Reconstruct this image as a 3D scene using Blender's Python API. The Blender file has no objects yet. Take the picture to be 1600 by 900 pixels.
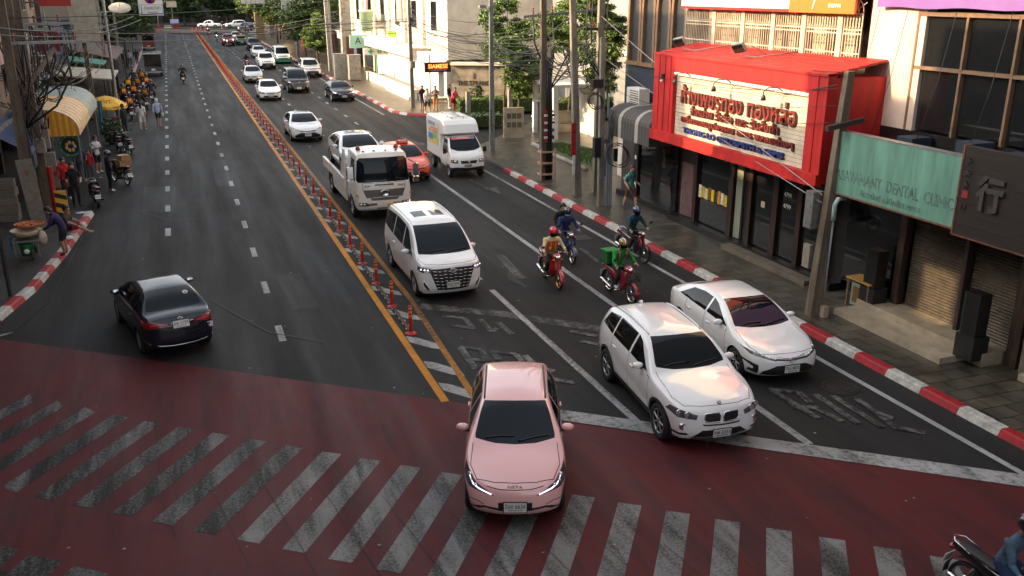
import bpy, bmesh, math, random
from mathutils import Vector, Matrix
from mathutils.bvhtree import BVHTree
from mathutils.geometry import tessellate_polygon
SC = bpy.context.scene
COL = SC.collection
R = math.radians
# ---------------------------------------------------------------- camera
CH, CF = 8.2, 1400.0
PITCH, YAW = 18.3735, 20.1737
cam_d = bpy.data.cameras.new('camera')
cam_d.sensor_width = 36.0
cam_d.lens = 36.0 * CF / 1600.0
cam_d.clip_start, cam_d.clip_end = 0.1, 2000
cam = bpy.data.objects.new('camera', cam_d)
COL.objects.link(cam)
cam.location = (0, 0, CH)
cam.rotation_euler = (R(90 - PITCH), 0, R(-YAW))
SC.camera = cam
cam_d.dof.use_dof = False
# ---------------------------------------------------------------- sky, sun, exposure
TO_SUN = Vector((-1.0, 0.16, 0.40)).normalized()
world = bpy.data.worlds.new('World')
SC.world = world
world.use_nodes = True
_n = world.node_tree.nodes
_bg = _n['Background']
_sky = _n.new('ShaderNodeTexSky')
_sky.sky_type = 'NISHITA'
_sky.sun_disc = False
_sky.sun_elevation = math.asin(TO_SUN.z)
_sky.sun_rotation = math.atan2(TO_SUN.x, TO_SUN.y)
_sky.air_density, _sky.dust_density, _sky.ozone_density = 1.0, 4.0, 0.4
_hs = _n.new('ShaderNodeHueSaturation'); _hs.inputs['Saturation'].default_value = 0.42
world.node_tree.links.new(_sky.outputs[0], _hs.inputs['Color'])
_wm = _n.new('ShaderNodeMix'); _wm.data_type = 'RGBA'; _wm.blend_type = 'MULTIPLY'; _wm.inputs[0].default_value = 1; _wm.inputs[7].default_value = (1.0, .97, .925, 1)   # evening haze
world.node_tree.links.new(_hs.outputs[0], _wm.inputs[6]); world.node_tree.links.new(_wm.outputs[2], _bg.inputs[0])
_bg.inputs[1].default_value = 0.15
sun_d = bpy.data.lights.new('sun', 'SUN')
sun_d.energy = 2.6
sun_d.angle = R(0.53)
sun_d.color = (1.0, 0.70, 0.38)
sun = bpy.data.objects.new('sun', sun_d)
COL.objects.link(sun)
sun.rotation_euler = TO_SUN.to_track_quat('Z', 'Y').to_euler()
SC.view_settings.view_transform = 'Standard'
SC.view_settings.look = 'None'
SC.view_settings.gamma = 1
SC.view_settings.use_curve_mapping = False
SC.view_settings.exposure = 1.95
SC.cycles.max_bounces = 6
SC.cycles.diffuse_bounces = 3
SC.cycles.glossy_bounces = 3
SC.cycles.use_denoising = True
# ---------------------------------------------------------------- helpers
_p, _y = R(PITCH), R(YAW)
_fh = Vector((math.sin(_y), math.cos(_y), 0))
_rt = Vector((math.cos(_y), -math.sin(_y), 0))
_f = _fh * math.cos(_p) - Vector((0, 0, 1)) * math.sin(_p)
_u = _fh * math.sin(_p) + Vector((0, 0, 1)) * math.cos(_p)
def ray(u, v): return _f * CF + _rt * (u - 800) + _u * (450 - v)
def G(u, v, z=0.0):                 # a point of the photograph on the level z
    d = ray(u, v); t = (z - CH) / d.z
    return Vector((d.x * t, d.y * t, z))
def GX(u, v, X):                    # ... on the facade plane x = X
    d = ray(u, v); t = X / d.x
    return Vector((X, d.y * t, CH + d.z * t))
def GY(u, v, Y):
    d = ray(u, v); t = Y / d.y
    return Vector((d.x * t, Y, CH + d.z * t))
def lin(c): return c / 12.92 if c <= 0.04045 else ((c + 0.055) / 1.055) ** 2.4
def S(h):
    return tuple(lin(int(h[i:i + 2], 16) / 255) for i in (0, 2, 4))
_mats = {}
def mat(name, col, rough=0.6, metal=0.0, var=0.0, vs=3.0, col2=None, bump=0.0, bs=40.0, coat=0.0, emit=0.0, spec=0.5, stretch=None, trans=0.0):
    if name in _mats: return _mats[name]
    if isinstance(col, str): col = S(col)
    if isinstance(col2, str): col2 = S(col2)
    m = bpy.data.materials.new(name); m.use_nodes = True
    nt = m.node_tree; b = nt.nodes['Principled BSDF']
    b.inputs['Base Color'].default_value = (*col, 1)
    b.inputs['Roughness'].default_value = rough
    b.inputs['Metallic'].default_value = metal
    b.inputs['Specular IOR Level'].default_value = spec
    b.inputs['Coat Weight'].default_value = coat
    b.inputs['Coat Roughness'].default_value = 0.02; b.inputs['Coat IOR'].default_value = 1.7
    if emit:
        b.inputs['Emission Color'].default_value = (*col, 1)
        b.inputs['Emission Strength'].default_value = emit
    if var or bump:
        tc = nt.nodes.new('ShaderNodeTexCoord')
        mp = nt.nodes.new('ShaderNodeMapping')
        nt.links.new(tc.outputs['Object'], mp.inputs[0])
        if stretch: mp.inputs['Scale'].default_value = stretch
    if var:
        n = nt.nodes.new('ShaderNodeTexNoise'); n.inputs['Scale'].default_value = vs
        n.inputs['Detail'].default_value = 6; n.inputs['Roughness'].default_value = 0.65
        nt.links.new(mp.outputs[0], n.inputs['Vector'])
        r = nt.nodes.new('ShaderNodeValToRGB')
        r.color_ramp.elements[0].position = 0.36; r.color_ramp.elements[1].position = 0.66
        c2 = col2 or tuple(c * (1 - var) for c in col)
        r.color_ramp.elements[0].color = (*c2, 1)
        r.color_ramp.elements[1].color = (*[min(1, c * (1 + (0 if col2 else var * 0.4))) for c in col], 1)
        nt.links.new(n.outputs[0], r.inputs[0]); nt.links.new(r.outputs[0], b.inputs['Base Color'])
    if bump:
        n2 = nt.nodes.new('ShaderNodeTexNoise'); n2.inputs['Scale'].default_value = bs; n2.inputs['Detail'].default_value = 4
        nt.links.new(mp.outputs[0], n2.inputs['Vector'])
        bp = nt.nodes.new('ShaderNodeBump'); bp.inputs['Strength'].default_value = bump; bp.inputs['Distance'].default_value = 0.02
        nt.links.new(n2.outputs[0], bp.inputs['Height']); nt.links.new(bp.outputs[0], b.inputs['Normal'])
    _mats[name] = m
    return m
def rotz(a): return Matrix.Rotation(a, 4, 'Z')
def frame(o, ex, ey, ez=None):
    ex = Vector(ex).normalized(); ey = Vector(ey).normalized()
    ez = Vector(ez).normalized() if ez is not None else ex.cross(ey).normalized()
    m = Matrix((ex, ey, ez)).transposed().to_4x4(); m.translation = Vector(o)
    return m
_tc = {}
def text_mesh(s0, bold=0.0):
    s = (s0, bold)
    if s not in _tc:
        c = bpy.data.curves.new('lettering', 'FONT'); c.body = s0; c.size = 1.0; c.offset = bold; c.resolution_u = 3
        c.extrude = 0.5
        o = bpy.data.objects.new('lettering', c)
        me = bpy.data.meshes.new_from_object(o)
        vs = [v.co.copy() for v in me.vertices]; fs = [tuple(p.vertices) for p in me.polygons]
        bpy.data.objects.remove(o); bpy.data.curves.remove(c); bpy.data.meshes.remove(me)
        if vs:
            x0 = min(v.x for v in vs); x1 = max(v.x for v in vs); y0 = min(v.y for v in vs); y1 = max(v.y for v in vs)
            vs = [Vector(((v.x - x0) / (x1 - x0) - .5, (v.y - y0) / (y1 - y0) - .5, v.z)) for v in vs]
        else: x0 = x1 = y0 = y1 = 0
        _tc[s] = (vs, fs, (x1 - x0) / max(1e-6, y1 - y0))
    return _tc[s]
class B:
    """collects shapes and links them as ONE mesh object"""
    def __init__(s): s.v = []; s.f = []; s.m = []; s.s = []
    def add(s, vs, fs, m, sm=False, M=None):
        k = len(s.v)
        s.v += [tuple(M @ Vector(v)) for v in vs] if M is not None else [tuple(v) for v in vs]
        for f in fs: s.f.append([i + k for i in f]); s.m.append(m); s.s.append(sm)
        return s
    def box(s, c, d, m, rz=0.0, M=None, rot=None, tap=1.0):
        x, y, z = d[0] / 2, d[1] / 2, d[2] / 2
        vs = [(-x, -y, -z), (x, -y, -z), (x, y, -z), (-x, y, -z), (-x * tap, -y * tap, z), (x * tap, -y * tap, z), (x * tap, y * tap, z), (-x * tap, y * tap, z)]
        T = Matrix.Translation(c) @ (rot.to_4x4() if rot is not None else rotz(rz))
        if M is not None: T = M @ T
        return s.add(vs, [(0, 3, 2, 1), (4, 5, 6, 7), (0, 1, 5, 4), (1, 2, 6, 5), (2, 3, 7, 6), (3, 0, 4, 7)], m, False, T)
    def bx(s, x0, x1, y0, y1, z0, z1, m, M=None):
        return s.box(((x0 + x1) / 2, (y0 + y1) / 2, (z0 + z1) / 2), (abs(x1 - x0), abs(y1 - y0), abs(z1 - z0)), m, M=M)
    def cyl(s, a, b, r, m, r2=None, n=10, cap=True, sm=True, M=None):
        a, b = Vector(a), Vector(b); r2 = r if r2 is None else r2
        d = (b - a).normalized(); t = d.orthogonal().normalized(); w = d.cross(t)
        vs = []
        for k in range(n):
            q = 2 * math.pi * k / n; e = t * math.cos(q) + w * math.sin(q)
            vs += [a + e * r, b + e * r2]
        s.add(vs, [(2 * k, 2 * ((k + 1) % n), 2 * ((k + 1) % n) + 1, 2 * k + 1) for k in range(n)], m, sm, M)
        if cap:
            s.add([vs[2 * k] for k in range(n)], [tuple(range(n))[::-1]], m, False, M)
            s.add([vs[2 * k + 1] for k in range(n)], [tuple(range(n))], m, False, M)
        return s
    def tube(s, pts, r, m, n=6, M=None, closed=False, cap=True):
        pts = [Vector(p) for p in pts]; N = len(pts)
        rr = r if isinstance(r, (list, tuple)) else [r] * N
        vs = []; up = None
        for i, p in enumerate(pts):
            if closed: d = pts[(i + 1) % N] - pts[i - 1]
            else: d = pts[min(i + 1, N - 1)] - pts[max(i - 1, 0)]
            d.normalize()
            if up is None: up = d.orthogonal().normalized()
            up = (up - d * up.dot(d)); up = up.normalized() if up.length > 1e-5 else d.orthogonal().normalized()
            w = d.cross(up)
            for k in range(n):
                q = 2 * math.pi * k / n
                vs.append(p + (up * math.cos(q) + w * math.sin(q)) * rr[i])
        fs = []
        for i in range(N if closed else N - 1):
            j = (i + 1) % N
            for k in range(n): fs.append((i * n + k, i * n + (k + 1) % n, j * n + (k + 1) % n, j * n + k))
        if cap and not closed:
            fs.append(tuple(range(n))[::-1]); fs.append(tuple((N - 1) * n + k for k in range(n)))
        return s.add(vs, fs, m, True, M)
    def ell(s, c, r, m, nu=10, nv=7, M=None, z0=-1.0, z1=1.0, rot=None):
        if not isinstance(r, (tuple, list)): r = (r, r, r)
        vs = []; c = Vector(c)
        a0, a1 = math.asin(max(-1, z0)), math.asin(min(1, z1))
        for i in range(nv + 1):
            a = a0 + (a1 - a0) * i / nv
            for k in range(nu):
                q = 2 * math.pi * k / nu
                w = Vector((r[0] * math.cos(a) * math.cos(q), r[1] * math.cos(a) * math.sin(q), r[2] * math.sin(a)))
                vs.append(c + (rot @ w if rot is not None else w))
        fs = [(i * nu + k, i * nu + (k + 1) % nu, (i + 1) * nu + (k + 1) % nu, (i + 1) * nu + k) for i in range(nv) for k in range(nu)]
        return s.add(vs, fs, m, True, M)
    def lathe(s, prof, m, n=16, M=None, sm=True):
        vs = []; N = len(prof)
        for k in range(n):
            q = 2 * math.pi * k / n
            for r, z in prof: vs.append((r * math.cos(q), r * math.sin(q), z))
        fs = [(k * N + i, ((k + 1) % n) * N + i, ((k + 1) % n) * N + i + 1, k * N + i + 1) for k in range(n) for i in range(N - 1)]
        return s.add(vs, fs, m, sm, M)
    def poly(s, pts, m, M=None): return s.add(pts, [tuple(range(len(pts)))], m, False, M)
    def prism(s, pts, a, b, m, M=None, sm=False):    # polygon in xy, from z=a to z=b
        n = len(pts)
        vs = [(x, y, a) for x, y in pts] + [(x, y, b) for x, y in pts]
        ar = sum(pts[i][0] * pts[(i + 1) % n][1] - pts[(i + 1) % n][0] * pts[i][1] for i in range(n))
        o = tuple(range(n)); fs = [o[::-1], tuple(i + n for i in o)] + [(i, (i + 1) % n, (i + 1) % n + n, i + n) for i in range(n)]
        if (ar < 0) != (b < a): fs = [f[::-1] for f in fs]
        return s.add(vs, fs, m, sm, M)
    def grid(s, fn, nu, nv, m, sm=True, M=None):
        vs = [fn(i / nu, j / nv) for j in range(nv + 1) for i in range(nu + 1)]
        fs = [(j * (nu + 1) + i, j * (nu + 1) + i + 1, (j + 1) * (nu + 1) + i + 1, (j + 1) * (nu + 1) + i) for j in range(nv) for i in range(nu)]
        return s.add(vs, fs, m, sm, M)
    def text(s, t, M, m, h=1.0, w=None, ext=0.006, bold=0.0):   # centred on M's origin, reading along M's x
        vs, fs, asp = text_mesh(t, bold)
        if not vs: return s
        w = w or h * asp
        return s.add([(v.x * w, v.y * h, v.z * ext) for v in vs], fs, m, False, M)
    def build(s, name, parent=None, loc=None, rz=0.0):
        me = bpy.data.meshes.new(name)
        me.from_pydata(s.v, [], s.f)
        sl = []
        for m in s.m:
            if m not in sl: sl.append(m)
        for m in sl: me.materials.append(m)
        ix = {m: i for i, m in enumerate(sl)}
        me.polygons.foreach_set('material_index', [ix[m] for m in s.m])
        me.polygons.foreach_set('use_smooth', s.s)
        me.update()
        return link(name, me, parent, loc, rz)
def link(name, me, parent=None, loc=None, rz=0.0):
    o = bpy.data.objects.new(name, me); COL.objects.link(o)
    if parent is not None: o.parent = parent
    if loc is not None: o.location = loc
    if rz: o.rotation_euler = (0, 0, rz)
    return o
def tag(o, label, cat, group=None):
    o['label'] = label; o['category'] = cat
    if group: o['group'] = group
    return o
def thing(name, label, cat, loc=(0, 0, 0), rz=0.0, group=None):
    o = bpy.data.objects.new(name, None); COL.objects.link(o)
    o.location = loc; o.rotation_euler = (0, 0, rz); o.empty_display_size = 0.2
    return tag(o, label, cat, group)
def struct(o, kind='structure'): o['kind'] = kind; return o
KIDS = {}
def copy_tree(o, loc=None, rz=None, label=None, parent=None, swap=None, group=None):
    kids = [c for c in bpy.data.objects if c.parent == o] if o not in KIDS else KIDS[o]
    KIDS[o] = kids
    c = o.copy(); COL.objects.link(c)
    if parent is not None: c.parent = parent
    if loc is not None: c.location = loc
    if rz is not None: c.rotation_euler = (0, 0, rz)
    if label: c['label'] = label
    if group: c['group'] = group
    if swap and c.type == 'MESH' and any(m in swap for m in c.data.materials):
        key = (c.data.name, tuple(sorted((a.name, b.name) for a, b in swap.items())))
        if key not in _swapc:
            me = c.data.copy()
            for i, m in enumerate(me.materials):
                if m in swap: me.materials[i] = swap[m]
            _swapc[key] = me
        c.data = _swapc[key]
    for k in kids: copy_tree(k, parent=c, swap=swap)
    return c
_swapc = {}
def pchip(pts):
    xs = [p[0] for p in pts]; ys = [p[1] for p in pts]; n = len(xs)
    h = [xs[i + 1] - xs[i] for i in range(n - 1)]; d = [(ys[i + 1] - ys[i]) / h[i] for i in range(n - 1)]
    m = [d[0]] + [0 if d[i - 1] * d[i] <= 0 else 2 * d[i - 1] * d[i] / (d[i - 1] + d[i]) for i in range(1, n - 1)] + [d[-1]]
    def fn(x):
        if x <= xs[0]: return ys[0]
        if x >= xs[-1]: return ys[-1]
        i = 0
        while x > xs[i + 1]: i += 1
        t = (x - xs[i]) / h[i]
        return ((1 + 2 * t) * (1 - t) ** 2 * ys[i] + t * (1 - t) ** 2 * h[i] * m[i] + t * t * (3 - 2 * t) * ys[i + 1] + t * t * (t - 1) * h[i] * m[i + 1])
    return fn
rng = random.Random(7)
# ================================================================ setting: ground, road, kerbs, markings
def ground_mat(name, base, dark, paint=None, cover=0.5, rough=0.62, pv=6.0, streak=None, tint=None):
    m = bpy.data.materials.new(name); m.use_nodes = True
    nt = m.node_tree; b = nt.nodes['Principled BSDF']; L = nt.links.new
    tc = nt.nodes.new('ShaderNodeTexCoord')
    def noise(scale, detail=5, vec=None, rgh=0.6):
        n = nt.nodes.new('ShaderNodeTexNoise'); n.inputs['Scale'].default_value = scale; n.inputs['Detail'].default_value = detail
        n.inputs['Roughness'].default_value = rgh
        L(vec or tc.outputs['Object'], n.inputs['Vector']); return n.outputs[0]
    def ramp(src, p0, p1, c0=(0, 0, 0, 1), c1=(1, 1, 1, 1)):
        r = nt.nodes.new('ShaderNodeValToRGB'); r.color_ramp.elements[0].position = p0; r.color_ramp.elements[1].position = p1
        r.color_ramp.elements[0].color = c0; r.color_ramp.elements[1].color = c1
        L(src, r.inputs[0]); return r.outputs[0]
    def mix(fac, a, c, mode='MIX'):
        x = nt.nodes.new('ShaderNodeMix'); x.data_type = 'RGBA'; x.blend_type = mode
        if isinstance(fac, float): x.inputs[0].default_value = fac
        else: L(fac, x.inputs[0])
        for s, k in ((a, 6), (c, 7)):
            if isinstance(s, tuple): x.inputs[k].default_value = (*s[:3], 1)
            else: L(s, x.inputs[k])
        return x.outputs[2]
    mp = nt.nodes.new('ShaderNodeMapping'); L(tc.outputs['Object'], mp.inputs[0])
    mp.inputs['Scale'].default_value = (1.0, 0.07, 1) if streak is None else (1.0, 0.12, 1)
    mp.inputs['Rotation'].default_value = (0, 0, 0 if streak is None else streak)
    asph = mix(ramp(noise(0.35, 6), 0.35, 0.7), base, dark)
    asph = mix(ramp(noise(1.1, 7, mp.outputs[0]), 0.42, 0.80), asph, tuple(c * 0.72 for c in dark))
    asph = mix(ramp(noise(5.0, 9, None, .75), 0.50, 0.80), asph, tuple(c * 0.80 for c in dark))
    grain = ramp(noise(130, 3, None, 0.8), 0.35, 0.72, (0.62, 0.62, 0.62, 1), (1.35, 1.35, 1.35, 1))
    col = mix(1.0, asph, grain, 'MULTIPLY')
    if paint:
        pc = mix(ramp(noise(0.9, 6), 0.38, 0.7), paint, tint or tuple(c * 0.6 for c in paint))
        pc = mix(1.0, pc, ramp(noise(110, 3, None, 0.8), 0.3, 0.75, (0.7, 0.7, 0.7, 1), (1.25, 1.25, 1.25, 1)), 'MULTIPLY')
        wear = mix(0.5, noise(pv, 9, None, 0.72), noise(2.2, 6, mp.outputs[0]))
        col = mix(ramp(wear, cover - 0.07, cover + 0.07), pc, col)
        if streak is not None:
            tyre = ramp(noise(1.1, 7, mp.outputs[0]), 0.48, 0.66)
            x = nt.nodes.new('ShaderNodeMath'); x.operation = 'MULTIPLY'; x.inputs[1].default_value = 0.45; L(tyre, x.inputs[0])
            col = mix(x.outputs[0], col, (0.020, 0.016, 0.017))
    L(col, b.inputs['Base Color']); b.inputs['Specular IOR Level'].default_value = 0.15
    rr = ramp(noise(1.2, 5, mp.outputs[0]), 0.3, 0.75, (rough - 0.14,) * 3 + (1,), (rough + 0.14,) * 3 + (1,))
    L(rr, b.inputs['Roughness'])
    bp = nt.nodes.new('ShaderNodeBump'); bp.inputs['Strength'].default_value = 0.5; bp.inputs['Distance'].default_value = 0.012
    L(noise(95, 4, None, 0.75), bp.inputs['Height']); L(bp.outputs[0], b.inputs['Normal'])
    return m
A_BASE, A_DARK = (0.034, 0.0335, 0.033), (0.023, 0.0225, 0.022)
m_asph = ground_mat('asphalt', A_BASE, A_DARK, rough=0.70)
m_red = ground_mat('red_road_surface', A_BASE, A_DARK, paint=(0.112, 0.021, 0.022), cover=0.62, rough=0.60, streak=R(-52), tint=(0.085, 0.020, 0.022), pv=30)
m_wht = ground_mat('worn_white_paint', A_BASE, A_DARK, paint=(0.40, 0.40, 0.39), cover=0.56, rough=0.6, pv=9)
m_wht2 = ground_mat('faded_white_paint', A_BASE, A_DARK, paint=(0.20, 0.20, 0.195), cover=0.465, rough=0.6, pv=7)
m_strp = ground_mat('crossing_paint', A_BASE, A_DARK, paint=(0.25, 0.245, 0.235), cover=0.535, rough=0.62, pv=24, streak=R(-30), tint=(0.155, 0.152, 0.148))
m_yel = ground_mat('yellow_paint', A_BASE, A_DARK, paint=(0.62, 0.25, 0.02), cover=0.60, rough=0.6, pv=8)
m_yel2 = ground_mat('faded_yellow_paint', A_BASE, A_DARK, paint=(0.40, 0.17, 0.02), cover=0.53, rough=0.6, pv=8)
def tile_mat(name, c1, c2, mortar, w, h, rough, bumpy=0.25, rot=0.0, off=0.5, ms=0.014):
    m = bpy.data.materials.new(name); m.use_nodes = True
    nt = m.node_tree; b = nt.nodes['Principled BSDF']; L = nt.links.new
    tc = nt.nodes.new('ShaderNodeTexCoord'); mp = nt.nodes.new('ShaderNodeMapping'); L(tc.outputs['Object'], mp.inputs[0])
    mp.inputs['Rotation'].default_value = (0, 0, rot)
    br = nt.nodes.new('ShaderNodeTexBrick'); L(mp.outputs[0], br.inputs['Vector'])
    br.inputs['Scale'].default_value = 1.0; br.inputs['Brick Width'].default_value = w; br.inputs['Row Height'].default_value = h
    br.inputs['Mortar Size'].default_value = ms; br.inputs['Bias'].default_value = 0.0; br.offset = off
    br.inputs['Color1'].default_value = (*c1, 1); br.inputs['Color2'].default_value = (*c2, 1); br.inputs['Mortar'].default_value = (*mortar, 1)
    n = nt.nodes.new('ShaderNodeTexNoise'); n.inputs['Scale'].default_value = 1.7; n.inputs['Detail'].default_value = 8; L(tc.outputs['Object'], n.inputs['Vector'])
    r = nt.nodes.new('ShaderNodeValToRGB'); r.color_ramp.elements[0].position = 0.3; r.color_ramp.elements[1].position = 0.7
    r.color_ramp.elements[0].color = (0.5, 0.5, 0.5, 1); r.color_ramp.elements[1].color = (1.2, 1.2, 1.2, 1); L(n.outputs[0], r.inputs[0])
    x = nt.nodes.new('ShaderNodeMix'); x.data_type = 'RGBA'; x.blend_type = 'MULTIPLY'; x.inputs[0].default_value = 1
    L(br.outputs[0], x.inputs[6]); L(r.outputs[0], x.inputs[7]); L(x.outputs[2], b.inputs['Base Color'])
    r2 = nt.nodes.new('ShaderNodeMapRange'); r2.inputs[3].default_value = rough - 0.15; r2.inputs[4].default_value = rough + 0.2
    L(n.outputs[0], r2.inputs[0]); L(r2.outputs[0], b.inputs['Roughness'])
    bp = nt.nodes.new('ShaderNodeBump'); bp.inputs['Strength'].default_value = bumpy; bp.inputs['Distance'].default_value = 0.01; bp.invert = True
    L(br.outputs['Fac'], bp.inputs['Height']); L(bp.outputs[0], b.inputs['Normal'])
    return m
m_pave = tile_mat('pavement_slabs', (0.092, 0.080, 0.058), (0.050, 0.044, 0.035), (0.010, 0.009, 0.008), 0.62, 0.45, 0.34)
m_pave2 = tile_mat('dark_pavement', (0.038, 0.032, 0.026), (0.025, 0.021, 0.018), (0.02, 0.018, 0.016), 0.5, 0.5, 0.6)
m_conc = mat('concrete', (0.27, 0.25, 0.22), 0.8, var=0.35, vs=2.5, bump=0.2)
m_kred = mat('kerb_red', (0.42, 0.012, 0.02), 0.55, var=0.45, vs=7, col2=(0.22, 0.012, 0.014), bump=0.15)
m_kwht = mat('kerb_white', (0.55, 0.53, 0.49), 0.6, var=0.5, vs=6, col2=(0.30, 0.285, 0.26), bump=0.15)
m_kdk = mat('kerb_bare', (0.06, 0.058, 0.055), 0.8, var=0.3)
g = B(); g.bx(-500, 500, -200, 700, -0.3, -0.006, m_asph); struct(g.build('ground'))
def sheet(name, polys, m, z, dz=0.0):
    b = B()
    for k, p in enumerate(polys):
        q = [(v[0], v[1], z + k * dz) for v in p]
        ar = sum(q[i][0] * q[(i + 1) % len(q)][1] - q[(i + 1) % len(q)][0] * q[i][1] for i in range(len(q)))
        b.poly(q if ar > 0 else q[::-1], m)
    return struct(b.build(name))
sheet('road', [[(-9.0, -30), (14.3, -30), (14.3, 330), (-9.0, 330)]], m_asph, 0.0)
def gp(pts): return [tuple(G(*p)[:2]) for p in pts]
e0, e1 = G(0, 530), G(690, 625)
dirn = (e0 - e1).normalized(); far_l = e1 + dirn * 40
s0, s1 = G(880, 655), G(1600, 762)
dr = (s1 - s0).normalized(); far_r = s0 + dr * 30
sheet('red_junction_surface', [[tuple(far_l[:2]), tuple(e1[:2]), tuple(s0[:2]), tuple(far_r[:2]), (40, -20), (-3.05, 13.25 - 30), (-3.05, 13.1), (-40, 41)]], m_red, 0.004)
# ---- markings
cross = []
def interp(a, b, t): return (a[0] + (b[0] - a[0]) * t, a[1] + (b[1] - a[1]) * t)
tl0 = Vector((0.56, 16.26))
top_step = (Vector((10.02, 8.78)) - tl0) / 15.0
for k in range(-7, 19):
    a = tl0 + top_step * k; b_ = a + Vector((0.32, -0.225)); dn = Vector((-1.70, -2.40))
    if k < -3: a = a + Vector((0.05 * (-3 - k), .05 * (-3 - k)))
    cross.append([tuple(a), tuple(b_), tuple(b_ + dn), tuple(a + dn)])
for k in range(4):          # the next crossing begins at the lower left corner
    a = Vector((-3.55 + 0.66 * k, 14.12 - 0.56 * k)); cross.append([tuple(a), tuple(a + Vector((0.5, -0.37))), tuple(a + Vector((0.2, -1.0))), tuple(a + Vector((-.35, -.62)))])
m_strp2 = ground_mat('worn_crossing_paint', A_BASE, A_DARK, paint=(0.20, 0.197, 0.19), cover=0.475, rough=0.62, pv=20, streak=R(-34), tint=(0.11, 0.108, 0.105))
sheet('crosswalk_stripes', cross[9:26], m_strp, 0.008); sheet('crosswalk_stripes', cross[:9] + cross[26:], m_strp2, 0.008)
def strip(a, b_, w):
    a, b_ = Vector(a[:2]), Vector(b_[:2]); n = (b_ - a).normalized(); n = Vector((-n.y, n.x)) * w / 2
    return [tuple(a + n), tuple(b_ + n), tuple(b_ - n), tuple(a - n)]
sheet('stop_line', [strip(G(868, 648), s0 + dr * 14 + Vector((0.17, .24, 0)), 0.46)], m_wht, 0.0165)
lines = []
def lx(y, a, b_): return a + (b_ - a) * y / 100.0
lines += [strip((7.93, 14.3), (7.90, 23.2), 0.17), strip((7.9, 24.2), (7.86, 41), 0.15), strip((10.57, 12.35), (10.72, 41), 0.17), strip((13.45, 9.2), (13.45, 44), 0.14), strip((13.3, 62), (13.4, 170), 0.12)]
y = 42.0
while y < 200:
    for X in (7.86, 10.72): lines.append(strip((X, y), (X, y + 1.2), 0.16))
    y += 3.95
y = 21.0
while y < 200:
    if y > 29: lines.append(strip((-0.84, y), (-0.84, y + 1.15), 0.19))
    lines.append(strip((1.73 + y * 0.0025, y + .2), (1.735 + y * 0.0025, y + 1.35), 0.17))
    y += 3.92
lines += [strip((-2.4, 63.5), (-2.4, 77), 0.12), strip((-2.4, 63.5), (-3.2, 63.5), 0.12), strip(G(-60, 540), G(20, 520), .12)]
sheet('lane_lines', lines, m_wht, 0.0085, 0.00001)
sheet('faded_cross_line', [strip(G(655, 478), G(800, 492), 0.42), strip(G(800, 493), G(940, 514), 0.42)], m_wht2, 0.0045, 0.0003)
yl = []
for Y0, Y1 in ((16.55, 60), (60, 205)):
    yl.append(strip((4.57 + Y0 * 0.001, Y0), (4.57 + Y1 * 0.001, Y1), 0.17))
sheet('yellow_line', yl, m_yel, 0.0045)
sheet('faded_yellow_line', [strip((5.22, 16.55), (5.50, 23), 0.15), strip((5.50, 23.02), (5.55, 60), 0.15), strip((5.55, 60), (5.6, 205), 0.15)], m_yel2, 0.0070)
PY = [20.62 + 2.15 * k for k in range(86)]
hz = []
for yk in [16.9, 18.2] + [p - 0.75 for p in PY]:
    hz.append([(4.70, yk + 0.62), (4.93, yk + 0.45), (5.36, yk - 0.2), (5.36, yk - 0.55), (5.1, yk - .35), (4.70, yk + 0.2)])
sheet('median_hatching', hz, m_wht, 0.0045)
let = []
def st(ox, oy, sc, *segs):
    for (x0, y0, x1, y1) in segs: let.append(strip(G(ox + x0 / sc, oy + y0 / sc), G(ox + x1 / sc, oy + y1 / sc), 0.16))
st(640, 460, 5.0, (250, 170, 430, 188), (430, 188, 500, 270), (320, 242, 512, 270), (550, 195, 640, 295), (640, 293, 690, 262), (690, 220, 800, 315),
   (380, 412, 560, 432), (398, 420, 515, 585), (560, 432, 605, 525), (430, 505, 600, 522), (635, 445, 830, 472), (650, 452, 700, 515), (828, 472, 880, 525),
   (900, 480, 1010, 585), (1010, 575, 1130, 603), (1050, 620, 1110, 660), (1100, 662, 1295, 697), (1255, 292, 1460, 330), (1340, 370, 1480, 395))
st(1140, 560, 3.478, (215, 170, 372, 186), (232, 180, 480, 328), (372, 186, 440, 245), (330, 268, 480, 270), (455, 262, 608, 346), (465, 200, 700, 358),
   (560, 205, 830, 378), (690, 222, 915, 388), (905, 380, 1062, 408), (780, 293, 890, 330))
sheet('road_lettering', let, m_wht2, 0.0125, 0.0003)
arr = []
def ar(ox, oy, sc, *polys):
    for p in polys: arr.append(gp([(ox + x / sc, oy + y / sc) for x, y in p]))
ar(500, 280, 3.6, [(985, 428), (1037, 428), (1125, 522), (1092, 548)], [(1092, 548), (1125, 522), (1170, 556), (1118, 566)], [(1055, 517), (1170, 615), (1060, 570)])
ar(400, 180, 4, [(1325, 405), (1345, 402), (1455, 455), (1440, 466)], [(1425, 462), (1505, 450), (1528, 494)])
ar(700, 200, 4, [(815, 752), (850, 755), (965, 848), (930, 842)])
ar(400, 180, 4, [(300, 185), (345, 190), (340, 215), (325, 200)], [(890, 135), (925, 140), (1010, 172), (1055, 175), (1050, 190), (960, 178)])
for yy in (84.0, 126.0):
    arr.append([(6.0, yy), (6.35, yy + 1.0), (6.35, yy + .45), (6.7, yy + .45), (6.7, yy - 1.6), (6.5, yy - 1.6), (6.5, yy - .1), (6.35, yy - .1), (6.35, yy - .5)][:4])
sheet('road_arrows', arr, m_wht2, 0.0125, 0.0003)
sm_ = []
for k in range(15):
    a = Vector((-2.2 + .95 * k, 16.9 - .72 * k)); sm_.append(strip(a, a + Vector((.55, -3.4)), .009))
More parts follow.
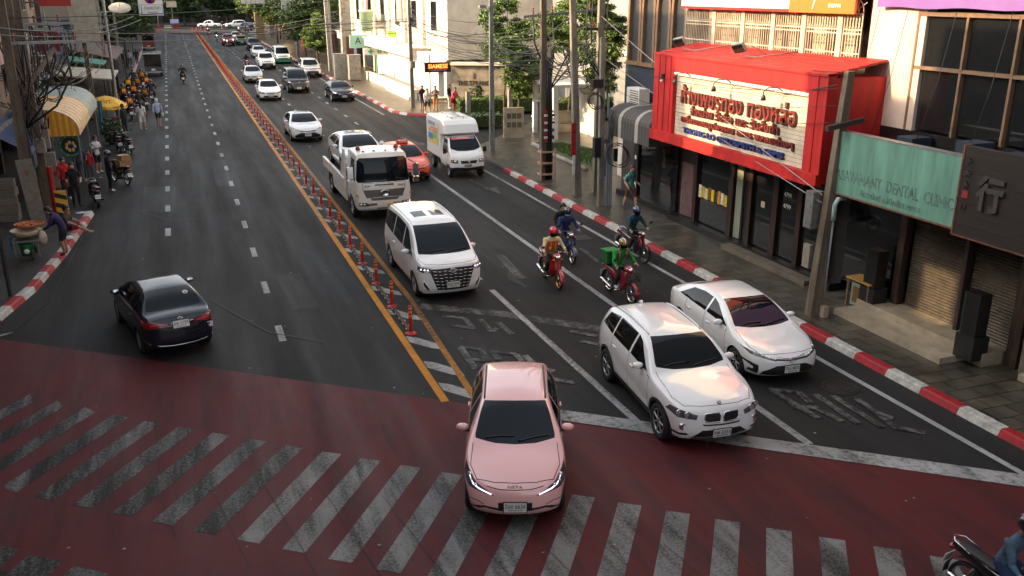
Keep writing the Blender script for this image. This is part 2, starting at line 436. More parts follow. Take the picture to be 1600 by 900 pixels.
for pts in ([(128, 372), (104, 420), (78, 470), (20, 520)], [(330, 470), (420, 520), (505, 535)], [(215, 330), (265, 345), (330, 340)]):
    for p, q in zip(pts, pts[1:]): sm_.append(strip(G(*p), G(*q), .03))
m_tar = mat('tar_seam', (.012, .011, .011), .6)
sheet('road_seams', sm_, m_tar, 0.0205, 0.00005)
m_patch = ground_mat('asphalt_patch', (.024, .023, .023), (.016, .0155, .015), rough=.6)
sheet('road_patches', [gp([(225, 292), (275, 292), (272, 330), (222, 331)]), gp([(430, 430), (468, 427), (500, 480), (458, 484)]), gp([(850, 330), (878, 345), (860, 362), (832, 345)]), gp([(330, 250), (352, 250), (362, 290), (338, 291)])], m_patch, 0.003)
rl_ = random.Random(8); lt = []
for k in range(70):
    u, v = rl_.uniform(60, 1500), rl_.uniform(240, 880); p = G(u, v); s_ = rl_.uniform(.012, .04); lt.append([(p.x - s_, p.y), (p.x, p.y - s_ * .7), (p.x + s_, p.y + s_ * .3), (p.x, p.y + s_)])
struct(sheet('road_litter', lt, mat('litter_paper', (.28, .26, .20), .8, var=.5, vs=1), 0.022), 'stuff')
# ---- kerbs and pavements (real steps)
def kerb(name, path, seg=1.0, side=1, first=0, w=0.27, h=0.15, mats=None):
    b = B(); mats = mats or (m_kred, m_kwht); k = first
    for i in range(len(path) - 1):
        a, c = Vector((*path[i], 0)), Vector((*path[i + 1], 0)); L_ = (c - a).length; d = (c - a) / L_
        n = Vector((d.y, -d.x, 0)) * side; N = max(1, round(L_ / seg))
        for j in range(N):
            p, q = a + d * L_ * j / N, a + d * (L_ * (j + 1) / N - 0.012)
            up = Vector((0, 0, h))
            vs = [p, q, q + n * .05 + up * .86, p + n * .05 + up * .86, p + n * .085 + up, q + n * .085 + up, q + n * w + up, p + n * w + up, p + n * w, q + n * w]
            fs = [(0, 1, 2, 3), (3, 2, 5, 4), (4, 5, 6, 7), (7, 6, 9, 8), (0, 3, 4, 7, 8), (1, 9, 6, 5, 2)]
            if side < 0: fs = [f[::-1] for f in fs]
            b.add(vs, [f[::-1] for f in fs], mats[k % len(mats)]); k += 1
    return struct(b.build(name))
kerb('kerb', [(14.2, -6), (14.2, 40.0)], 1.02, 1)
kerb('kerb', [(14.2, 40.0), (14.22, 46.5), (15.3, 47.4)], 2.0, 1, mats=(m_kdk,))
kerb('kerb', [(15.9, 60.3), (14.7, 61.1), (14.1, 63), (14.05, 160)], 1.3, 1)
kerb('kerb', [(-8.0, 21.2), (-6.1, 23.2), (-4.95, 25.2), (-4.40, 27.6), (-3.95, 31.3), (-3.62, 35.4), (-3.5, 37.2)], 0.75, -1)
kerb('kerb', [(-3.9, 66), (-3.9, 200)], 1.3, -1)
b = B()
b.prism([(14.46, -8), (40, -8), (40, 34), (26, 60), (15.6, 47.2), (14.46, 46.4)], 0.0, 0.145, m_pave); struct(b.build('pavement'))
b = B(); b.prism([(14.36, 62.6), (15.6, 60.6), (40, 60.6), (40, 210), (14.36, 210)], 0, 0.14, m_pave); struct(b.build('pavement'))
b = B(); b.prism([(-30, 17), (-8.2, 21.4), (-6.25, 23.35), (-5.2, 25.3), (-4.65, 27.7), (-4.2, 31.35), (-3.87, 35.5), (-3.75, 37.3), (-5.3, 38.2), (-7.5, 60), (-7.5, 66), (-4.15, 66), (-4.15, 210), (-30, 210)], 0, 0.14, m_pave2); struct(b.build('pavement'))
# drain grate, manhole, water stains
m_iron = mat('cast_iron', (0.03, 0.027, 0.025), 0.55, 0.3, var=0.3, vs=20)
m_grass = mat('lawn', (0.045, 0.085, 0.012), 0.9, var=0.5, vs=30)
c = G(1312, 606); b = B(); b.cyl((0, 0, 0.004), (0, 0, 0.014), 0.40, m_iron, n=28)
for r_ in (0.12, 0.22, 0.32): b.tube([(r_ * math.cos(t * R(15)), r_ * math.sin(t * R(15)), 0.015) for t in range(24)], 0.012, m_iron, n=4, closed=True)
tag(b.build('manhole_cover', None, c), 'round dark iron manhole cover beside the worn road lettering', 'manhole cover')
c = G(905, 372); b = B(); b.box((0, 0, 0.008), (0.75, 0.6, 0.012), m_kdk)
for k in range(7): b.box((-.3 + k * .1, 0, 0.017), (0.045, 0.54, 0.012), m_iron)
tag(b.build('drain_grate', None, c), 'rectangular iron drain grate in the road near the kerb', 'drain')
# ================================================================ delineator posts along the centre line
m_dred = mat('post_red', (0.52, 0.018, 0.012), 0.45, var=0.25, vs=9)
m_dora = mat('post_orange_band', (0.85, 0.24, 0.02), 0.4)
m_rubb = mat('black_rubber', (0.016, 0.016, 0.017), 0.6)
m_ryel = mat('kerb_yellow', (0.62, 0.36, 0.03), 0.5)
def make_post():
    t = thing('delineator_post', 'red delineator post with orange bands in the row along the yellow line', 'traffic post', group='red delineator posts along the centre line')
    b = B(); b.lathe([(0.0, 0.0), (0.155, 0.0), (0.15, 0.022), (0.06, 0.035), (0.05, 0.08), (0.0, 0.085)], m_dred, 14); b.build('base', t)
    b = B(); prof = [(0.046, 0.06)]
    b.lathe([(0.047, 0.06), (0.043, 0.72), (0.036, 0.745), (0.0, 0.75)], m_dred, 12)
    for z in (0.44, 0.545, 0.645): b.lathe([(0.0440, z - 0.001), (0.0475, z), (0.0472, z + 0.06), (0.043, z + 0.061)], m_dora, 12)
    b.build('stem', t)
    return t
def make_rub():
    t = thing('rubber_kerb', 'black rubber lane kerb with yellow studs between two delineator posts', 'lane divider', group='rubber kerbs between the delineator posts')
    b = B()
    b.prism([(-0.075, 0.0), (0.075, 0.0), (0.045, 0.05), (-0.045, 0.05)], -0.93, 0.93, m_rubb, M=Matrix.Rotation(R(90), 4, 'X'))
    b.build('body', t)
    b = B()
    for k in range(9):
        yk = -0.8 + 0.2 * k
        s = (-1, 1)[k % 2]; b.box((s * 0.050, yk, 0.036), (0.036, 0.075, 0.026), m_ryel)
    b.build('studs', t)
    return t
post0 = make_post(); rub0 = make_rub()
for k, py in enumerate(PY):
    px = 4.865 + min(0.09, (py - 20.6) * 0.008)
    loc = (px, py, 0.0)
    if k == 0: post0.location = loc
    else: copy_tree(post0, loc).rotation_euler = (rng.gauss(0, .022), rng.gauss(0, .022), rng.uniform(0, 6))
    if k < 60:
        l2 = (px + .005, py + 1.075, 0.001)
        if k == 0: rub0.location = l2
        else: copy_tree(rub0, l2)
post0.rotation_euler = (0, 0, 0)
# ================================================================ vehicles
def paint(name, col, rough=0.22, metal=0.0, coat=1.0):
    return mat(name, col, rough, metal, coat=coat)
m_pearl = paint('pearl_white_paint', (0.80, 0.80, 0.79))
m_white = paint('white_paint', (0.78, 0.78, 0.76), 0.28, coat=0.6)
m_cream = paint('cream_white_paint', (0.79, 0.765, 0.71), 0.3, coat=0.5)
m_pink = paint('pink_paint', (0.91, 0.48, 0.465), 0.25)
m_navy = paint('dark_blue_paint', (0.010, 0.014, 0.025), 0.16, 0.35, coat=.35)
m_black = paint('black_paint', (0.008, 0.008, 0.010), 0.15, coat=.25)
m_silver = paint('silver_paint', (0.52, 0.53, 0.54), 0.3, 0.55)
m_redcar = paint('orange_red_paint', (0.72, 0.065, 0.010), 0.3, coat=.35)
m_grn = paint('green_paint', (0.02, 0.17, 0.09), 0.3)
m_ycar = paint('yellow_paint_gloss', (0.65, 0.36, 0.03), 0.3)
m_mag = paint('magenta_paint', (0.30, 0.03, 0.09), 0.3)
m_mar = paint('maroon_paint', (0.20, 0.012, 0.014), 0.4)
m_glass = mat('tinted_glass', (0.004, 0.007, 0.011), 0.02, spec=0.28)
m_glass2 = mat('dark_side_glass', (0.005, 0.005, 0.006), 0.03, spec=0.32)
m_trim = mat('black_trim', (0.012, 0.012, 0.013), 0.42)
m_gap = mat('panel_gap', (0.006, 0.006, 0.006), 0.7)
m_chr = mat('chrome', (0.72, 0.72, 0.74), 0.12, 1.0)
m_rim = mat('wheel_alloy', (0.42, 0.43, 0.44), 0.3, 0.9)
m_tyre = mat('tyre_rubber', (0.017, 0.017, 0.018), 0.75, bump=0.2, bs=60)
m_lamp = mat('headlight_glass', (0.10, 0.105, 0.115), 0.06, 0.3, spec=0.9)
m_lens = mat('headlight_lens', (0.85, 0.86, 0.90), 0.05, 0.85)
m_drl = mat('lit_daytime_lamp', (0.95, 0.80, 0.98), 0.3, emit=0.55)
m_on = mat('lit_headlight', (1.0, 0.83, 0.58), 0.3, emit=5.0)
m_tail = mat('tail_light_red', (0.22, 0.006, 0.008), 0.12, coat=0.6)
m_amb = mat('amber_lens', (0.65, 0.20, 0.02), 0.2)
m_plate = mat('plate_white', (0.66, 0.65, 0.62), 0.45)
m_platey = mat('plate_yellow', (0.75, 0.42, 0.03), 0.45)
m_ink = mat('plate_ink', (0.015, 0.015, 0.016), 0.6)
m_under = mat('underbody', (0.01, 0.01, 0.01), 0.9)
def wheel_mesh(r, w, spokes=5, dark=False):
    T = Matrix.Rotation(R(90), 4, 'X')
    b = B(); h = w / 2
    b.lathe([(r * .66, -h * .8), (r * .72, -h), (r * .93, -h), (r, -h * .72), (r, h * .72), (r * .93, h), (r * .72, h), (r * .66, h * .8)], m_tyre, 26, T)
    c = B(); q = r * .69
    c.lathe([(q, -h * .78), (q * .97, -h * .86), (q * .90, -h * .80), (q * .86, -h * .2), (0.0, -h * .12)], m_under, 26, T)
    c.lathe([(q, h * .78), (q * .98, h * .88), (q * .91, h * .84), (q * .87, h * .2), (0.0, h * .12)], m_under, 26, T)
    rm = m_rim
    for sd in (-1, 1):
        c.lathe([(q * 1.0, sd * h * .80), (q * .985, sd * h * .90), (q * .90, sd * h * .86), (q * .89, sd * h * .7)], rm, 26, T)
        c.lathe([(q * .24, sd * h * .5), (q * .22, sd * h * .8), (0, sd * h * .84)], rm, 12, T)
        for k in range(spokes):
            for o in (-.16, .16) if spokes < 7 else (0,):
                a = 2 * math.pi * k / spokes + o
                a2 = 2 * math.pi * k / spokes + o * 1.9
                p0 = Vector((math.cos(a) * q * .2, sd * h * .74, math.sin(a) * q * .2)); p1 = Vector((math.cos(a2) * q * .92, sd * h * .80, math.sin(a2) * q * .92))
                c.cyl(p0, p1, q * .085, rm, q * .06, n=5)
    c.lathe([(q * .10, h * .86), (0, h * .88)], m_trim, 8, T); c.lathe([(q * .10, -h * .86), (0, -h * .88)], m_trim, 8, T)
    return b, c
_wc = {}
def put_wheel(parent, loc, r, w, spokes):
    k = (r, w, spokes)
    if k not in _wc:
        a, c = wheel_mesh(r, w, spokes)
        _wc[k] = (a, c)
        ta = a.build('wheel', parent, loc); tb = c.build('rim', ta)
        _wc[k] = (ta.data, tb.data)
    else:
        ta = link('wheel', _wc[k][0], parent, loc); tb = link('rim', _wc[k][1], ta)
    return ta
class Car:
    """body shell grown from profile curves; windows, lamps, doors and seams are cut out of its surface"""
    def __init__(s, sp):
        s.sp = sp; L, W, H = sp['L'], sp['W'], sp['H']; s.L, s.W, s.H = L, W, H
        top, belt = pchip(sp['top']), pchip(sp['belt'])
        bot = pchip(sp.get('bot', [(0, .24), (.5, .20), (L - .5, .22), (L, .32)]))
        plan = pchip(sp.get('plan', [(0, .86), (.35, .95), (1.0, 1.0), (L * .6, 1.0), (L - .6, .97), (L, .86)]))
        fz = pchip(sp.get('fset', [(.2, .10), (.42, 0.0), (.62, .02), (.95, .12), (1.2, .3)]))
        rz_ = pchip(sp.get('rset', [(.2, .10), (.45, 0.0), (.7, .02), (1.0, .07), (1.5, .2)]))
        nose, tail = sp.get('nose', .30), sp.get('tail', .20)
        tum, rw = sp.get('tumble', .30), sp.get('roofw', 0)
        kc = sp.get('kc', .16); crown = sp.get('crown', .05)
        NX, NY, NZ = sp.get('res', (70, 22, 16))
        s.top, s.belt = top, belt
        Hr = H - sp.get('roofdrop', .06); wb0, wb1, rad = sp['fo'], sp['fo'] + sp['wb'], sp['rw']
        def side(x, z):
            zb = belt(x)
            if z < zb:
                t = (z - .2) / max(.2, zb - .2)
                v = 0.915 + 0.085 * math.sin(min(1, max(0, t) * 1.25) * math.pi / 2) - (0.035 * max(0, (t - .72) / .28) ** 1.5)
                for c in (wb0, wb1): v += .012 * math.exp(-((x - c) / .42) ** 2) * max(0, 1 - abs(z - rad * 1.4) / .5)
                return v
            t = min(1.2, (z - zb) / max(.1, Hr - zb))
            return .965 - tum * t ** 1.15
        bm = bmesh.new(); idx = {}
        def pos(i, j, k):
            xi = i / NX; v = -1 + 2 * j / NY; w = k / NZ
            x = xi * L; pw = plan(x) * W / 2
            y0 = v * pw * .9
            xs = min(L, max(0, x + (kc * (y0 / (W / 2)) ** 2 if x < sp['peak'] else -kc * .7 * (y0 / (W / 2)) ** 2)))
            cr = crown * (v * v)
            zt = top(xs) - cr; zb = bot(x)
            z = zb + (zt - zb) * w
            y = v * pw * side(x, z)
            fade = max(0, 1 - xi / .22) ** 1.3; fr = max(0, 1 - (1 - xi) / .18) ** 1.3
            av = abs(y) / (W / 2)
            x = x + fade * (fz(z) + nose * av ** 2.6) - fr * (rz_(z) + tail * av ** 2.6)
            return (x, y, z)
        def vid(i, j, k):
            q = (i, j, k)
            if q not in idx: idx[q] = bm.verts.new(pos(*q))
            return idx[q]
        def face(*q):
            bm.faces.new([vid(*p) for p in q])
        for i in range(NX):
            for j in range(NY):
                face((i, j, NZ), (i + 1, j, NZ), (i + 1, j + 1, NZ), (i, j + 1, NZ))
                face((i, j, 0), (i, j + 1, 0), (i + 1, j + 1, 0), (i + 1, j, 0))
            for k in range(NZ):
                face((i, 0, k), (i + 1, 0, k), (i + 1, 0, k + 1), (i, 0, k + 1))
                face((i, NY, k), (i, NY, k + 1), (i + 1, NY, k + 1), (i + 1, NY, k))
        for j in range(NY):
            for k in range(NZ):
                face((0, j, k), (0, j, k + 1), (0, j + 1, k + 1), (0, j + 1, k))
                face((NX, j, k), (NX, j + 1, k), (NX, j + 1, k + 1), (NX, j, k + 1))
        for _ in range(sp.get('smooth', 2)):
            bmesh.ops.smooth_vert(bm, verts=bm.verts, factor=0.5, use_axis_x=True, use_axis_y=True, use_axis_z=True)
        bmesh.ops.recalc_face_normals(bm, faces=bm.faces)
        bm.normal_update()
        if sum(f.calc_center_median().z * f.normal.z for f in bm.faces) < 0: bmesh.ops.reverse_faces(bm, faces=bm.faces); bm.normal_update()
        s.bm = bm; s.tag = bm.faces.layers.int.new('tag'); s.tags = ['body']
        s.bvh = BVHTree.FromBMesh(bm)
        s.nrm = None
    def tid(s, name):
        if name not in s.tags: s.tags.append(name)
        return s.tags.index(name)
    def cut(s, name, poly, ax, test, only=None):
        """poly: convex, in car coordinates (x from the nose, y, z); ax: the two axes it lies in"""
        a, c = ax; bm = s.bm; t = s.tid(name)
        lo = [min(p[i] for p in poly) - .01 for i in (0, 1)]; hi = [max(p[i] for p in poly) + .01 for i in (0, 1)]
        fs = []
        for f in bm.faces:
            if only is not None and f[s.tag] not in only: continue
            if not test(f): continue
            us = [v.co[a] for v in f.verts]; ws = [v.co[c] for v in f.verts]
            if max(us) < lo[0] or min(us) > hi[0] or max(ws) < lo[1] or min(ws) > hi[1]: continue
            fs.append(f)
        n = len(poly)
        sg_ = [(poly[(i + 1) % n][0] - poly[i][0]) * (poly[(i + 2) % n][1] - poly[(i + 1) % n][1]) - (poly[(i + 1) % n][1] - poly[i][1]) * (poly[(i + 2) % n][0] - poly[(i + 1) % n][0]) for i in range(n)]
        if min(sg_) < -1e-7 and max(sg_) > 1e-7:
            for tr_ in tessellate_polygon([[Vector((p[0], p[1], 0)) for p in poly]]): s.cut(name, [poly[i] for i in tr_], ax, test, only)
            return
        ar_ = sum(poly[i][0] * poly[(i + 1) % n][1] - poly[(i + 1) % n][0] * poly[i][1] for i in range(n))
        for i in range(n):
            if not fs: return
            p, q = poly[i], poly[(i + 1) % n]
            du, dw = q[0] - p[0], q[1] - p[1]
            co = [0, 0, 0]; no = [0, 0, 0]; co[a], co[c] = p; no[a], no[c] = (dw, -du) if ar_ > 0 else (-dw, du)
            no = Vector(no)
            if no.length < 1e-6: continue
            no.normalize()
            es = set(); vs = set()
            for f in fs: es.update(f.edges); vs.update(f.verts)
            res = bmesh.ops.bisect_plane(bm, geom=list(vs) + list(es) + fs, dist=1e-5, plane_co=co, plane_no=no)
            cov = Vector(co)
            fs = [g for g in res['geom'] if isinstance(g, bmesh.types.BMFace) and (g.calc_center_median() - cov).dot(no) < 0]
        for f in fs: f[s.tag] = t
    def sides(s, name, poly, zmin=-1, only=None, nmin=.35):
        for sg, nm in ((1, name), (-1, name + '~')):
            s.cut(nm, poly, (0, 2), lambda f: f.normal.y * sg > nmin and f.calc_center_median().z > zmin, only)
    def seam_side(s, pts, w=.013, only=None):
        for sg in (1, -1):
            for p, q in zip(pts, pts[1:]):
                s.cut('gap', strip(p, q, w), (0, 2), lambda f: f.normal.y * sg > .3, only)
    def seam_top(s, pts, w=.012, mirror=True):
        for sg in ((1, -1) if mirror else (1,)):
            for p, q in zip(pts, pts[1:]):
                s.cut('gap', strip((p[0], p[1] * sg), (q[0], q[1] * sg), w), (0, 1), lambda f: f.normal.z > .25)
    def seam_front(s, pts, w=.012, sgn=-1):
        for sg in (1, -1):
            for p, q in zip(pts, pts[1:]):
                s.cut('gap', strip((p[0] * sg, p[1]), (q[0] * sg, q[1]), w), (1, 2), lambda f: f.normal.x * sgn > .15)
    def front(s, name, poly, mirror=True, smax=1.15, nmin=.12, twin=True):
        for sg in ((1, -1) if mirror else (1,)):
            s.cut(name + ('~' if sg < 0 and twin else ''), [(y * sg, z) for y, z in poly], (1, 2), lambda f: -f.normal.x > nmin and f.calc_center_median().x < smax)
    def rear(s, name, poly, mirror=True, smax=1.0, nmin=.12, twin=True):
        for sg in ((1, -1) if mirror else (1,)):
            s.cut(name + ('~' if sg < 0 and twin else ''), [(y * sg, z) for y, z in poly], (1, 2), lambda f: f.normal.x > nmin and f.calc_center_median().x > s.L - smax)
    def topcut(s, name, poly, mirror=True, nmin=.2, twin=False):
        for sg in ((1, -1) if mirror else (1,)):
            s.cut(name + ('~' if sg < 0 and twin else ''), [(x, y * sg) for x, y in poly], (0, 1), lambda f: f.normal.z > nmin)
    def hit(s, o, d):
        h = s.bvh.ray_cast(Vector(o), Vector(d)); return h[0], h[1]
    def fx(s, y, z):
        p, n = s.hit((-1, y, z), (1, 0, 0)); return p
    def rx(s, y, z):
        p, n = s.hit((s.L + 1, y, z), (-1, 0, 0)); return p
    def sy(s, x, z, sg):
        p, n = s.hit((x, 2 * sg, z), (0, -sg, 0)); return p
    def tz(s, x, y):
        p, n = s.hit((x, y, 4), (0, 0, -1)); return p
    def arches(s):
        sp = s.sp
        for xw in (sp['fo'], sp['fo'] + sp['wb']):
            r = sp['rw'] * sp.get('archk', 1.13)
            ring = sp.get('clad', 0.0)
            def circ(rr): return [(xw + rr * math.cos(R(15 * k)), max(.1, sp['rw'] + rr * math.sin(R(15 * k)))) for k in range(24)]
            t = lambda sg: (lambda f: abs(f.calc_center_median().y) > s.W * .3 and f.calc_center_median().y * sg > 0 and f.calc_center_median().z < sp['rw'] * 2.6)
            for sg in (1, -1):
                if ring: s.cut('trim', circ(r + ring), (0, 2), t(sg))
                s.cut('hole', circ(r), (0, 2), t(sg))
    def finish(s, colours, parts):
        """splits the cut shell into named part meshes; returns a list of (name, Builder-like mesh, parent)"""
        bm = s.bm; L = s.L
        bm.normal_update()
        vn = {v: v.normal.copy() for v in bm.verts}
        grp = {}
        for f in bm.faces: grp.setdefault(s.tags[f[s.tag]], []).append(f)
        out = []
        merged = {}
        for t, fs in grp.items():
            if t == 'hole': continue
            base = t.rstrip('~').split('#')[0]
            key = 'body' if base in ('gap', 'trim', 'body', 'black') else t
            merged.setdefault(key, []).append((base, fs))
        for key, lst in merged.items():
            vm = {}; vs = []; ns = []; faces = []; mi = []; ms = []
            base = key.rstrip('~').split('#')[0]
            for bname, fs in lst:
                m = colours.get(bname, colours.get('body'))
                if m not in ms: ms.append(m)
                for f in fs:
                    ids = []
                    for v in f.verts:
                        if v not in vm: vm[v] = len(vs); vs.append((L / 2 - v.co.x, -v.co.y, v.co.z)); n = vn[v]; ns.append((-n.x, -n.y, n.z))
                        ids.append(vm[v])
                    faces.append(ids); mi.append(ms.index(m))
            me = bpy.data.meshes.new(base); me.from_pydata(vs, [], faces)
            for m in ms: me.materials.append(m)
            me.polygons.foreach_set('material_index', mi); me.polygons.foreach_set('use_smooth', [True] * len(faces)); me.update()
            me.normals_split_custom_set_from_vertices(ns)
            out.append((parts.get(base, base), me))
        bm.free()
        return out
def Vl(c, p): return Vector((c.L / 2 - p[0], -p[1], p[2]))
def std_cuts(c):
    sp = c.sp; L = c.L
    belt, top = c.belt, c.top
    d0, bp, cp = sp['doors']; zs = sp.get('sill', .33)
    if not sp.get('lowres'):
        c.sides('door#1', [(d0, zs), (d0 + .03, belt(d0) + .01), (bp, belt(bp) + .01), (bp, zs)], only=(0,))
        c.sides('door#2', [(bp, zs), (bp, belt(bp) + .01), (cp, belt(cp) + .01), (cp, sp['rw'] * 2.2), (cp - .30, zs)], only=(0,))
    co, hd, wb_, wt = sp['ws']
    c.topcut('windscreen', [(co, 0), (co + .025, wb_ * .5), (co + .10, wb_), (co + .16, wb_ + .005), (hd + .04, wt), (hd + .012, wt * .6), (hd, 0)])
    if 'rwin' in sp:
        rb, rh, rwb, rwt = sp['rwin']
        c.topcut('rear_window', [(rb, 0), (rb - .02, rwb * .5), (rb - .08, rwb), (rh - .04, rwt), (rh, 0)], nmin=.15)
    dz = sp.get('wtop', .10)
    a0, a1, c1, c0 = sp['side']
    wz = lambda x: top(x) - dz
    bz = lambda x: belt(x) + .045
    mid = (a1 + bp) / 2
    c.sides('side_window#1', [(a0, bz(a0)), (a1, wz(a1)), (mid, wz(mid)), (bp - .035, wz(bp)), (bp - .035, bz(bp))], zmin=belt(bp) - .1, nmin=.25)
    qd = sp.get('qd')
    e1, e0 = (qd - .03, qd - .03) if qd else (c1, c0)
    m2 = (bp + e1) / 2
    c.sides('side_window#2', [(bp + .035, bz(bp)), (bp + .035, wz(bp)), (m2, wz(m2)), (e1, wz(e1)), (e0, bz(e0))], zmin=belt(bp) - .1, nmin=.25)
    if qd: c.sides('side_window#3', [(qd + .03, bz(qd)), (qd + .03, wz(qd)), (c1, wz(c1) - .02), (c0, bz(c0) + .06)], zmin=belt(bp) - .1, nmin=.25)
    if not sp.get('lowres'):
        c.seam_side([(d0, zs), (d0 + .03, belt(d0)), (a0 - .02, belt(a0))])
        c.seam_side([(bp, zs), (bp, belt(bp) + .04)])
        c.seam_side([(cp - .30, zs), (cp, sp['rw'] * 2.2), (cp + .02, belt(cp) + .03)])
        c.seam_side([(d0, zs), (cp - .3, zs)])
        hx = sp.get('hoodx', .14)
        c.seam_top([(hx, 0), (hx + .02, wb_ * .5), (hx + .12, wb_ * .93), (.55, wb_ * 1.10), (co + .02, wb_ * 1.06)])
    c.arches()
def std_extra(c, root, P_, plate=None, plate_rear=None, mirror=None, rails=False, plate_z=None, wip=True, ymul=1.0):
    sp = c.sp; L = c.L
    # arch liners and underbody
    for xw in (sp['fo'], sp['fo'] + sp['wb']):
        r = sp['rw'] * sp.get('archk', 1.13) + .01
        for sg in (1, -1):
            b = B()
            yo = c.W / 2 * .90
            pts = [(L / 2 - (xw + r * math.cos(R(a))), sp['rw'] + r * math.sin(R(a))) for a in range(-30, 211, 20)]
            for (x0, z0), (x1, z1) in zip(pts, pts[1:]):
                b.add([(x0, sg * yo, z0), (x1, sg * yo, z1), (x1, sg * (yo - .32), z1), (x0, sg * (yo - .32), z0)], [(0, 1, 2, 3) if sg < 0 else (3, 2, 1, 0)], m_under, True)
            b.bx(L / 2 - xw - r, L / 2 - xw + r, sg * (yo - .34), sg * (yo - .31), sp['rw'] - .1, sp['rw'] + r, m_under)
            b.build('wheel_well', root)
    for xw in (sp['fo'], sp['fo'] + sp['wb']):
        for sg in (1, -1):
            w = put_wheel(root, (L / 2 - xw, sg * (c.W / 2 - sp.get('ww', .215) / 2 - .025), sp['rw']), sp['rw'], sp.get('ww', .215), sp.get('spokes', 5))
            if sg > 0: pass
    mx = sp['side'][0] + sp.get('mirx', .24); mz = c.belt(mx) + .09
    for sg in (1, -1):
        yb = c.W / 2 * .95
        b = B(); ms = sp.get('mirs', 1.0)
        b.ell((L / 2 - mx, sg * (yb + .10 * ms), mz), (.07 * ms, .115 * ms, .068 * ms), P_ if mirror is None else mirror, 12, 8)
        b.ell((L / 2 - mx - .035, sg * (yb + .10 * ms), mz), (.045 * ms, .10 * ms, .058 * ms), m_chr, 10, 6)
        b.cyl((L / 2 - mx, sg * (yb - .06), mz - .07), (L / 2 - mx, sg * (yb + .08), mz - .05), .028, m_trim, n=6)
        b.build('wing_mirror', root)
    if not sp.get('lowres'):
        for hx_ in (sp['doors'][1] - .22, sp['doors'][2] - .18):
            for sg in (1, -1):
                p = c.sy(hx_, c.belt(hx_) - .13, sg)
                if p is None: continue
                q = Vl(c, p); s2 = 1 if q.y > 0 else -1
                b = B(); b.ell((q.x, q.y + s2 * .018, q.z), (.11, .018, .017), m_chr if sp.get('chrh') else P_, 8, 5)
                b.build('door_handle', root)
    if wip:
        co, hd, wb_, wt = sp['ws']
        for y0, y1 in ((-.05, -wb_ * .85), (wb_ * .75, .02)):
            pa = c.tz(co + .05 + .09 * (y0 / wb_) ** 2, y0); pb = c.tz(co + .14, y1)
            if pa is None or pb is None: continue
            b = B(); n = 6
            pts = []
            for k in range(n + 1):
                t = k / n; p = c.tz(pa.x + (pb.x - pa.x) * t + .02 * math.sin(t * 3.14), y0 + (y1 - y0) * t)
                pts.append(Vl(c, p) + Vector((0, 0, .014)))
            b.tube(pts, .012, m_trim, 5); b.build('wiper', root)
    def put_plate(txt, front, z, y=0.0, yellow=False, sub='กรุงเทพมหานคร'):
        ps = [(c.fx if front else c.rx)(y, z + d) for d in (-.05, .05)]
        if None in ps: return
        a, d_ = Vl(c, ps[0]), Vl(c, ps[1])
        up = (d_ - a).normalized(); o = (a + d_) / 2
        ex = Vector((0, 1, 0)) if front else Vector((0, -1, 0))
        M = frame(o, ex, up); M.translation = o + M.to_3x3() @ Vector((0, 0, .014))
        b = B(); w = .36
        b.box((0, 0, 0), (w, .165, .016), m_platey if yellow else m_plate, M=M)
        b.box((0, 0, -.006), (w + .03, .195, .01), m_trim, M=M)
        b.text(txt, M @ Matrix.Translation((0, .022, .009)), m_ink, .075, w * .88, .004)
        b.text(sub, M @ Matrix.Translation((0, -.052, .009)), m_ink, .032, w * .62, .004)
        b.build('number_plate', root)
    if plate: put_plate(plate, True, plate_z or .45, sp.get('plate_y', 0.0))
    if plate_rear: put_plate(plate_rear, False, sp.get('plate_rz', .82))
    if rails:
        for sg in (1, -1):
            b = B(); pts = []
            for k in range(14):
                x = sp['ws'][1] + .10 + (rails - sp['ws'][1] - .1) * k / 13
                p = c.tz(x, sg * sp['ws'][3] * ymul)
                pts.append(Vl(c, p) + Vector((0, 0, .008 if sp.get('flatrail') else .03 * max(0.0, math.sin(math.pi * k / 13)) ** .4)))
            b.tube(pts, .017, m_trim if sp.get('blkrail') else m_chr, 6); b.build('roof_rail', root)
SPECS = {}
def spec(name, **k): SPECS[name] = k
spec('pink', L=4.07, W=1.69, H=1.54, wb=2.42, fo=.78, rw=.31, peak=2.4, nose=.34, tail=.25, kc=.18, crown=.055, tumble=.30,
     top=[(0, .70), (.10, .80), (.45, .93), (.92, 1.03), (1.35, 1.28), (1.72, 1.47), (2.2, 1.54), (2.8, 1.53), (3.4, 1.46), (3.72, 1.38), (3.95, 1.0), (4.07, .88)],
     belt=[(0, .76), (.6, .90), (1.2, .98), (3.2, 1.04), (4.07, 1.0)], fset=[(.2, .10), (.40, 0.0), (.6, .015), (.78, .09), (1.0, .2)],
     plan=[(0, .88), (.35, .96), (.9, 1.0), (2.6, 1.0), (3.5, .97), (4.07, .86)],
     ws=(.94, 1.72, .66, .53), doors=(1.15, 2.1, 2.95), side=(1.25, 1.75, 3.25, 3.45), qd=None, hoodx=.15, blkrail=1, flatrail=1)
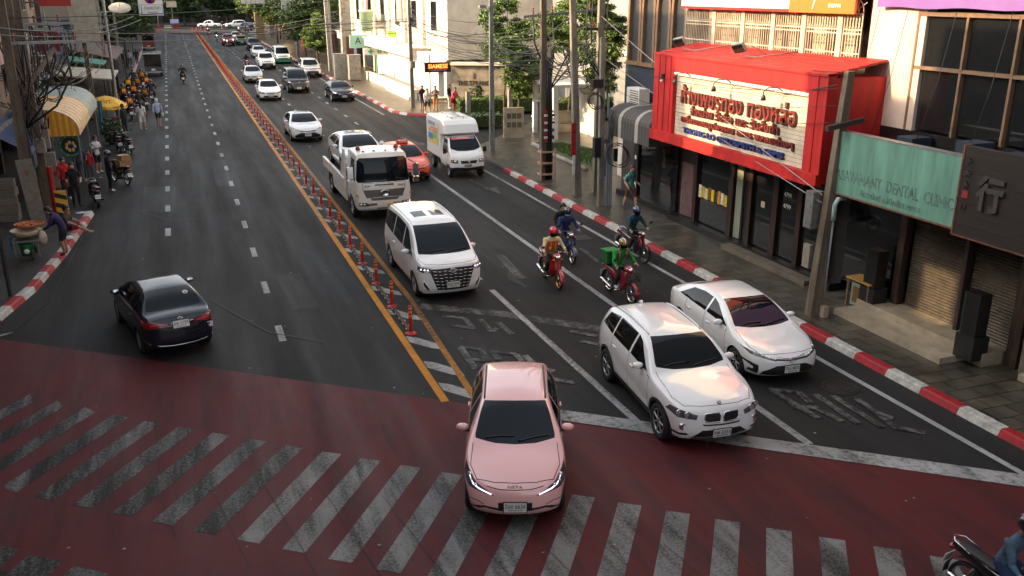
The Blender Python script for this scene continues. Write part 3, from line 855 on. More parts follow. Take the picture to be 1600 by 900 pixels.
spec('x3', L=4.65, W=1.88, H=1.67, wb=2.81, fo=.86, rw=.365, peak=2.7, nose=.30, tail=.22, kc=.15, crown=.05, tumble=.27, ww=.245, clad=.07, archk=1.10,
     top=[(0, .86), (.10, .94), (.45, 1.03), (.95, 1.10), (1.34, 1.14), (1.75, 1.39), (2.12, 1.58), (2.5, 1.655), (3.2, 1.665), (3.9, 1.62), (4.25, 1.56), (4.5, 1.12), (4.65, 1.0)],
     belt=[(0, .90), (.6, 1.0), (1.4, 1.06), (3.4, 1.14), (4.65, 1.12)], fset=[(.2, .10), (.45, 0.0), (.7, .03), (.95, .10), (1.2, .25)],
     bot=[(0, .30), (.5, .24), (4.1, .26), (4.65, .36)], sill=.40,
     ws=(1.36, 2.12, .72, .57), doors=(1.35, 2.42, 3.35), side=(1.50, 2.15, 3.95, 4.12), qd=3.40, hoodx=.16, chrh=0, spokes=7)
spec('corolla', L=4.63, W=1.78, H=1.435, wb=2.7, fo=.95, rw=.32, peak=2.75, nose=.36, tail=.25, kc=.17, crown=.05, tumble=.31,
     top=[(0, .66), (.10, .75), (.5, .86), (1.18, .95), (1.7, 1.20), (2.15, 1.37), (2.6, 1.432), (3.1, 1.42), (3.6, 1.31), (4.15, 1.07), (4.42, 1.05), (4.56, 1.0), (4.63, .92)],
     belt=[(0, .70), (.6, .84), (1.3, .91), (3.4, .98), (4.63, 1.0)], fset=[(.2, .10), (.40, 0.0), (.58, .02), (.75, .10), (1.0, .25)],
     ws=(1.20, 2.14, .69, .53), rwin=(4.10, 3.42, .66, .52), doors=(1.38, 2.42, 3.35), side=(1.40, 2.15, 3.35, 3.80), hoodx=.15, chrh=1, spokes=8)
spec('camry', L=4.885, W=1.84, H=1.445, wb=2.825, fo=1.0, rw=.335, peak=2.9, nose=.34, tail=.25, kc=.17, crown=.05, tumble=.31,
     top=[(0, .70), (.10, .78), (.5, .89), (1.3, .97), (1.8, 1.22), (2.25, 1.385), (2.7, 1.44), (3.2, 1.43), (3.75, 1.33), (4.35, 1.10), (4.7, 1.07), (4.82, 1.0), (4.885, .92)],
     belt=[(0, .74), (.6, .87), (1.4, .93), (3.5, .99), (4.885, 1.0)], fset=[(.2, .09), (.42, 0.0), (.6, .02), (.8, .10), (1.0, .25)],
     ws=(1.32, 2.24, .71, .55), rwin=(4.3, 3.6, .68, .54), doors=(1.5, 2.55, 3.5), side=(1.52, 2.25, 3.55, 3.95), hoodx=.15, chrh=1, spokes=5, res=(56, 18, 12))
spec('mazda', L=4.34, W=1.695, H=1.47, wb=2.57, fo=.82, rw=.31, peak=2.6, nose=.36, tail=.22, kc=.17, crown=.045, tumble=.31,
     top=[(0, .66), (.10, .76), (.5, .90), (1.12, .99), (1.6, 1.24), (2.0, 1.40), (2.45, 1.465), (2.9, 1.45), (3.35, 1.35), (3.82, 1.08), (4.1, 1.055), (4.26, 1.0), (4.34, .90)],
     belt=[(0, .70), (.6, .87), (1.2, .94), (3.2, 1.0), (4.34, 1.01)], rset=[(.2, .10), (.45, 0.0), (.7, .03), (.95, .08), (1.2, .2)],
     ws=(1.14, 2.0, .66, .51), rwin=(3.80, 3.12, .63, .50), doors=(1.3, 2.25, 3.12), side=(1.32, 2.0, 3.12, 3.48), plate_rz=.86)
spec('alphard', L=4.995, W=1.85, H=1.94, wb=3.0, fo=.90, rw=.345, peak=3.0, nose=.22, tail=.16, kc=.15, crown=.05, tumble=.20, wtop=.17, roofdrop=.08,
     top=[(0, 1.03), (.08, 1.09), (.4, 1.16), (.66, 1.20), (1.2, 1.53), (1.72, 1.80), (2.2, 1.905), (3.2, 1.94), (4.3, 1.91), (4.72, 1.84), (4.88, 1.3), (4.995, 1.1)],
     belt=[(0, 1.02), (.7, 1.06), (1.5, 1.08), (3.0, 1.14), (4.995, 1.18)], fset=[(.2, .08), (.45, 0.0), (.8, .02), (1.0, .06), (1.2, .16)],
     plan=[(0, .93), (.3, .98), (1.0, 1.0), (3.2, 1.0), (4.5, .985), (4.995, .92)],
     ws=(.68, 1.74, .76, .66), doors=(1.15, 2.15, 3.3), side=(.98, 1.75, 4.5, 4.66), qd=3.32, hoodx=.12, mirx=.42, mirs=1.1, spokes=5, chrh=1)
spec('hatch', L=4.12, W=1.73, H=1.48, wb=2.55, fo=.84, rw=.30, peak=2.4, nose=.34, tail=.22, kc=.17, crown=.05, tumble=.30, lowres=1, res=(44, 14, 10),
     top=[(0, .68), (.10, .78), (.5, .90), (1.05, .99), (1.9, 1.42), (2.4, 1.475), (3.0, 1.46), (3.5, 1.36), (3.9, 1.06), (4.12, .95)],
     belt=[(0, .72), (.6, .87), (1.2, .95), (3.2, 1.0), (4.12, 1.0)],
     ws=(1.07, 1.88, .67, .53), doors=(1.25, 2.2, 3.05), side=(1.27, 1.9, 3.25, 3.5))
spec('suv', L=4.75, W=1.86, H=1.80, wb=2.8, fo=.88, rw=.38, peak=2.6, nose=.28, tail=.15, kc=.14, crown=.05, tumble=.24, lowres=1, res=(44, 14, 10), clad=.03,
     top=[(0, .95), (.10, 1.02), (.5, 1.09), (1.3, 1.14), (2.0, 1.66), (2.5, 1.78), (3.4, 1.80), (4.3, 1.75), (4.6, 1.5), (4.75, 1.15)],
     belt=[(0, 1.0), (.6, 1.06), (1.4, 1.10), (4.75, 1.16)], bot=[(0, .42), (.5, .34), (4.2, .36), (4.75, .48)], sill=.48,
     ws=(1.32, 1.98, .72, .60), doors=(1.4, 2.4, 3.3), side=(1.5, 2.0, 4.2, 4.4), wtop=.13)
spec('pickup', L=5.2, W=1.86, H=1.78, wb=3.1, fo=.92, rw=.38, peak=2.6, nose=.28, tail=.10, kc=.14, crown=.05, tumble=.24, lowres=1, res=(52, 14, 10), clad=.03,
     top=[(0, .95), (.10, 1.02), (.5, 1.09), (1.35, 1.14), (2.05, 1.64), (2.5, 1.76), (3.1, 1.76), (3.4, 1.66), (3.58, 1.12), (3.8, 1.10), (5.0, 1.10), (5.2, 1.08)],
     belt=[(0, 1.0), (.6, 1.06), (1.4, 1.10), (5.2, 1.12)], bot=[(0, .42), (.5, .34), (4.7, .40), (5.2, .5)], sill=.48,
     ws=(1.36, 2.03, .72, .60), doors=(1.4, 2.4, 3.25), side=(1.5, 2.05, 3.12, 3.3), wtop=.13)
spec('van', L=5.0, W=1.9, H=1.97, wb=3.0, fo=.9, rw=.33, peak=3.0, nose=.26, tail=.12, kc=.15, crown=.06, tumble=.18, wtop=.16, lowres=1, res=(48, 14, 12),
     top=[(0, .98), (.10, 1.06), (.45, 1.16), (1.0, 1.56), (1.5, 1.84), (2.0, 1.95), (3.2, 1.97), (4.6, 1.93), (4.9, 1.4), (5.0, 1.1)],
     belt=[(0, 1.0), (.8, 1.08), (2, 1.12), (5.0, 1.14)], ws=(.5, 1.46, .76, .66), doors=(1.1, 2.1, 3.2), side=(.95, 1.5, 4.4, 4.6), mirx=.35)
# ---- the faces of the cars
def face_pink(c):
    c.seam_front([(0, .70), (.25, .705), (.45, .73)])
    c.front('headlight', [(.80, .90), (.835, .72), (.80, .665), (.66, .645), (.33, .60), (.42, .665), (.62, .745)])
    c.front('black', [(.27, .345), (.27, .50), (0, .50), (0, .345)], twin=False)
    c.front('black', [(.27, .355), (.27, .40), (.50, .415), (.66, .335), (.60, .325), (.48, .375)], twin=False)
    c.front('black', [(.56, .40), (.80, .30), (.80, .27), (.50, .385)], twin=False)
    c.seam_front([(.80, .47), (.60, .47), (.50, .43)], .014)
    c.front('lip', [(.80, .285), (.78, .20), (.6, .19), (.6, .25)], twin=False)
    c.front('lip', [(.605, .19), (.605, .25), (0, .245), (0, .19)], twin=False)
def ext_pink(c, root):
    for sg in (1, -1):
        b = B()
        for y, z, r in ((.73, .80, .045), (.71, .745, .03), (.63, .715, .028)):
            p = c.fx(y * sg, z)
            if p: b.ell(Vl(c, p), (.02, r, r * .9), m_lens, 10, 6)
        pts = [c.fx(y * sg, z) for y, z in ((.74, .80), (.67, .715), (.58, .675), (.38, .625))]
        b.tube([Vl(c, p) + Vector((.006, 0, 0)) for p in pts if p], .011, m_drl, 5)
        b.build('lamp_insert', root)
    o = Vl(c, c.fx(0, .735)); b = B(); b.text('NETA', frame(o + Vector((.012, 0, .004)), (0, 1, 0), (-.3, 0, 1)), m_chr, .05, .24, .012); b.build('badge', root)
    # flush grip handles stand out pink on both doors
def face_x3(c):
    c.front('headlight', [(.46, .79), (.49, .70), (.80, .735), (.90, .80), (.86, .89), (.80, .89)])
    c.front('grille', [(.035, .655), (.31, .665), (.34, .72), (.32, .81), (.06, .815), (.03, .76)])
    c.front('black', [(0, .575), (0, .605), (.34, .615), (.38, .63), (.36, .585)], twin=False)
    c.front('black', [(0, .36), (0, .50), (.38, .50), (.58, .35)], twin=False)
    c.front('black', [(.62, .40), (.66, .445), (.86, .43), (.86, .38)], twin=False)
    c.front('lip', [(0, .32), (0, .355), (.60, .345), (.55, .31)], twin=False)
    c.sides('trim', [(1.32, .25), (1.32, .42), (3.22, .42), (3.22, .25)])
def ext_x3(c, root):
    for sg in (1, -1):
        b = B()
        for y, z in ((.64, .79), (.77, .82)):
            p = c.fx(y * sg, z)
            if p: b.lathe([(.062, -.01), (.068, .012), (.05, .012), (.035, .004), (0, .02)], m_lens, 14, frame(Vl(c, p), (0, 1, 0), (0, 0, 1), (1, 0, 0)))
        b.build('lamp_insert', root)
        b = B(); p = Vl(c, c.fx(.72 * sg, .565)); b.lathe([(.065, -.03), (.066, .014), (.05, .016), (.03, .004), (0, .01)], m_chr, 16, frame(p, (0, 1, 0), (0, 0, 1), (1, 0, 0))); b.build('fog_lamp', root)
        b = B(); ring = [c.fx(sg * y, z) for y, z in ((.03, .65), (.17, .648), (.31, .66), (.345, .72), (.325, .815), (.19, .825), (.06, .82), (.025, .76))]
        b.tube([Vl(c, p) + Vector((.008, 0, 0)) for p in ring], .012, m_chr, 6, closed=True); b.build('grille_surround', root)
        b = B()
        for k in range(9):
            y = sg * (.065 + .03 * k); p = c.fx(y, .67); q = c.fx(y, .805)
            b.cyl(Vl(c, p) + Vector((.006, 0, 0)), Vl(c, q) + Vector((.006, 0, 0)), .006, m_trim, n=4)
        b.build('grille_bars', root)
    p = c.tz(.20, 0); o = Vl(c, p); M = frame(o + Vector((0, 0, .006)), (0, 1, 0), (-1, 0, .35))
    b = B(); b.lathe([(0, .006), (.03, .006), (.03, .0), (.041, .0), (.041, .009), (.036, .01), (.03, .008)], m_trim, 18, M)
    bl = mat('badge_blue', (.02, .12, .42), .3)
    for k in range(4):
        vs = [(0, 0, .009)] + [(.029 * math.cos(R(90 * k + a)), .029 * math.sin(R(90 * k + a)), .009) for a in (0, 22, 45, 67, 90)]
        b.add(vs, [(0, i, i + 1) for i in range(1, 5)], m_plate if k % 2 else bl, False, M)
    b.build('badge', root)
    p = c.tz(3.9, 0); b = B(); b.prism([(0, 0), (.18, 0), (.05, .075), (.02, .07)], -.02, .02, c.P, M=frame(Vl(c, p) + Vector((-.05, 0, -.01)), (-1, 0, 0), (0, 0, 1))); b.build('roof_antenna', root)
def face_corolla(c):
    c.front('headlight', [(.86, .80), (.80, .70), (.36, .60), (.34, .635), (.60, .70)])
    c.front('black', [(.36, .615), (.36, .655), (0, .625), (0, .595)], twin=False)
    c.front('black', [(0, .26), (0, .52), (.36, .50), (.62, .37), (.66, .28)], twin=False)
    c.front('black', [(.70, .36), (.70, .50), (.86, .55), (.86, .51), (.77, .44), (.77, .36)], twin=False)
    c.front('black', [(.70, .30), (.70, .38), (.80, .38), (.80, .30)], twin=False)
def ext_corolla(c, root):
    for sg in (1, -1):
        b = B()
        for y, z, r in ((.72, .735, .034), (.60, .70, .034), (.48, .665, .03)):
            p = c.fx(y * sg, z)
            if p: b.ell(Vl(c, p), (.02, r, r), m_lens, 10, 6)
        b.build('lamp_insert', root)
    b = B(); pts = [c.fx(y, .648 + .045 * (y / .34) ** 2) for y in (-.34, -.2, -.08, .08, .2, .34)]
    b.tube([Vl(c, p) + Vector((.01, 0, 0)) for p in pts], .009, m_chr, 5); b.build('chrome_strip', root)
    o = Vl(c, c.fx(0, .615)) + Vector((.018, 0, 0)); b = B(); M = frame(o, (0, 1, 0), (0, 0, 1), (1, 0, 0))
    for rx_, ry_, cy in ((.085, .055, 0), (.028, .052, 0), (.06, .02, .02)):
        b.tube([(rx_ * math.cos(R(20 * k)), ry_ * math.sin(R(20 * k)) + cy, 0) for k in range(18)], .007, m_chr, 5, M, closed=True)
    b.build('badge', root)
    b = B()
    for k in range(5): 
        z = .30 + k * .045; hw = .58 - k * .06
        pts = [c.fx(y, z) for y in (-hw, -hw / 2, 0, hw / 2, hw)]
        b.tube([Vl(c, p) + Vector((.004, 0, 0)) for p in pts], .006, m_trim, 4)
    b.build('grille_bars', root)
def face_alph(c):
    c.front('grille', [(0, .34), (0, .97), (.60, .95), (.62, .86), (.44, .36)], twin=False)
    c.front('headlight', [(.62, .86), (.60, .97), (.74, .985), (.93, 1.0), (.93, .90), (.80, .85)])
    c.front('black', [(.66, .37), (.80, .63), (.80, .50), (.72, .38)], twin=False)
    c.topcut('sunroof#1', [(2.35, .08), (2.35, .46), (2.95, .46), (2.95, .08)], twin=True)
    c.seam_front([(0, .30), (.5, .33), (.8, .36)], .01)
def ext_alph(c, root):
    b = B()
    for k in range(6):
        z = .42 + k * .092; hw = .47 + k * .026
        for s0 in range(8):
            y0 = -hw + 2 * hw * s0 / 8; y1 = y0 + 2 * hw / 8 * .80
            pts = [c.fx(y0 + (y1 - y0) * t, z + (.012 if s0 % 2 else 0)) for t in (0, .5, 1)]
            if None not in pts: b.tube([Vl(c, p) + Vector((.010, 0, 0)) for p in pts], .011, m_chr, 5)
    b.build('grille_bars', root)
    for sg in (1, -1):
        b = B()
        for y, z in ((.68, .93), (.76, .935), (.84, .94)):
            p = c.fx(y * sg, z)
            if p: b.ell(Vl(c, p), (.02, .028, .022), m_drl, 8, 6)
        pts = [c.fx(sg * y, z) for y, z in ((.64, .885), (.75, .88), (.88, .905))]
        b.tube([Vl(c, p) + Vector((.006, 0, 0)) for p in pts if p], .010, m_lens, 5)
        b.build('lamp_insert', root)
        b = B(); pts = [c.fx(sg * y, z) for y, z in ((.655, .37), (.72, .50), (.80, .635))]
        b.tube([Vl(c, p) + Vector((.006, 0, 0)) for p in pts if p], .010, m_chr, 5); b.build('chrome_strip', root)
    o = Vl(c, c.fx(0, .90)) + Vector((.02, 0, 0)); b = B(); M = frame(o, (0, 1, 0), (0, 0, 1), (1, 0, 0))
    for rx_, ry_, cy in ((.09, .06, 0), (.03, .056, 0), (.065, .022, .022)):
        b.tube([(rx_ * math.cos(R(20 * k)), ry_ * math.sin(R(20 * k)) + cy, 0) for k in range(18)], .008, m_chr, 5, M, closed=True)
    b.build('badge', root)
def face_camry(c):
    c.front('headlight', [(.88, .86), (.84, .74), (.42, .64), (.40, .68), (.62, .76)])
    c.front('black', [(.42, .64), (.42, .69), (0, .66), (0, .60)], twin=False)
    c.front('black', [(0, .26), (0, .56), (.40, .56), (.72, .40), (.70, .28)], twin=False)
    c.topcut('sunroof#1', [(2.45, 0), (2.45, .42), (3.05, .42), (3.05, 0)])
def ext_camry(c, root):
    for sg in (1, -1):
        b = B(); pts = [c.fx(sg * y, z) for y, z in ((.84, .80), (.70, .735), (.50, .68))]
        b.tube([Vl(c, p) + Vector((.006, 0, 0)) for p in pts if p], .018, m_lens, 6); b.build('lamp_insert', root)
    b = B(); pts = [c.fx(y, .625) for y in (-.4, -.2, 0, .2, .4)]; b.tube([Vl(c, p) + Vector((.01, 0, 0)) for p in pts], .010, m_chr, 5)
    for z in (.32, .40, .48):
        pts = [c.fx(y, z) for y in (-.5, -.25, 0, .25, .5)]; b.tube([Vl(c, p) + Vector((.006, 0, 0)) for p in pts], .008, m_trim, 4)
    b.build('grille_bars', root)
def face_mazda(c):
    c.front('headlight', [(.80, .80), (.78, .70), (.40, .62), (.42, .68)])
    c.front('black', [(0, .36), (0, .62), (.42, .62), (.5, .5), (.4, .36)], twin=False)
    c.rear('tail_light', [(.84, .98), (.86, .84), (.70, .80), (.30, .855), (.30, .89), (.62, .96)])
    c.rear('black', [(0, .745), (0, .83), (.30, .83), (.42, .80), (.36, .745)], twin=False)
    for pts in ([(0, .66), (.44, .665), (.54, .72), (.56, .82)], [(0, 1.0), (.4, 1.0), (.6, .97)]): c.seam_front(pts, .012, 1)
    c.rear('black', [(0, .25), (0, .36), (.62, .36), (.72, .25)], twin=False)
def ext_mazda(c, root):
    b = B(); pts = [c.rx(y, .375 + .10 * abs(y / .8) ** 3) for y in (-.78, -.7, -.5, -.25, 0, .25, .5, .7, .78)]
    b.tube([Vl(c, p) - Vector((.008, 0, 0)) for p in pts if p], .010, m_chr, 5)
    pts = [c.rx(y, .895) for y in (-.3, -.15, 0, .15, .3)]; b.tube([Vl(c, p) - Vector((.008, 0, 0)) for p in pts if p], .012, m_chr, 5)
    b.build('chrome_strip', root)
    for sg in (1, -1):
        b = B(); pts = [c.rx(sg * y, z) for y, z in ((.78, .92), (.66, .89), (.5, .878), (.34, .872))]
        b.tube([Vl(c, p) - Vector((.004, 0, 0)) for p in pts if p], .014, mat('tail_lamp_strip', (.5, .01, .012), .3, emit=0.03), 5); b.build('lamp_insert', root)
    o = Vl(c, c.rx(0, .96)) - Vector((.015, 0, 0)); b = B(); M = frame(o, (0, -1, 0), (0, 0, 1), (-1, 0, 0))
    b.tube([(.075 * math.cos(R(20 * k)), .05 * math.sin(R(20 * k)), 0) for k in range(18)], .008, m_chr, 5, M, closed=True)
    b.tube([(-.07, .02, 0), (-.03, .01, 0), (0, -.025, 0), (.03, .01, 0), (.07, .02, 0)], .008, m_chr, 5, M); b.build('badge', root)
    # lotus sticker on the rear window, square sticker on the boot
    p = c.tz(3.40, .36); q = c.tz(3.50, .36); o = Vl(c, p); up = (Vl(c, p) - Vl(c, q)).normalized()
    M = frame(o + Vector((0, 0, .012)), (0, -1, 0), up)
    b = B()
    for a, l in ((0, .10), (28, .095), (-28, .095), (56, .085), (-56, .085), (80, .07), (-80, .07)):
        d = Vector((math.sin(R(a)), math.cos(R(a)))); n = Vector((d.y, -d.x))
        pts = [d * .02, d * l * .55 + n * .02, d * l, d * l * .55 - n * .02]
        b.add([(v.x, v.y - .03, .002) for v in pts], [(0, 3, 2, 1)], m_plate, False, M)
    b.box((0, -.045, .002), (.10, .014, .002), m_plate, M=M); b.box((0, -.068, .002), (.07, .010, .002), m_plate, M=M)
    b.build('lotus_sticker', root)
    p = c.rx(.66, .70); M = frame(Vl(c, p) + Vector((-.012, 0, 0)), (0, -1, 0), (0, 0, 1), (-1, 0, 0))
    b = B(); b.box((0, 0, 0), (.15, .13, .006), m_plate, M=M); b.box((-.02, .02, .004), (.05, .05, .004), m_tail, M=M); b.build('square_sticker', root)
def face_gen(c, hz=.74, y0=.44):
    W2 = c.W / 2
    k = c.belt(.1) - .08
    c.front('headlight', [(W2 * .95, k + .10), (W2 * .95, k - .06), (W2 * .52, k - .10), (W2 * .48, k - .01)])
    c.front('black', [(0, k - .10), (0, k + .0), (W2 * .44, k - .0), (W2 * .40, k - .10)], twin=False)
    c.front('black', [(0, c.sp.get('gl', .30)), (0, k - .22), (W2 * .60, k - .24), (W2 * .66, c.sp.get('gl', .30))], twin=False)
def ext_gen(on):
    def f(c, root):
        W2 = c.W / 2; k = c.belt(.1) - .08
        for sg in (1, -1):
            p = c.fx(sg * W2 * .72, k + .01)
            if p is None: continue
            b = B(); b.ell(Vl(c, p) , (.03, .085, .05), m_on if on else m_lens, 10, 6); b.build('lamp_insert', root)
        b = B()
        for z in (k - .03, k - .07):
            pts = [c.fx(y, z) for y in (-.36, 0, .36)]
            b.tube([Vl(c, p) + Vector((.01, 0, 0)) for p in pts if p], .009, m_chr, 4)
        b.build('grille_bars', root)
    return f
FACES = dict(pink=(face_pink, ext_pink), x3=(face_x3, ext_x3), corolla=(face_corolla, ext_corolla), alphard=(face_alph, ext_alph), camry=(face_camry, ext_camry), mazda=(face_mazda, ext_mazda))
PARTN = dict(windscreen='windscreen', headlight='headlight', lip='bumper_lip')
_tmpl = {}
def car(sp, P_, name, label, loc, rz, plate=None, plate_rear=None, rails=False, mirror=None, on=False, group=None, scale=1.0, cat='car', plate_z=None, glass=None, colx=None, grill=True, ymul=1.0):
    key = (sp, bool(on))
    root = thing(name, label, cat, loc, rz, group)
    root.scale = (scale,) * 3
    c = Car(SPECS[sp]); c.P = P_
    std_cuts(c)
    fc, ex = FACES.get(sp, (face_gen, ext_gen(on)))
    fc(c)
    colours = dict(body=P_, gap=m_gap, trim=m_trim, black=m_trim, windscreen=glass or m_glass, rear_window=m_glass, side_window=m_glass2, headlight=m_lamp,
                   grille=m_trim, tail_light=m_tail, lip=m_chr if sp == 'x3' else mat('blue_black_trim', (.01, .018, .035), .25), sunroof=m_glass, door=P_)
    colours.update(colx or {})
    ex(c, root)
    std_extra(c, root, P_, plate, plate_rear, mirror, rails, plate_z, wip=True, ymul=ymul)
    bodyo = None
    for nm, me in c.finish(colours, PARTN):
        link(nm, me, root)
    return root
# ---- cabs of the two lorries (same shell builder) and their bodies
spec('lorry', L=2.0, W=2.12, H=2.55, wb=9, fo=1.12, rw=.42, peak=.6, nose=.16, tail=.0, kc=.0, crown=.05, tumble=.09, roofdrop=.02, res=(30, 24, 26), smooth=2,
     top=[(0, 2.32), (.1, 2.44), (.35, 2.52), (1.0, 2.55), (2.0, 2.54)], belt=[(0, 1.40), (2.0, 1.42)], bot=[(0, .42), (.5, .42), (.7, .5), (2.0, .6)],
     plan=[(0, .96), (.25, .99), (.6, 1.0), (2.0, 1.0)], fset=[(.4, .06), (.62, 0.0), (1.30, .02), (1.45, .05), (2.3, .24), (2.6, .5)], rset=[(0, 0), (3, 0)],
     ws=(0, 0, .9, .8), doors=(.3, 1.7, 1.8), side=(.42, .60, 1.3, 1.4), mirx=.1, ww=.27)
spec('minitruck', L=1.95, W=1.68, H=1.84, wb=9, fo=.62, rw=.29, peak=1.2, nose=.20, tail=.0, kc=.12, crown=.04, tumble=.17, roofdrop=.04, res=(34, 20, 18), smooth=2,
     top=[(0, .92), (.06, 1.0), (.2, 1.09), (.42, 1.17), (.75, 1.47), (1.08, 1.76), (1.3, 1.82), (1.95, 1.84)], belt=[(0, 1.02), (.5, 1.06), (1.95, 1.08)], bot=[(0, .36), (.5, .36), (1.95, .42)],
     plan=[(0, .93), (.3, .98), (.8, 1.0), (1.95, 1.0)], fset=[(.3, .04), (.5, 0.0), (.8, .02), (1.0, .08), (1.2, .2)], rset=[(0, 0), (3, 0)],
     ws=(.45, 1.08, .70, .60), doors=(.85, 1.75, 1.85), side=(.62, 1.05, 1.70, 1.72), mirx=.14, ww=.19)
def tow_truck(loc, rz):
    root = thing('tow_truck', 'cream flatbed tow truck carrying a white car', 'tow truck', loc, rz)
    X0 = 3.55
    c = Car(SPECS['lorry']); c.P = m_cream
    def V(p): return Vector((X0 - p[0], -p[1], p[2]))
    for sg in (1, -1):
        c.front('windscreen', [(0, 1.47), (0, 2.35), (.84 * sg, 2.35), (.93 * sg, 2.26), (1.0 * sg, 1.56), (.94 * sg, 1.47)], mirror=False, smax=1.0, nmin=.05, twin=False)
        c.front('black', [(0, .94), (0, 1.20), (.80 * sg, 1.20), (.68 * sg, .90)], mirror=False, twin=False)
        c.front('black', [(0, .80), (0, .90), (.55 * sg, .90), (.48 * sg, .80)], mirror=False, twin=False)
        c.front('black', [(.30 * sg, .47), (.30 * sg, .52), (0, .52), (0, .47)], mirror=False, twin=False)
    c.front('headlight', [(.98, .74), (.98, .60), (.62, .58), (.56, .66), (.66, .72)])
    c.front('black', [(.60, .60), (.56, .70), (.30, .70), (.30, .62)], twin=False)
    c.sides('side_window', [(.42, 1.48), (.62, 2.25), (1.35, 2.28), (1.35, 1.42), (.9, 1.40)], zmin=1.3, nmin=.25)
    c.sides('door', [(.34, .75), (.34, 1.40), (1.5, 1.40), (1.5, .95)], only=(0,))
    c.seam_side([(.34, .70), (.34, 1.45), (.55, 2.33), (1.5, 2.36), (1.5, .9)])
    c.seam_front([(.82, 1.44), (.78, 1.24), (.84, 1.22)], .014); c.seam_front([(0, 1.44), (.82, 1.44)], .014)
    c.arches()
    L2 = c.L / 2
    for nm, me in c.finish(dict(body=m_cream, gap=m_gap, trim=m_trim, black=mat('grille_grey', (.15, .14, .13), .4, .4), windscreen=m_glass, side_window=m_glass2, headlight=m_lamp, door=m_cream), {}):
        link(nm, me, root, (X0 - L2, 0, 0))
    def fx(y, z): return V(c.fx(y, z))
    b = B(); o = fx(0, 1.07) + Vector((.02, 0, 0)); M = frame(o, (0, 1, 0), (0, 0, 1), (1, 0, 0))
    b.lathe([(.0, .0), (.15, .0), (.17, .02), (.15, .045), (.12, .03), (.0, .02)], m_chr, 20, M @ Matrix.Diagonal((1.15, .8, 1, 1)))
    b.box((0, 0, .035), (.26, .035, .02), m_trim, M=M); b.build('badge', root)
    b = B(); b.text('HINO', frame(fx(-.60, 1.33) + Vector((.008, 0, 0)), (0, 1, 0), (0, 0, 1)), m_trim, .085, .36, .012); b.build('badge', root)
    b = B(); b.text('500', frame(fx(.62, 1.34) + Vector((.008, 0, 0)), (0, 1, 0), (0, 0, 1)), m_trim, .075, .26, .012); b.build('badge', root)
    for sg in (1, -1):
        b = B(); pts = [fx(sg * y, z) + Vector((.008, 0, 0)) for y, z in ((.965, .72), (.955, .60), (.70, .585))]; b.tube(pts, .014, m_drl if sg < 0 else m_lens, 5)
        for y in (.88, .76): b.ell(fx(sg * y, .66), (.03, .045, .04), m_lens, 8, 6)
        b.build('lamp_insert', root)
        b = B(); b.ell(fx(sg * 1.0, 1.0), (.05, .05, .05), m_amb, 8, 6); b.build('turn_signal', root)
        b = B(); b.cyl((X0 - .35, sg * 1.02, 2.2), (X0 - .1, sg * 1.22, 2.1), .02, m_trim, n=6); b.cyl((X0 - .1, sg * 1.22, 2.12), (X0 - .1, sg * 1.22, 1.55), .018, m_trim, n=6)
        b.box((X0 - .1, sg * 1.23, 1.87), (.09, .20, .44), m_chr); b.box((X0 - .1, sg * 1.23, 1.5), (.10, .22, .2), m_chr); b.build('wing_mirror', root)
        b = B(); pts = [fx(sg * y, 1.535 + .03 * k) + Vector((.02, 0, 0)) for k, y in enumerate((.85, .66, .46))]; b.tube(pts, .014, m_trim, 5); b.build('wiper', root)
        b = B(); b.lathe([(.09, 0), (.085, .05), (.075, .11), (.04, .15), (0, .16)], m_tail, 14, Matrix.Translation((X0 - 1.1, sg * .72, 2.53))); b.build('beacon', root)
    b = B(); b.tube([fx(y, 1.385) + Vector((.03, 0, 0)) for y in (-.35, -.1, .1, .35)], .02, m_trim, 6); b.build('grab_bar', root)
    b = B()
    for y in (-.62, -.22, .22, .62): b.box((X0 - .62, y, 2.55), (.06, .07, .04), m_trim)
    b.build('marker_lamps', root)
    o = fx(.0, .57) + Vector((.015, 0, 0)); b = B(); M = frame(o, (0, 1, 0), (0, 0, 1), (1, 0, 0)); b.box((.3, 0, 0), (.44, .19, .016), m_platey, M=M); b.text('83-3391', M @ Matrix.Translation((.3, .015, .01)), m_ink, .085, .38, .004); b.build('number_plate', root)
    # chassis, bed, side panels, headboard
    b = B()
    for sg in (1, -1): b.bx(-3.3, 2.4, sg * .32, sg * .46, .62, .85, m_under)
    b.bx(1.5, 2.9, -.8, .8, .5, .9, m_under); b.build('chassis', root)
    b = B(); steel = mat('worn_steel_deck', (.10, .085, .075), .55, .4, var=.5, vs=6, col2=(.06, .035, .025))
    b.bx(-3.75, 1.55, -1.06, 1.06, 1.0, 1.10, steel)
    for k in range(14): b.bx(-3.6 + .36 * k, -3.52 + .36 * k, -.95, .95, 1.10, 1.118, steel)
    b.build('deck', root)
    for sg in (1, -1):
        b = B(); b.bx(-3.78, 1.56, sg * 1.062, sg * 1.13, .93, 1.26, m_cream); b.bx(-3.78, 1.4, sg * 1.04, sg * 1.15, 1.262, 1.30, m_cream); b.build('side_rail', root)
        b = B(); b.prism([(-1.55, .42), (1.45, .42), (1.45, .92), (-1.75, .92)], sg * 1.02, sg * 1.07, m_cream, M=Matrix.Rotation(R(90), 4, 'X') if False else frame((0, 0, 0), (1, 0, 0), (0, 0, 1)));
        b.build('side_skirt', root)
        b = B(); b.prism([(.55, 1.302), (1.56, 1.302), (1.56, 2.45), (1.38, 2.45)], sg * -1.06, sg * -1.12, m_cream, M=frame((0, 0, 0), (1, 0, 0), (0, 0, 1))); b.build('headboard_gusset', root)
        put_wheel(root, (X0 - 1.12, sg * .92, .42), .42, .27, 7)
        put_wheel(root, (-2.25, sg * .86, .42), .42, .42, 7)
        b = B(); 
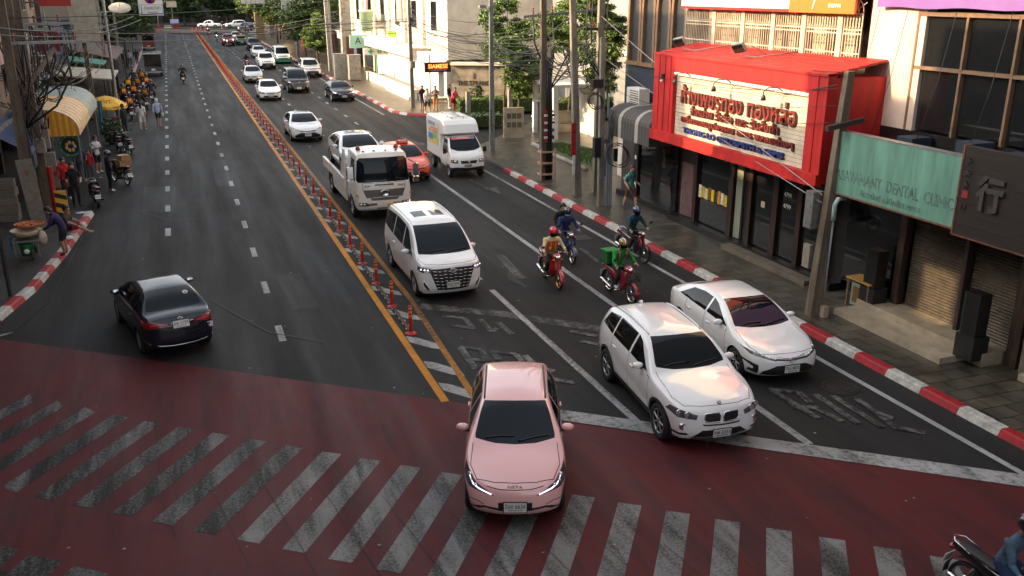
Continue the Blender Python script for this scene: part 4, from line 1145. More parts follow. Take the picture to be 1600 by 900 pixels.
        for k in range(9):
            a0, a1 = R(20 * k), R(20 * k + 20); r = .52
            b.add([(-2.25 + r * math.cos(a0), sg * 1.08, .42 + r * math.sin(a0)), (-2.25 + r * math.cos(a1), sg * 1.08, .42 + r * math.sin(a1)), (-2.25 + r * math.cos(a1), sg * .6, .42 + r * math.sin(a1)), (-2.25 + r * math.cos(a0), sg * .6, .42 + r * math.sin(a0))], [(0, 1, 2, 3)], m_trim, True)
        b.build('mudguard', root)
    b = B(); b.bx(1.40, 1.55, -1.0, 1.0, 1.11, 1.9, m_cream); b.build('headboard', root)
    return root
def mini_truck(loc, rz):
    root = thing('food_truck', 'small white truck with a tall canopy, side posters and a roof ladder', 'small truck', loc, rz)
    X0 = 2.12
    c = Car(SPECS['minitruck']); c.P = m_white
    def V(p): return Vector((X0 - p[0], -p[1], p[2]))
    c.topcut('windscreen', [(.44, 0), (.46, .4), (.54, .70), (.60, .71), (1.08, .61), (1.07, 0)], twin=False, nmin=.1)
    c.front('headlight', [(.80, .86), (.80, .72), (.50, .70), (.50, .85)])
    c.front('grille', [(0, .68), (0, .80), (.40, .82), (.36, .68)], twin=False)
    c.front('black', [(0, .30), (0, .50), (.60, .52), (.86, .48), (.86, .30)], twin=False)
    c.sides('side_window', [(.66, 1.12), (1.04, 1.66), (1.62, 1.70), (1.62, 1.12)], zmin=1.0, nmin=.2)
    c.sides('door', [(.90, .46), (.62, 1.08), (1.70, 1.08), (1.70, .46)], only=(0,))
    c.seam_side([(.92, .46), (.62, 1.10), (1.0, 1.72), (1.70, 1.74), (1.70, .46), (.92, .46)], .016)
    c.arches(); L2 = c.L / 2
    for nm, me in c.finish(dict(body=m_white, gap=m_gap, trim=m_trim, black=m_trim, windscreen=m_glass, side_window=m_glass2, headlight=m_lamp, grille=m_trim, door=m_white), {}):
        link(nm, me, root, (X0 - L2, 0, 0))
    def fx(y, z): return V(c.fx(y, z))
    for sg in (1, -1):
        b = B(); b.ell(fx(sg * .60, .78), (.03, .08, .06), m_lens, 10, 6); b.ell(fx(sg * .74, .78), (.03, .06, .06), m_amb, 8, 6); b.build('lamp_insert', root)
        b = B(); b.cyl((X0 - .72, sg * .78, 1.12), (X0 - .66, sg * .93, 1.16), .016, m_trim, n=6); b.box((X0 - .66, sg * .97, 1.20), (.07, .15, .23), m_trim, rz=sg * .2); b.build('wing_mirror', root)
        put_wheel(root, (X0 - .62, sg * .72, .29), .29, .19, 7); put_wheel(root, (-1.25, sg * .72, .29), .29, .19, 7)
        b = B(); b.bx(-2.08, .30, sg * .80, sg * .845, .70, 1.06, m_white); b.build('side_board', root)
    b = B(); b.lathe([(0, 0), (.04, 0), (.045, .012), (0, .014)], m_chr, 6, frame(fx(0, .745) + Vector((.006, 0, 0)), (0, 1, 0), (0, 0, 1), (1, 0, 0))); b.build('badge', root)
    o = fx(.05, .57) + Vector((.02, 0, 0)); b = B(); M = frame(o, (0, 1, 0), (0, 0, 1), (1, 0, 0)); b.box((0, 0, 0), (.36, .17, .014), mat('dirty_plate', (.34, .34, .31), .6), M=M); b.text('2ฒฬ 4851', M @ Matrix.Translation((0, .01, .008)), m_ink, .07, .3, .004); b.build('number_plate', root)
    b = B(); b.bx(-2.05, .35, -.80, .80, .62, .70, m_trim); b.bx(-2.0, 2.0, -.4, -.3, .42, .56, m_under); b.bx(-2.0, 2.0, .3, .4, .42, .56, m_under); b.bx(-.7, -.2, -.75, .75, .36, .62, m_under); b.build('chassis', root)
    # canopy with a fairing over the cab
    b = B(); prof = [(-2.10, 1.05), (.36, 1.05), (.36, 1.865), (.98, 1.865), (1.06, 1.93), (.86, 2.30), (.62, 2.46), (.45, 2.50), (-2.0, 2.50), (-2.10, 2.40)]
    n = len(prof)
    def sec(y, inset): return [(x - (inset if x > .4 else 0), y, z - (inset if z > 2.2 else 0)) for x, z in prof]
    ys = [(-.84, .05), (-.80, .01), (-.70, 0), (.70, 0), (.80, .01), (.84, .05)]
    vs = [p for y, i_ in ys for p in sec(y, i_)]
    fs = [(k * n + i, k * n + (i + 1) % n, (k + 1) * n + (i + 1) % n, (k + 1) * n + i) for k in range(len(ys) - 1) for i in range(n)]
    fs = [f[::-1] for f in fs]
    fs += [tuple(range(n)), tuple((len(ys) - 1) * n + i for i in range(n))[::-1]]
    b.add(vs, fs, m_white); b.build('canopy', root)
    cols = [mat('poster_blue', (.06, .22, .42), .5), mat('poster_orange', (.62, .24, .05), .5), mat('poster_green', (.20, .42, .10), .5), mat('poster_yellow', (.68, .50, .06), .5), mat('poster_pale', (.50, .52, .50), .5)]
    for sg in (1, -1):
        b = B(); yy = sg * .848
        M = frame((-.9, yy, 1.75), (-sg, 0, 0), (0, 0, 1)) if sg > 0 else frame((-.9, yy, 1.75), (1, 0, 0), (0, 0, 1))
        b.box((0, 0, 0), (1.9, 1.10, .012), cols[4], M=M)
        for k, (x, y, w, h, ci) in enumerate([(-.3, .40, 1.2, .16, 0), (.2, .20, 1.3, .10, 1), (0, .06, 1.5, .12, 1), (-.45, -.22, .8, .3, 0), (.35, -.15, .7, .25, 2), (-.2, -.44, 1.4, .12, 3), (.55, -.36, .5, .2, 3)]):
            b.box((x, y, .008 + .0012 * k), (w, h, .008), cols[ci], M=M)
        b.text('อาหารสด', M @ Matrix.Translation((-.3, .40, .02)), m_plate, .12, .9, .004); b.text('ผักผลไม้', M @ Matrix.Translation((0, .07, .02)), cols[4], .1, .9, .004)
        b.build('side_poster', root)
    b = B(); pa, pb = V(c.tz(.98, .0)), V(c.tz(1.05, .0)); ux = (pb - pa).normalized(); M = frame(pa + Vector((.012, 0, .012)), (0, 1, 0), ux)
    b.box((0, 0, 0), (1.12, .15, .01), mat('sticker_pink', (.62, .14, .13), .4), M=M); b.text('CENTRAL', M @ Matrix.Translation((-.02, 0, .008)), m_plate, .085, .62, .003); b.box((.44, 0, .004), (.22, .12, .008), cols[0], M=M); b.build('windscreen_banner', root)
    b = B()
    for y in (-.28, .28): b.tube([(-1.5, y, 2.60), (.5, y, 2.60)], .022, m_chr, 6)
    for k in range(8): b.tube([(-1.45 + .27 * k, -.28, 2.60), (-1.45 + .27 * k, .28, 2.60)], .014, m_chr, 5)
    for x in (-1.3, -.4, .4):
        for y in (-.28, .28): b.cyl((x, y, 2.49), (x, y, 2.60), .018, m_trim, n=5)
    b.build('roof_ladder', root)
    for k, y in enumerate((-.3, .32)):
        p0, p1 = V(c.tz(.55, y)), V(c.tz(.62, y + .4)); b = B(); b.tube([p0 + Vector((0, 0, .015)), (p0 + p1) / 2 + Vector((0, 0, .025)), p1 + Vector((0, 0, .015))], .011, m_trim, 5); b.build('wiper', root)
    return root
def songthaew(loc, rz, P_, name, label, covered):
    root = thing(name, label, 'truck', loc, rz)
    b = B(); b.bx(-2.3, 2.3, -.8, .8, .55, .95, P_); b.bx(1.2, 2.3, -.8, .8, .95, 1.5, P_); b.bx(.5, 1.3, -.78, .78, .95, 2.0, P_); b.build('body', root)
    for x in (1.5, -1.3):
        for s_ in (1, -1): put_wheel(root, (x, s_ * .70, .34), .34, .2, 7)
    b = B(); b.bx(.78, .82, -.7, .7, 1.4, 1.9, m_glass); b.bx(1.301, 1.32, -.7, .7, 1.5, 1.9, m_glass); b.build('windscreen', root)
    b = B(); b.box((-.6, 0, 2.22), (3.5, 1.75, .10), m_silver if not covered else P_); b.box((-.6, 0, 2.29), (3.3, 1.55, .06), m_silver); b.build('roof', root)
    for x in (-2.28, -1.2, .2):
        for s_ in (1, -1): b = B(); b.cyl((x, s_ * .76, .95), (x, s_ * .76, 2.18), .03, m_trim if not covered else P_, n=6); b.build('roof_post', root)
    for s_ in (1, -1):
        b = B(); b.bx(-2.2, .4, s_ * .45, s_ * .75, 1.1, 1.22, m_trim); b.build('bench', root)
        b = B(); b.bx(-2.2, .4, s_ * .765, s_ * .80, .95, 1.45, P_); b.build('side_panel', root)
        b = B(); b.box((-2.31, s_ * .62, .82), (.04, .16, .12), m_tail); b.build('tail_light', root)
    b = B(); b.bx(-2.34, -2.30, -.78, .78, .58, .98 if not covered else 1.35, P_); b.build('tailgate', root)
    if covered: b = B(); b.bx(-2.33, -2.31, -.62, .62, 1.42, 2.05, m_glass); b.build('rear_window', root)
    b = B(); b.bx(-2.55, -2.34, -.8, .8, .42, .52, m_silver); b.build('step', root)
    b = B(); M = frame((-2.36, 0, .70), (0, -1, 0), (0, 0, 1)); b.box((0, 0, 0), (.36, .16, .012), m_plate, M=M); b.text('1กข 882', M @ Matrix.Translation((0, 0, .008)), m_ink, .08, .3, .003); b.build('number_plate', root)
    return root
# ---------------------------------------------------------------- the traffic
H0 = R(-90)
def by_wheels(f, r, sp, left=False, W=None):
    s_ = SPECS[sp]; f, r = Vector(f), Vector(r); d = (f - r); d.z = 0; d.normalize()
    lf = Vector((-d.y, d.x, 0)) * (1 if not left else -1)
    c = f + lf * (s_['W'] / 2 - .06) - d * (s_['L'] / 2 - s_['fo'])
    c.z = 0
    return c, math.atan2(d.y, d.x)
def front_at(x, yf, sp, k=1.0): return (x, yf + SPECS[sp]['L'] / 2 * k, 0)
d_ = Vector((math.sin(R(YAW)), math.cos(R(YAW)), 0)); f_ = G(805, 829)
p_ = f_ + d_ * 2.03
car('pink', m_pink, 'compact_car', 'pink compact electric car driving over the crosswalk', p_, math.atan2(-d_.y, -d_.x), plate='5ขค 6634', rails=3.3, plate_z=.43, cat='car')
p_, a_ = by_wheels(G(1028, 684), G(945, 590), 'x3'); XA = a_
car('x3', m_pearl, 'family_car', 'white off-road car with twin kidney grille crossing the stop line', p_, a_, plate='ขพ 2233', rails=4.0, plate_z=.43)
car('corolla', m_pearl, 'sedan', 'white sedan with chrome nose strip beside the kerb', by_wheels(G(1147, 584), G(1147, 584) + Vector((.18, 2.7, 0)), 'corolla')[0], by_wheels(G(1147, 584), G(1147, 584) + Vector((.18, 2.7, 0)), 'corolla')[1], plate='7ขม 6873', plate_z=.42)
p_, a_ = by_wheels(G(649, 461), G(609, 413), 'alphard')
car('alphard', m_pearl, 'minivan', 'white minivan with big black chrome grille and two sunroofs', p_, a_, plate='2ขด 544', plate_z=.5, rails=4.5, cat='minivan')
p_, a_ = by_wheels(G(187, 502), G(222, 552), 'mazda', left=True)
car('mazda', m_navy, 'sedan', 'dark blue sedan seen from behind turning into the left lanes', p_, a_, plate_rear='ขพ 1134')
tow_truck((6.84, 32.3 + 3.55, 0), H0)
t = car('camry', m_pearl, 'sedan', 'white sedan with tinted windscreen riding on the flatbed tow truck', (6.82, 32.3 + 5.35, 1.115), H0, plate='9กค 7011', colx={})
copy_tree(t, front_at(6.72, 51.7, 'camry'), H0, 'white sedan with wide black grille waiting behind the tow truck')
mini_truck((12.2, 38.9 + 2.1, 0), H0)
tx = car('corolla', m_redcar, 'taxi', 'orange red taxi with a roof lamp beside the tow truck', front_at(9.62, 38.7, 'corolla'), H0, plate='1มข 204', cat='taxi', mirror=m_redcar)
b = B(); b.box((-.1, 0, 1.50), (.22, .55, .13), mat('taxi_lamp_red', (.6, .03, .03), .3), tap=.8); b.text('TAXI', frame((.02, 0, 1.50), (0, 1, 0), (-.2, 0, 1)), m_plate, .09, .34, .01); b.build('roof_lamp', tx)
h1 = car('hatch', m_white, 'small_car', 'small white car with a black lower grille in the lane beside the posts', front_at(6.84, 72.9, 'hatch'), H0, plate='8กก 31')
h2 = copy_tree(h1, front_at(6.89, 88.0, 'hatch'), H0, 'older silver white sedan behind the small white car', swap={m_white: m_silver})
v1 = car('alphard', m_black, 'minivan', 'black minivan in the middle lane', front_at(9.64, 77.8, 'alphard'), H0, plate='4ขษ 9', cat='minivan')
mc = car('camry', m_black, 'sedan', 'black sedan with lit lamps beside the far kerb', front_at(12.1, 70.3, 'camry'), H0, plate='3ขร 88')
b = B()
for s_ in (1, -1): b.tube([(2.36, s_ * .62, .72), (2.26, s_ * .80, .76)], .03, m_drl, 6)
b.build('lamp_insert', mc)
s1 = car('suv', m_silver, 'suv', 'silver off-road car near the kerb behind the black minivan', front_at(12.75, 91.3, 'suv'), H0, plate='2กท 70')
s2 = car('pickup', m_white, 'pickup_truck', 'white pickup truck with lit lamps next to a motorbike', front_at(9.59, 103, 'pickup'), H0, plate='ฒศ 512', cat='pickup', on=True)
vv = car('van', m_white, 'van', 'white and green van beside the pavement', front_at(12.15, 110.7, 'van'), H0, plate='ฮค 19', cat='van', on=True, colx={'door': m_white})
b = B(); b.bx(2.42, 2.52, -.86, .86, .25, .62, m_grn)
for s_ in (1, -1): b.bx(-2.4, 2.2, s_ * .93, s_ * .965, .35, .80, m_grn)
b.build('green_stripe', vv)
h3 = copy_tree(h1, front_at(10.4, 121, 'hatch'), H0, 'white small car half hidden behind the white and green van')
mk = copy_tree(s1, front_at(11.1, 136, 'suv'), H0, 'black off-road car with lit headlights far up the road', swap={m_silver: m_black})
tg = copy_tree(h1, front_at(10.5, 152, 'hatch'), H0, 'green and yellow taxi far up the road', swap={m_white: m_grn}); tg['category'] = 'taxi'; tg.name = 'taxi'
b = B(); b.box((-.2, 0, 1.47), (1.9, 1.2, .10), m_ycar, tap=.9); b.box((1.3, 0, .93), (1.2, 1.35, .06), m_ycar, tap=.95); b.build('yellow_roof', tg)
mp = copy_tree(s2, front_at(8.4, 150, 'pickup'), H0, 'maroon pickup truck with glowing headlights far up the road', swap={m_white: m_mag})
h4 = copy_tree(h1, front_at(10.6, 165, 'hatch'), H0, 'white sedan behind the green and yellow taxi')
p1 = copy_tree(s2, (8.6, 224, 0), R(168), 'white pickup truck crossing the far junction', swap={m_on: m_lens})
p2 = copy_tree(s1, (14.2, 222, 0), R(190), 'white off-road car crossing the far junction', swap={m_silver: m_white})
p3 = copy_tree(s1, (15.2, 205, 0), R(240), 'dark off-road car turning out of the far junction', swap={m_silver: m_navy})
p4 = copy_tree(h1, (17.6, 214, 0), R(200), 'pale small car at the far junction behind the dark off-road car', swap={m_white: m_silver})
p5 = copy_tree(h1, (-6, 235, 0), R(180), 'pale small car far away on the cross street', swap={m_white: m_silver})
songthaew((-3.05, 141.5 + 2.4, 0), R(90), m_mar, 'passenger_truck', 'dark red passenger truck seen from behind up the left kerb', True)
songthaew((-1.95, 98.4 + 2.4, 0), R(90), mat('truck_grey', (.05, .052, .05), .5), 'open_truck', 'dark grey open truck with a pale roof standing left', False)
# ================================================================ people (one skinned body each) and motorcycles
SLOT = dict(skin=0, top=1, fore=2, thigh=3, shin=4, shoe=5)
def skeleton(p):
    """joints of one pose -> list of chains (joint list with radii and clothing slot)"""
    g = lambda k: Vector(p[k])
    pel, ch, nk, hd = g('pelvis'), g('chest'), g('neck'), g('head')
    side = (g('shL') - g('shR')).normalized()
    up = (hd - nk).normalized(); fw = Vector(p.get('face', (1, 0, 0))).normalized()
    V, E, Rr = [], [], []
    def v(co, r):
        k = 1.0 if (r if not isinstance(r, tuple) else r[0]) < .03 else 1.22
        V.append(Vector(co)); Rr.append((r[0] * k, r[1] * k) if isinstance(r, tuple) else (r * k, r * k)); return len(V) - 1
    i0 = v(pel, (.135, .12)); i1 = v(pel.lerp(ch, .45), (.125, .11)); i2 = v(ch, (.145, .12)); i3 = v(ch.lerp(nk, .68), (.105, .09)); i4 = v(nk, (.058, .058))
    i5 = v(hd - up * .025 + fw * .012, (.078, .085)); i6 = v(hd + up * .05, (.088, .092)); i7 = v(hd + up * .105, (.062, .066))
    E.extend([(i0, i1), (i1, i2), (i2, i3), (i3, i4), (i4, i5), (i5, i6), (i6, i7)])
    seg = [(i0, i1, 'top'), (i1, i2, 'top'), (i2, i3, 'top'), (i3, i4, 'skin'), (i4, i5, 'skin'), (i5, i6, 'skin'), (i6, i7, 'skin')]
    for s in 'LR':
        sh, el, wr = g('sh' + s), g('el' + s), g('wr' + s)
        a = v(sh, .062); b_ = v(sh.lerp(el, .5), .052); c = v(el, .044); d = v(el.lerp(wr, .4), .042); e = v(wr, .029)
        hdir = (wr - el).normalized() if 'hd' + s not in p else Vector(p['hd' + s]).normalized()
        f = v(wr + hdir * .075, (.040, .028))
        E.extend([(i3, a), (a, b_), (b_, c), (c, d), (d, e), (e, f)])
        seg.extend([(i3, a, 'top'), (a, b_, 'top'), (b_, c, 'top'), (c, d, 'fore'), (d, e, 'fore'), (e, f, 'skin')])
        if p.get('fingers'):
            nrm = hdir.cross(side).normalized(); lat = nrm.cross(hdir).normalized()
            curl = Vector(p.get('curl', (0, 0, -1)))
            for k, (o, l) in enumerate(((-.028, .070), (-.010, .080), (.009, .076), (.027, .060))):
                q0 = wr + hdir * .085 + lat * o; q1 = q0 + (hdir + curl * .35).normalized() * l * .5; q2 = q1 + (hdir * .5 + curl).normalized() * l * .5
                x0, x1, x2 = v(q0, .0095), v(q1, .0088), v(q2, .007); E.extend([(x0, x1), (x1, x2)]); seg.extend([(x0, x1, 'skin'), (x1, x2, 'skin')])
            sg = 1 if s == 'R' else -1
            q0 = wr + hdir * .035 + lat * (.030 * sg); q1 = q0 + (hdir + lat * sg * .8 + curl * .3).normalized() * .035; q2 = q1 + (hdir + curl * .6).normalized() * .028
            x0, x1, x2 = v(q0, .0115), v(q1, .0105), v(q2, .008); E.extend([(x0, x1), (x1, x2)]); seg.extend([(x0, x1, 'skin'), (x1, x2, 'skin')])
        hp, kn, an = g('hip' + s), g('kn' + s), g('an' + s); to = Vector(p.get('to' + s, an + Vector((.15, 0, -.045))))
        a = v(hp, .092); b_ = v(hp.lerp(kn, .5), .074); c = v(kn, .056); d = v(kn.lerp(an, .35), .054); e = v(an, .036); f = v(an.lerp(to, .35) + Vector((0, 0, -.02)), (.042, .042)); h = v(to, (.042, .030))
        E.extend([(i0, a), (a, b_), (b_, c), (c, d), (d, e), (e, f), (f, h)])
        seg.extend([(i0, a, 'thigh'), (a, b_, 'thigh'), (b_, c, 'thigh'), (c, d, 'shin'), (d, e, 'shin'), (e, f, 'shoe'), (f, h, 'shoe')])
    nose = v(hd + fw * .105 + up * .012, .013); E.append((i6, nose)); seg.append((i6, nose, 'skin'))
    return V, E, Rr, seg
POSES = {}
def stand(lean=0, armL=None, armR=None, stride=0.0, face=(1, 0, 0), spread=.10, fing=False, h=1.0):
    p = dict(pelvis=(0, 0, .93), chest=(.01 + lean, 0, 1.26), neck=(.015 + lean * 1.3, 0, 1.47), head=(.04 + lean * 1.4, 0, 1.58), face=face)
    for s, k in (('L', 1), ('R', -1)):
        p['sh' + s] = (.0 + lean, .185 * k, 1.385)
        sw = -stride * k * .5
        arm = armL if s == 'L' else armR
        e, w = arm if arm else ((.0 + lean + sw * .35, .235 * k, 1.11), (.07 + lean + sw * .8, .235 * k, .87))
        p['el' + s], p['wr' + s] = e, w
        p['hip' + s] = (0, .095 * k, .90)
        st_ = stride * k
        p['kn' + s] = (.03 + st_ * .38, spread * k, .49 + abs(st_) * .02)
        p['an' + s] = (st_ * .62 - .02, spread * k, .085 + (.07 if st_ < 0 else 0) * abs(st_) * 2)
        p['to' + s] = (st_ * .62 + .14, (spread + .02) * k, .035)
    if fing: p['fingers'] = True
    return p
def ride(lean=.10, passenger=False, fing=True, hz=1.00, hx=.36, turn=0.0):
    x0 = -.16 if not passenger else -.50; z0 = .90 if not passenger else .97
    p = dict(pelvis=(x0, 0, z0), chest=(x0 + lean + .03, 0, z0 + .33), neck=(x0 + lean + .09, 0, z0 + .53), head=(x0 + lean + .13, 0, z0 + .645), face=(1, turn, -.05))
    for s, k in (('L', 1), ('R', -1)):
        p['sh' + s] = (x0 + lean + .05, .19 * k, z0 + .455)
        if passenger:
            p['el' + s] = (x0 + lean + .12, .25 * k, z0 + .2); p['wr' + s] = (x0 + lean + .28, .18 * k, z0 + .06)
        else:
            p['el' + s] = (x0 + lean + .20, .31 * k, z0 + .20); p['wr' + s] = (hx - .10, .325 * k, hz + .035); p['hd' + s] = (.8, .1 * k, -.25)
        p['hip' + s] = (x0 + .02, .10 * k, z0 - .02)
        p['kn' + s] = (x0 + .40, (.19 if not passenger else .26) * k, z0 - .16 if not passenger else z0 - .22)
        p['an' + s] = (x0 + .22, .20 * k if not passenger else .24 * k, .40)
        p['to' + s] = (x0 + .37, .21 * k if not passenger else .25 * k, .345)
    if fing: p['fingers'] = True; p['curl'] = (-.2, 0, -1)
    return p
POSES['ride'] = ride(); POSES['ride_far'] = ride(fing=False); POSES['passenger'] = ride(.02, True, False)
POSES['stand'] = stand(); POSES['walk'] = stand(stride=.34, fing=False); POSES['walk_near'] = stand(stride=.40, fing=True, armR=((-.10, -.24, 1.12), (.10, -.26, .93)), armL=((-.06, .25, 1.12), (.16, .24, 1.02)))
POSES['stroll'] = stand(stride=-.30)
POSES['phone'] = stand(armL=((.06, .22, 1.12), (.27, .10, 1.20)), armR=((.05, -.22, 1.12), (.26, -.08, 1.18)))
POSES['bag'] = stand(armL=((.04, .25, 1.12), (.22, .22, 1.0)), armR=((0, -.24, 1.11), (.05, -.25, .87)))
_b = stand(lean=0, armL=((.30, .24, .98), (.48, .16, .90)), armR=((.30, -.24, .98), (.46, -.14, .92)))
_b.update(pelvis=(-.06, 0, .90), chest=(.10, 0, 1.19), neck=(.23, 0, 1.35), head=(.32, 0, 1.44), face=(.8, 0, -.6), shL=(.16, .185, 1.27), shR=(.16, -.185, 1.27), hipL=(-.05, .095, .87), hipR=(-.05, -.095, .87))
POSES['bend'] = _b
_s = stand(armL=((.08, .24, .48), (.30, .18, .42)), armR=((.08, -.24, .48), (.30, -.17, .38)))
_s.update(pelvis=(0, 0, .24), chest=(-.03, 0, .56), neck=(0, 0, .77), head=(.03, 0, .89), shL=(-.02, .185, .69), shR=(-.02, -.185, .69), hipL=(.02, .1, .22), hipR=(.02, -.1, .22), knL=(.36, .14, .36), knR=(.40, -.12, .28), anL=(.54, .15, .09), anR=(.76, -.12, .09), toL=(.68, .17, .05), toR=(.88, -.12, .13))
POSES['sit'] = _s
_pm = {}
def build_poses():
    tmp = []
    for k, p in POSES.items():
        V, E, Rr, seg = skeleton(p)
        me = bpy.data.meshes.new('pose'); me.from_pydata(V, E, [])
        o = bpy.data.objects.new('pose', me); COL.objects.link(o)
        md = o.modifiers.new('skin', 'SKIN'); md.use_smooth_shade = True; md.branch_smoothing = .4
        sv = me.skin_vertices[0].data
        par = list(range(len(V)))
        def fd(a):
            while par[a] != a: a = par[a]
            return a
        for a, b_ in E: par[fd(b_)] = fd(a)
        roots = {}
        for i in range(len(V)):
            sv[i].radius = Rr[i]; sv[i].use_root = False
            roots.setdefault(fd(i), i)
        for i in roots.values(): sv[i].use_root = True
        sb = o.modifiers.new('sub', 'SUBSURF'); sb.levels = sb.render_levels = 1 if p.get('fingers') else 1
        tmp.append((k, o, V, seg, Rr))
    dg = bpy.context.evaluated_depsgraph_get(); dg.update()
    for k, o, V, seg, Rr in tmp:
        me = bpy.data.meshes.new_from_object(o.evaluated_get(dg))
        mid = []
        for pl in me.polygons:
            c = pl.center; best = (9, 'top')
            for a, b_, s in seg:
                A, Bv = V[a], V[b_]; ab = Bv - A; t = max(0, min(1, (c - A).dot(ab) / max(1e-9, ab.length_squared)))
                r = Rr[a][0] + (Rr[b_][0] - Rr[a][0]) * t
                d = (c - (A + ab * t)).length - r * .9
                if d < best[0]: best = (d, s)
            mid.append(SLOT[best[1]])
        me.materials.clear()
        for _ in range(6): me.materials.append(None)
        me.polygons.foreach_set('material_index', mid); me.polygons.foreach_set('use_smooth', [True] * len(mid)); me.update()
        me.name = 'person'
        _pm[k] = me
        old = o.data; bpy.data.objects.remove(o); bpy.data.meshes.remove(old)
build_poses()
m_skin = mat('skin_tan', (.33, .18, .11), .5); m_skinl = mat('skin_light', (.48, .30, .21), .5)
m_hair = mat('black_hair', (.012, .010, .009), .5); m_hairb = mat('brown_hair', (.10, .055, .03), .5)
m_eye = mat('eye_dark', (.01, .008, .007), .2); m_lip = mat('lips', (.28, .09, .07), .5)
def cloth(h, v=.3): return mat('cloth_' + h, h, .85, var=v, vs=9, bump=1.0, bs=14)
def person(pose, label, loc, rz, top='3a3d45', bottom='1c1d22', shoe='d8d6d0', sleeve=None, shin=None, skin=None, hair='hair', helmet=None, visor=True, mask=None, group=None, scale=1.0, eyes=True, hairc=None, name='person', extra=None):
    skin = skin or m_skin; T = cloth(top); Bm = cloth(bottom)
    key = (pose, top, bottom, shoe, sleeve, shin, skin.name)
    if key not in _swapc:
        me = _pm[pose].copy(); me.name = 'person'
        for i, m in enumerate((skin, T, skin if sleeve == 'bare' else (cloth(sleeve) if sleeve else T), Bm, skin if shin == 'bare' else (cloth(shin) if shin else Bm), cloth(shoe))):
            me.materials[i] = m
        _swapc[key] = me
    o = link(name, _swapc[key], None, loc, rz); o.scale = (scale,) * 3
    tag(o, label, 'person', group)
    p = POSES[pose]; hd = Vector(p['head']); nk = Vector(p['neck']); up = (hd - nk).normalized(); fw = Vector(p.get('face', (1, 0, 0))); fw = (fw - up * fw.dot(up)).normalized()
    lt = up.cross(fw)
    M = frame(hd, fw, lt, up)
    if helmet:
        hm = mat('helmet_' + helmet[0], helmet[0], .15, coat=.6)
        b = B(); b.ell((-.008, 0, .055), (.142, .128, .135), hm, 16, 10, M, z0=-.55)
        if len(helmet) > 1:
            h2 = mat('helmet_' + helmet[1], helmet[1], .2); b.ell((-.008, 0, .062), (.1435, .045, .1355), h2, 14, 8, M, z0=.2)
        b.build('helmet', o)
        if visor:
            b = B(); b.grid(lambda s, t: ((.140) * math.cos((s - .5) * 2.2) + .006, .134 * math.sin((s - .5) * 2.2), -.045 + .10 * t - .0), 10, 4, m_glass2, True, M); b.build('visor', o)
    elif hair:
        hm = hairc or m_hair
        b = B(); b.ell((-.022, 0, .055), (.105, .100, .108), hm, 14, 8, M, z0=-.12)
        b.ell((-.055, 0, .01), (.07, .088, .105), hm, 12, 8, M)
        if hair == 'long': b.ell((-.075, 0, -.12), (.05, .085, .17), hm, 10, 8, M)
        if hair == 'tail': b.ell((-.11, 0, -.06), (.04, .04, .13), hm, 8, 6, M)
        b.build('hair', o)
    if mask:
        b = B(); b.ell((.062, 0, -.035), (.052, .066, .056), cloth(mask), 10, 7, M); b.build('face_mask', o)
    if eyes and not (helmet and visor):
        for s_ in (1, -1):
            b = B(); b.ell((.090, .030 * s_, .028), (.010, .013, .009), m_eye, 7, 5, M); b.build('eye', o)
        if not mask: b = B(); b.ell((.088, 0, -.045), (.012, .024, .008), m_lip, 8, 5, M); b.build('mouth', o)
    if extra: extra(o, p, M)
    return o
def vest(col, bib='d9c21a', hi=False):
    def f(o, p, M):
        ch, nk, pel = Vector(p['chest']), Vector(p['neck']), Vector(p['pelvis'])
        up = (nk - pel).normalized(); lt = Vector((0, 1, 0)); fw = lt.cross(up) * 1
        c = pel.lerp(nk, .55); Mv = frame(c, fw, lt, up)
        vm = cloth(col); sv = cloth(bib)
        b = B()
        def sh(s, t):
            a = (s - .5) * 2 * math.pi; z = -.19 + .36 * t
            k = 1.0 + .10 * math.sin(t * 3.0)
            return (.152 * k * math.cos(a) * (1 - .18 * max(0, t - .7)), .188 * k * math.sin(a), z)
        b.grid(sh, 20, 6, vm, True, Mv)
        for s_ in (1, -1):
            b.grid(lambda s, t: (.158 * 1.06 * math.cos((s - .5) * 2.6 + (0 if True else 0)), .115 * s_ + .016 * t * s_, -.18 + .33 * s) if False else (.165, .075 * s_ + .03 * (t - .5), -.15 + .30 * s), 4, 1, sv, False, Mv)
            b.grid(lambda s, t: (-.165, .075 * s_ + .03 * (.5 - t), -.15 + .30 * s), 4, 1, sv, False, Mv)
        b.box((-.168, 0, .02), (.006, .14, .12), sv, M=Mv); b.box((.168, -.09, -.03), (.006, .08, .07), cloth('e8e6da'), M=Mv)
        b.build('vest', o)
    return f
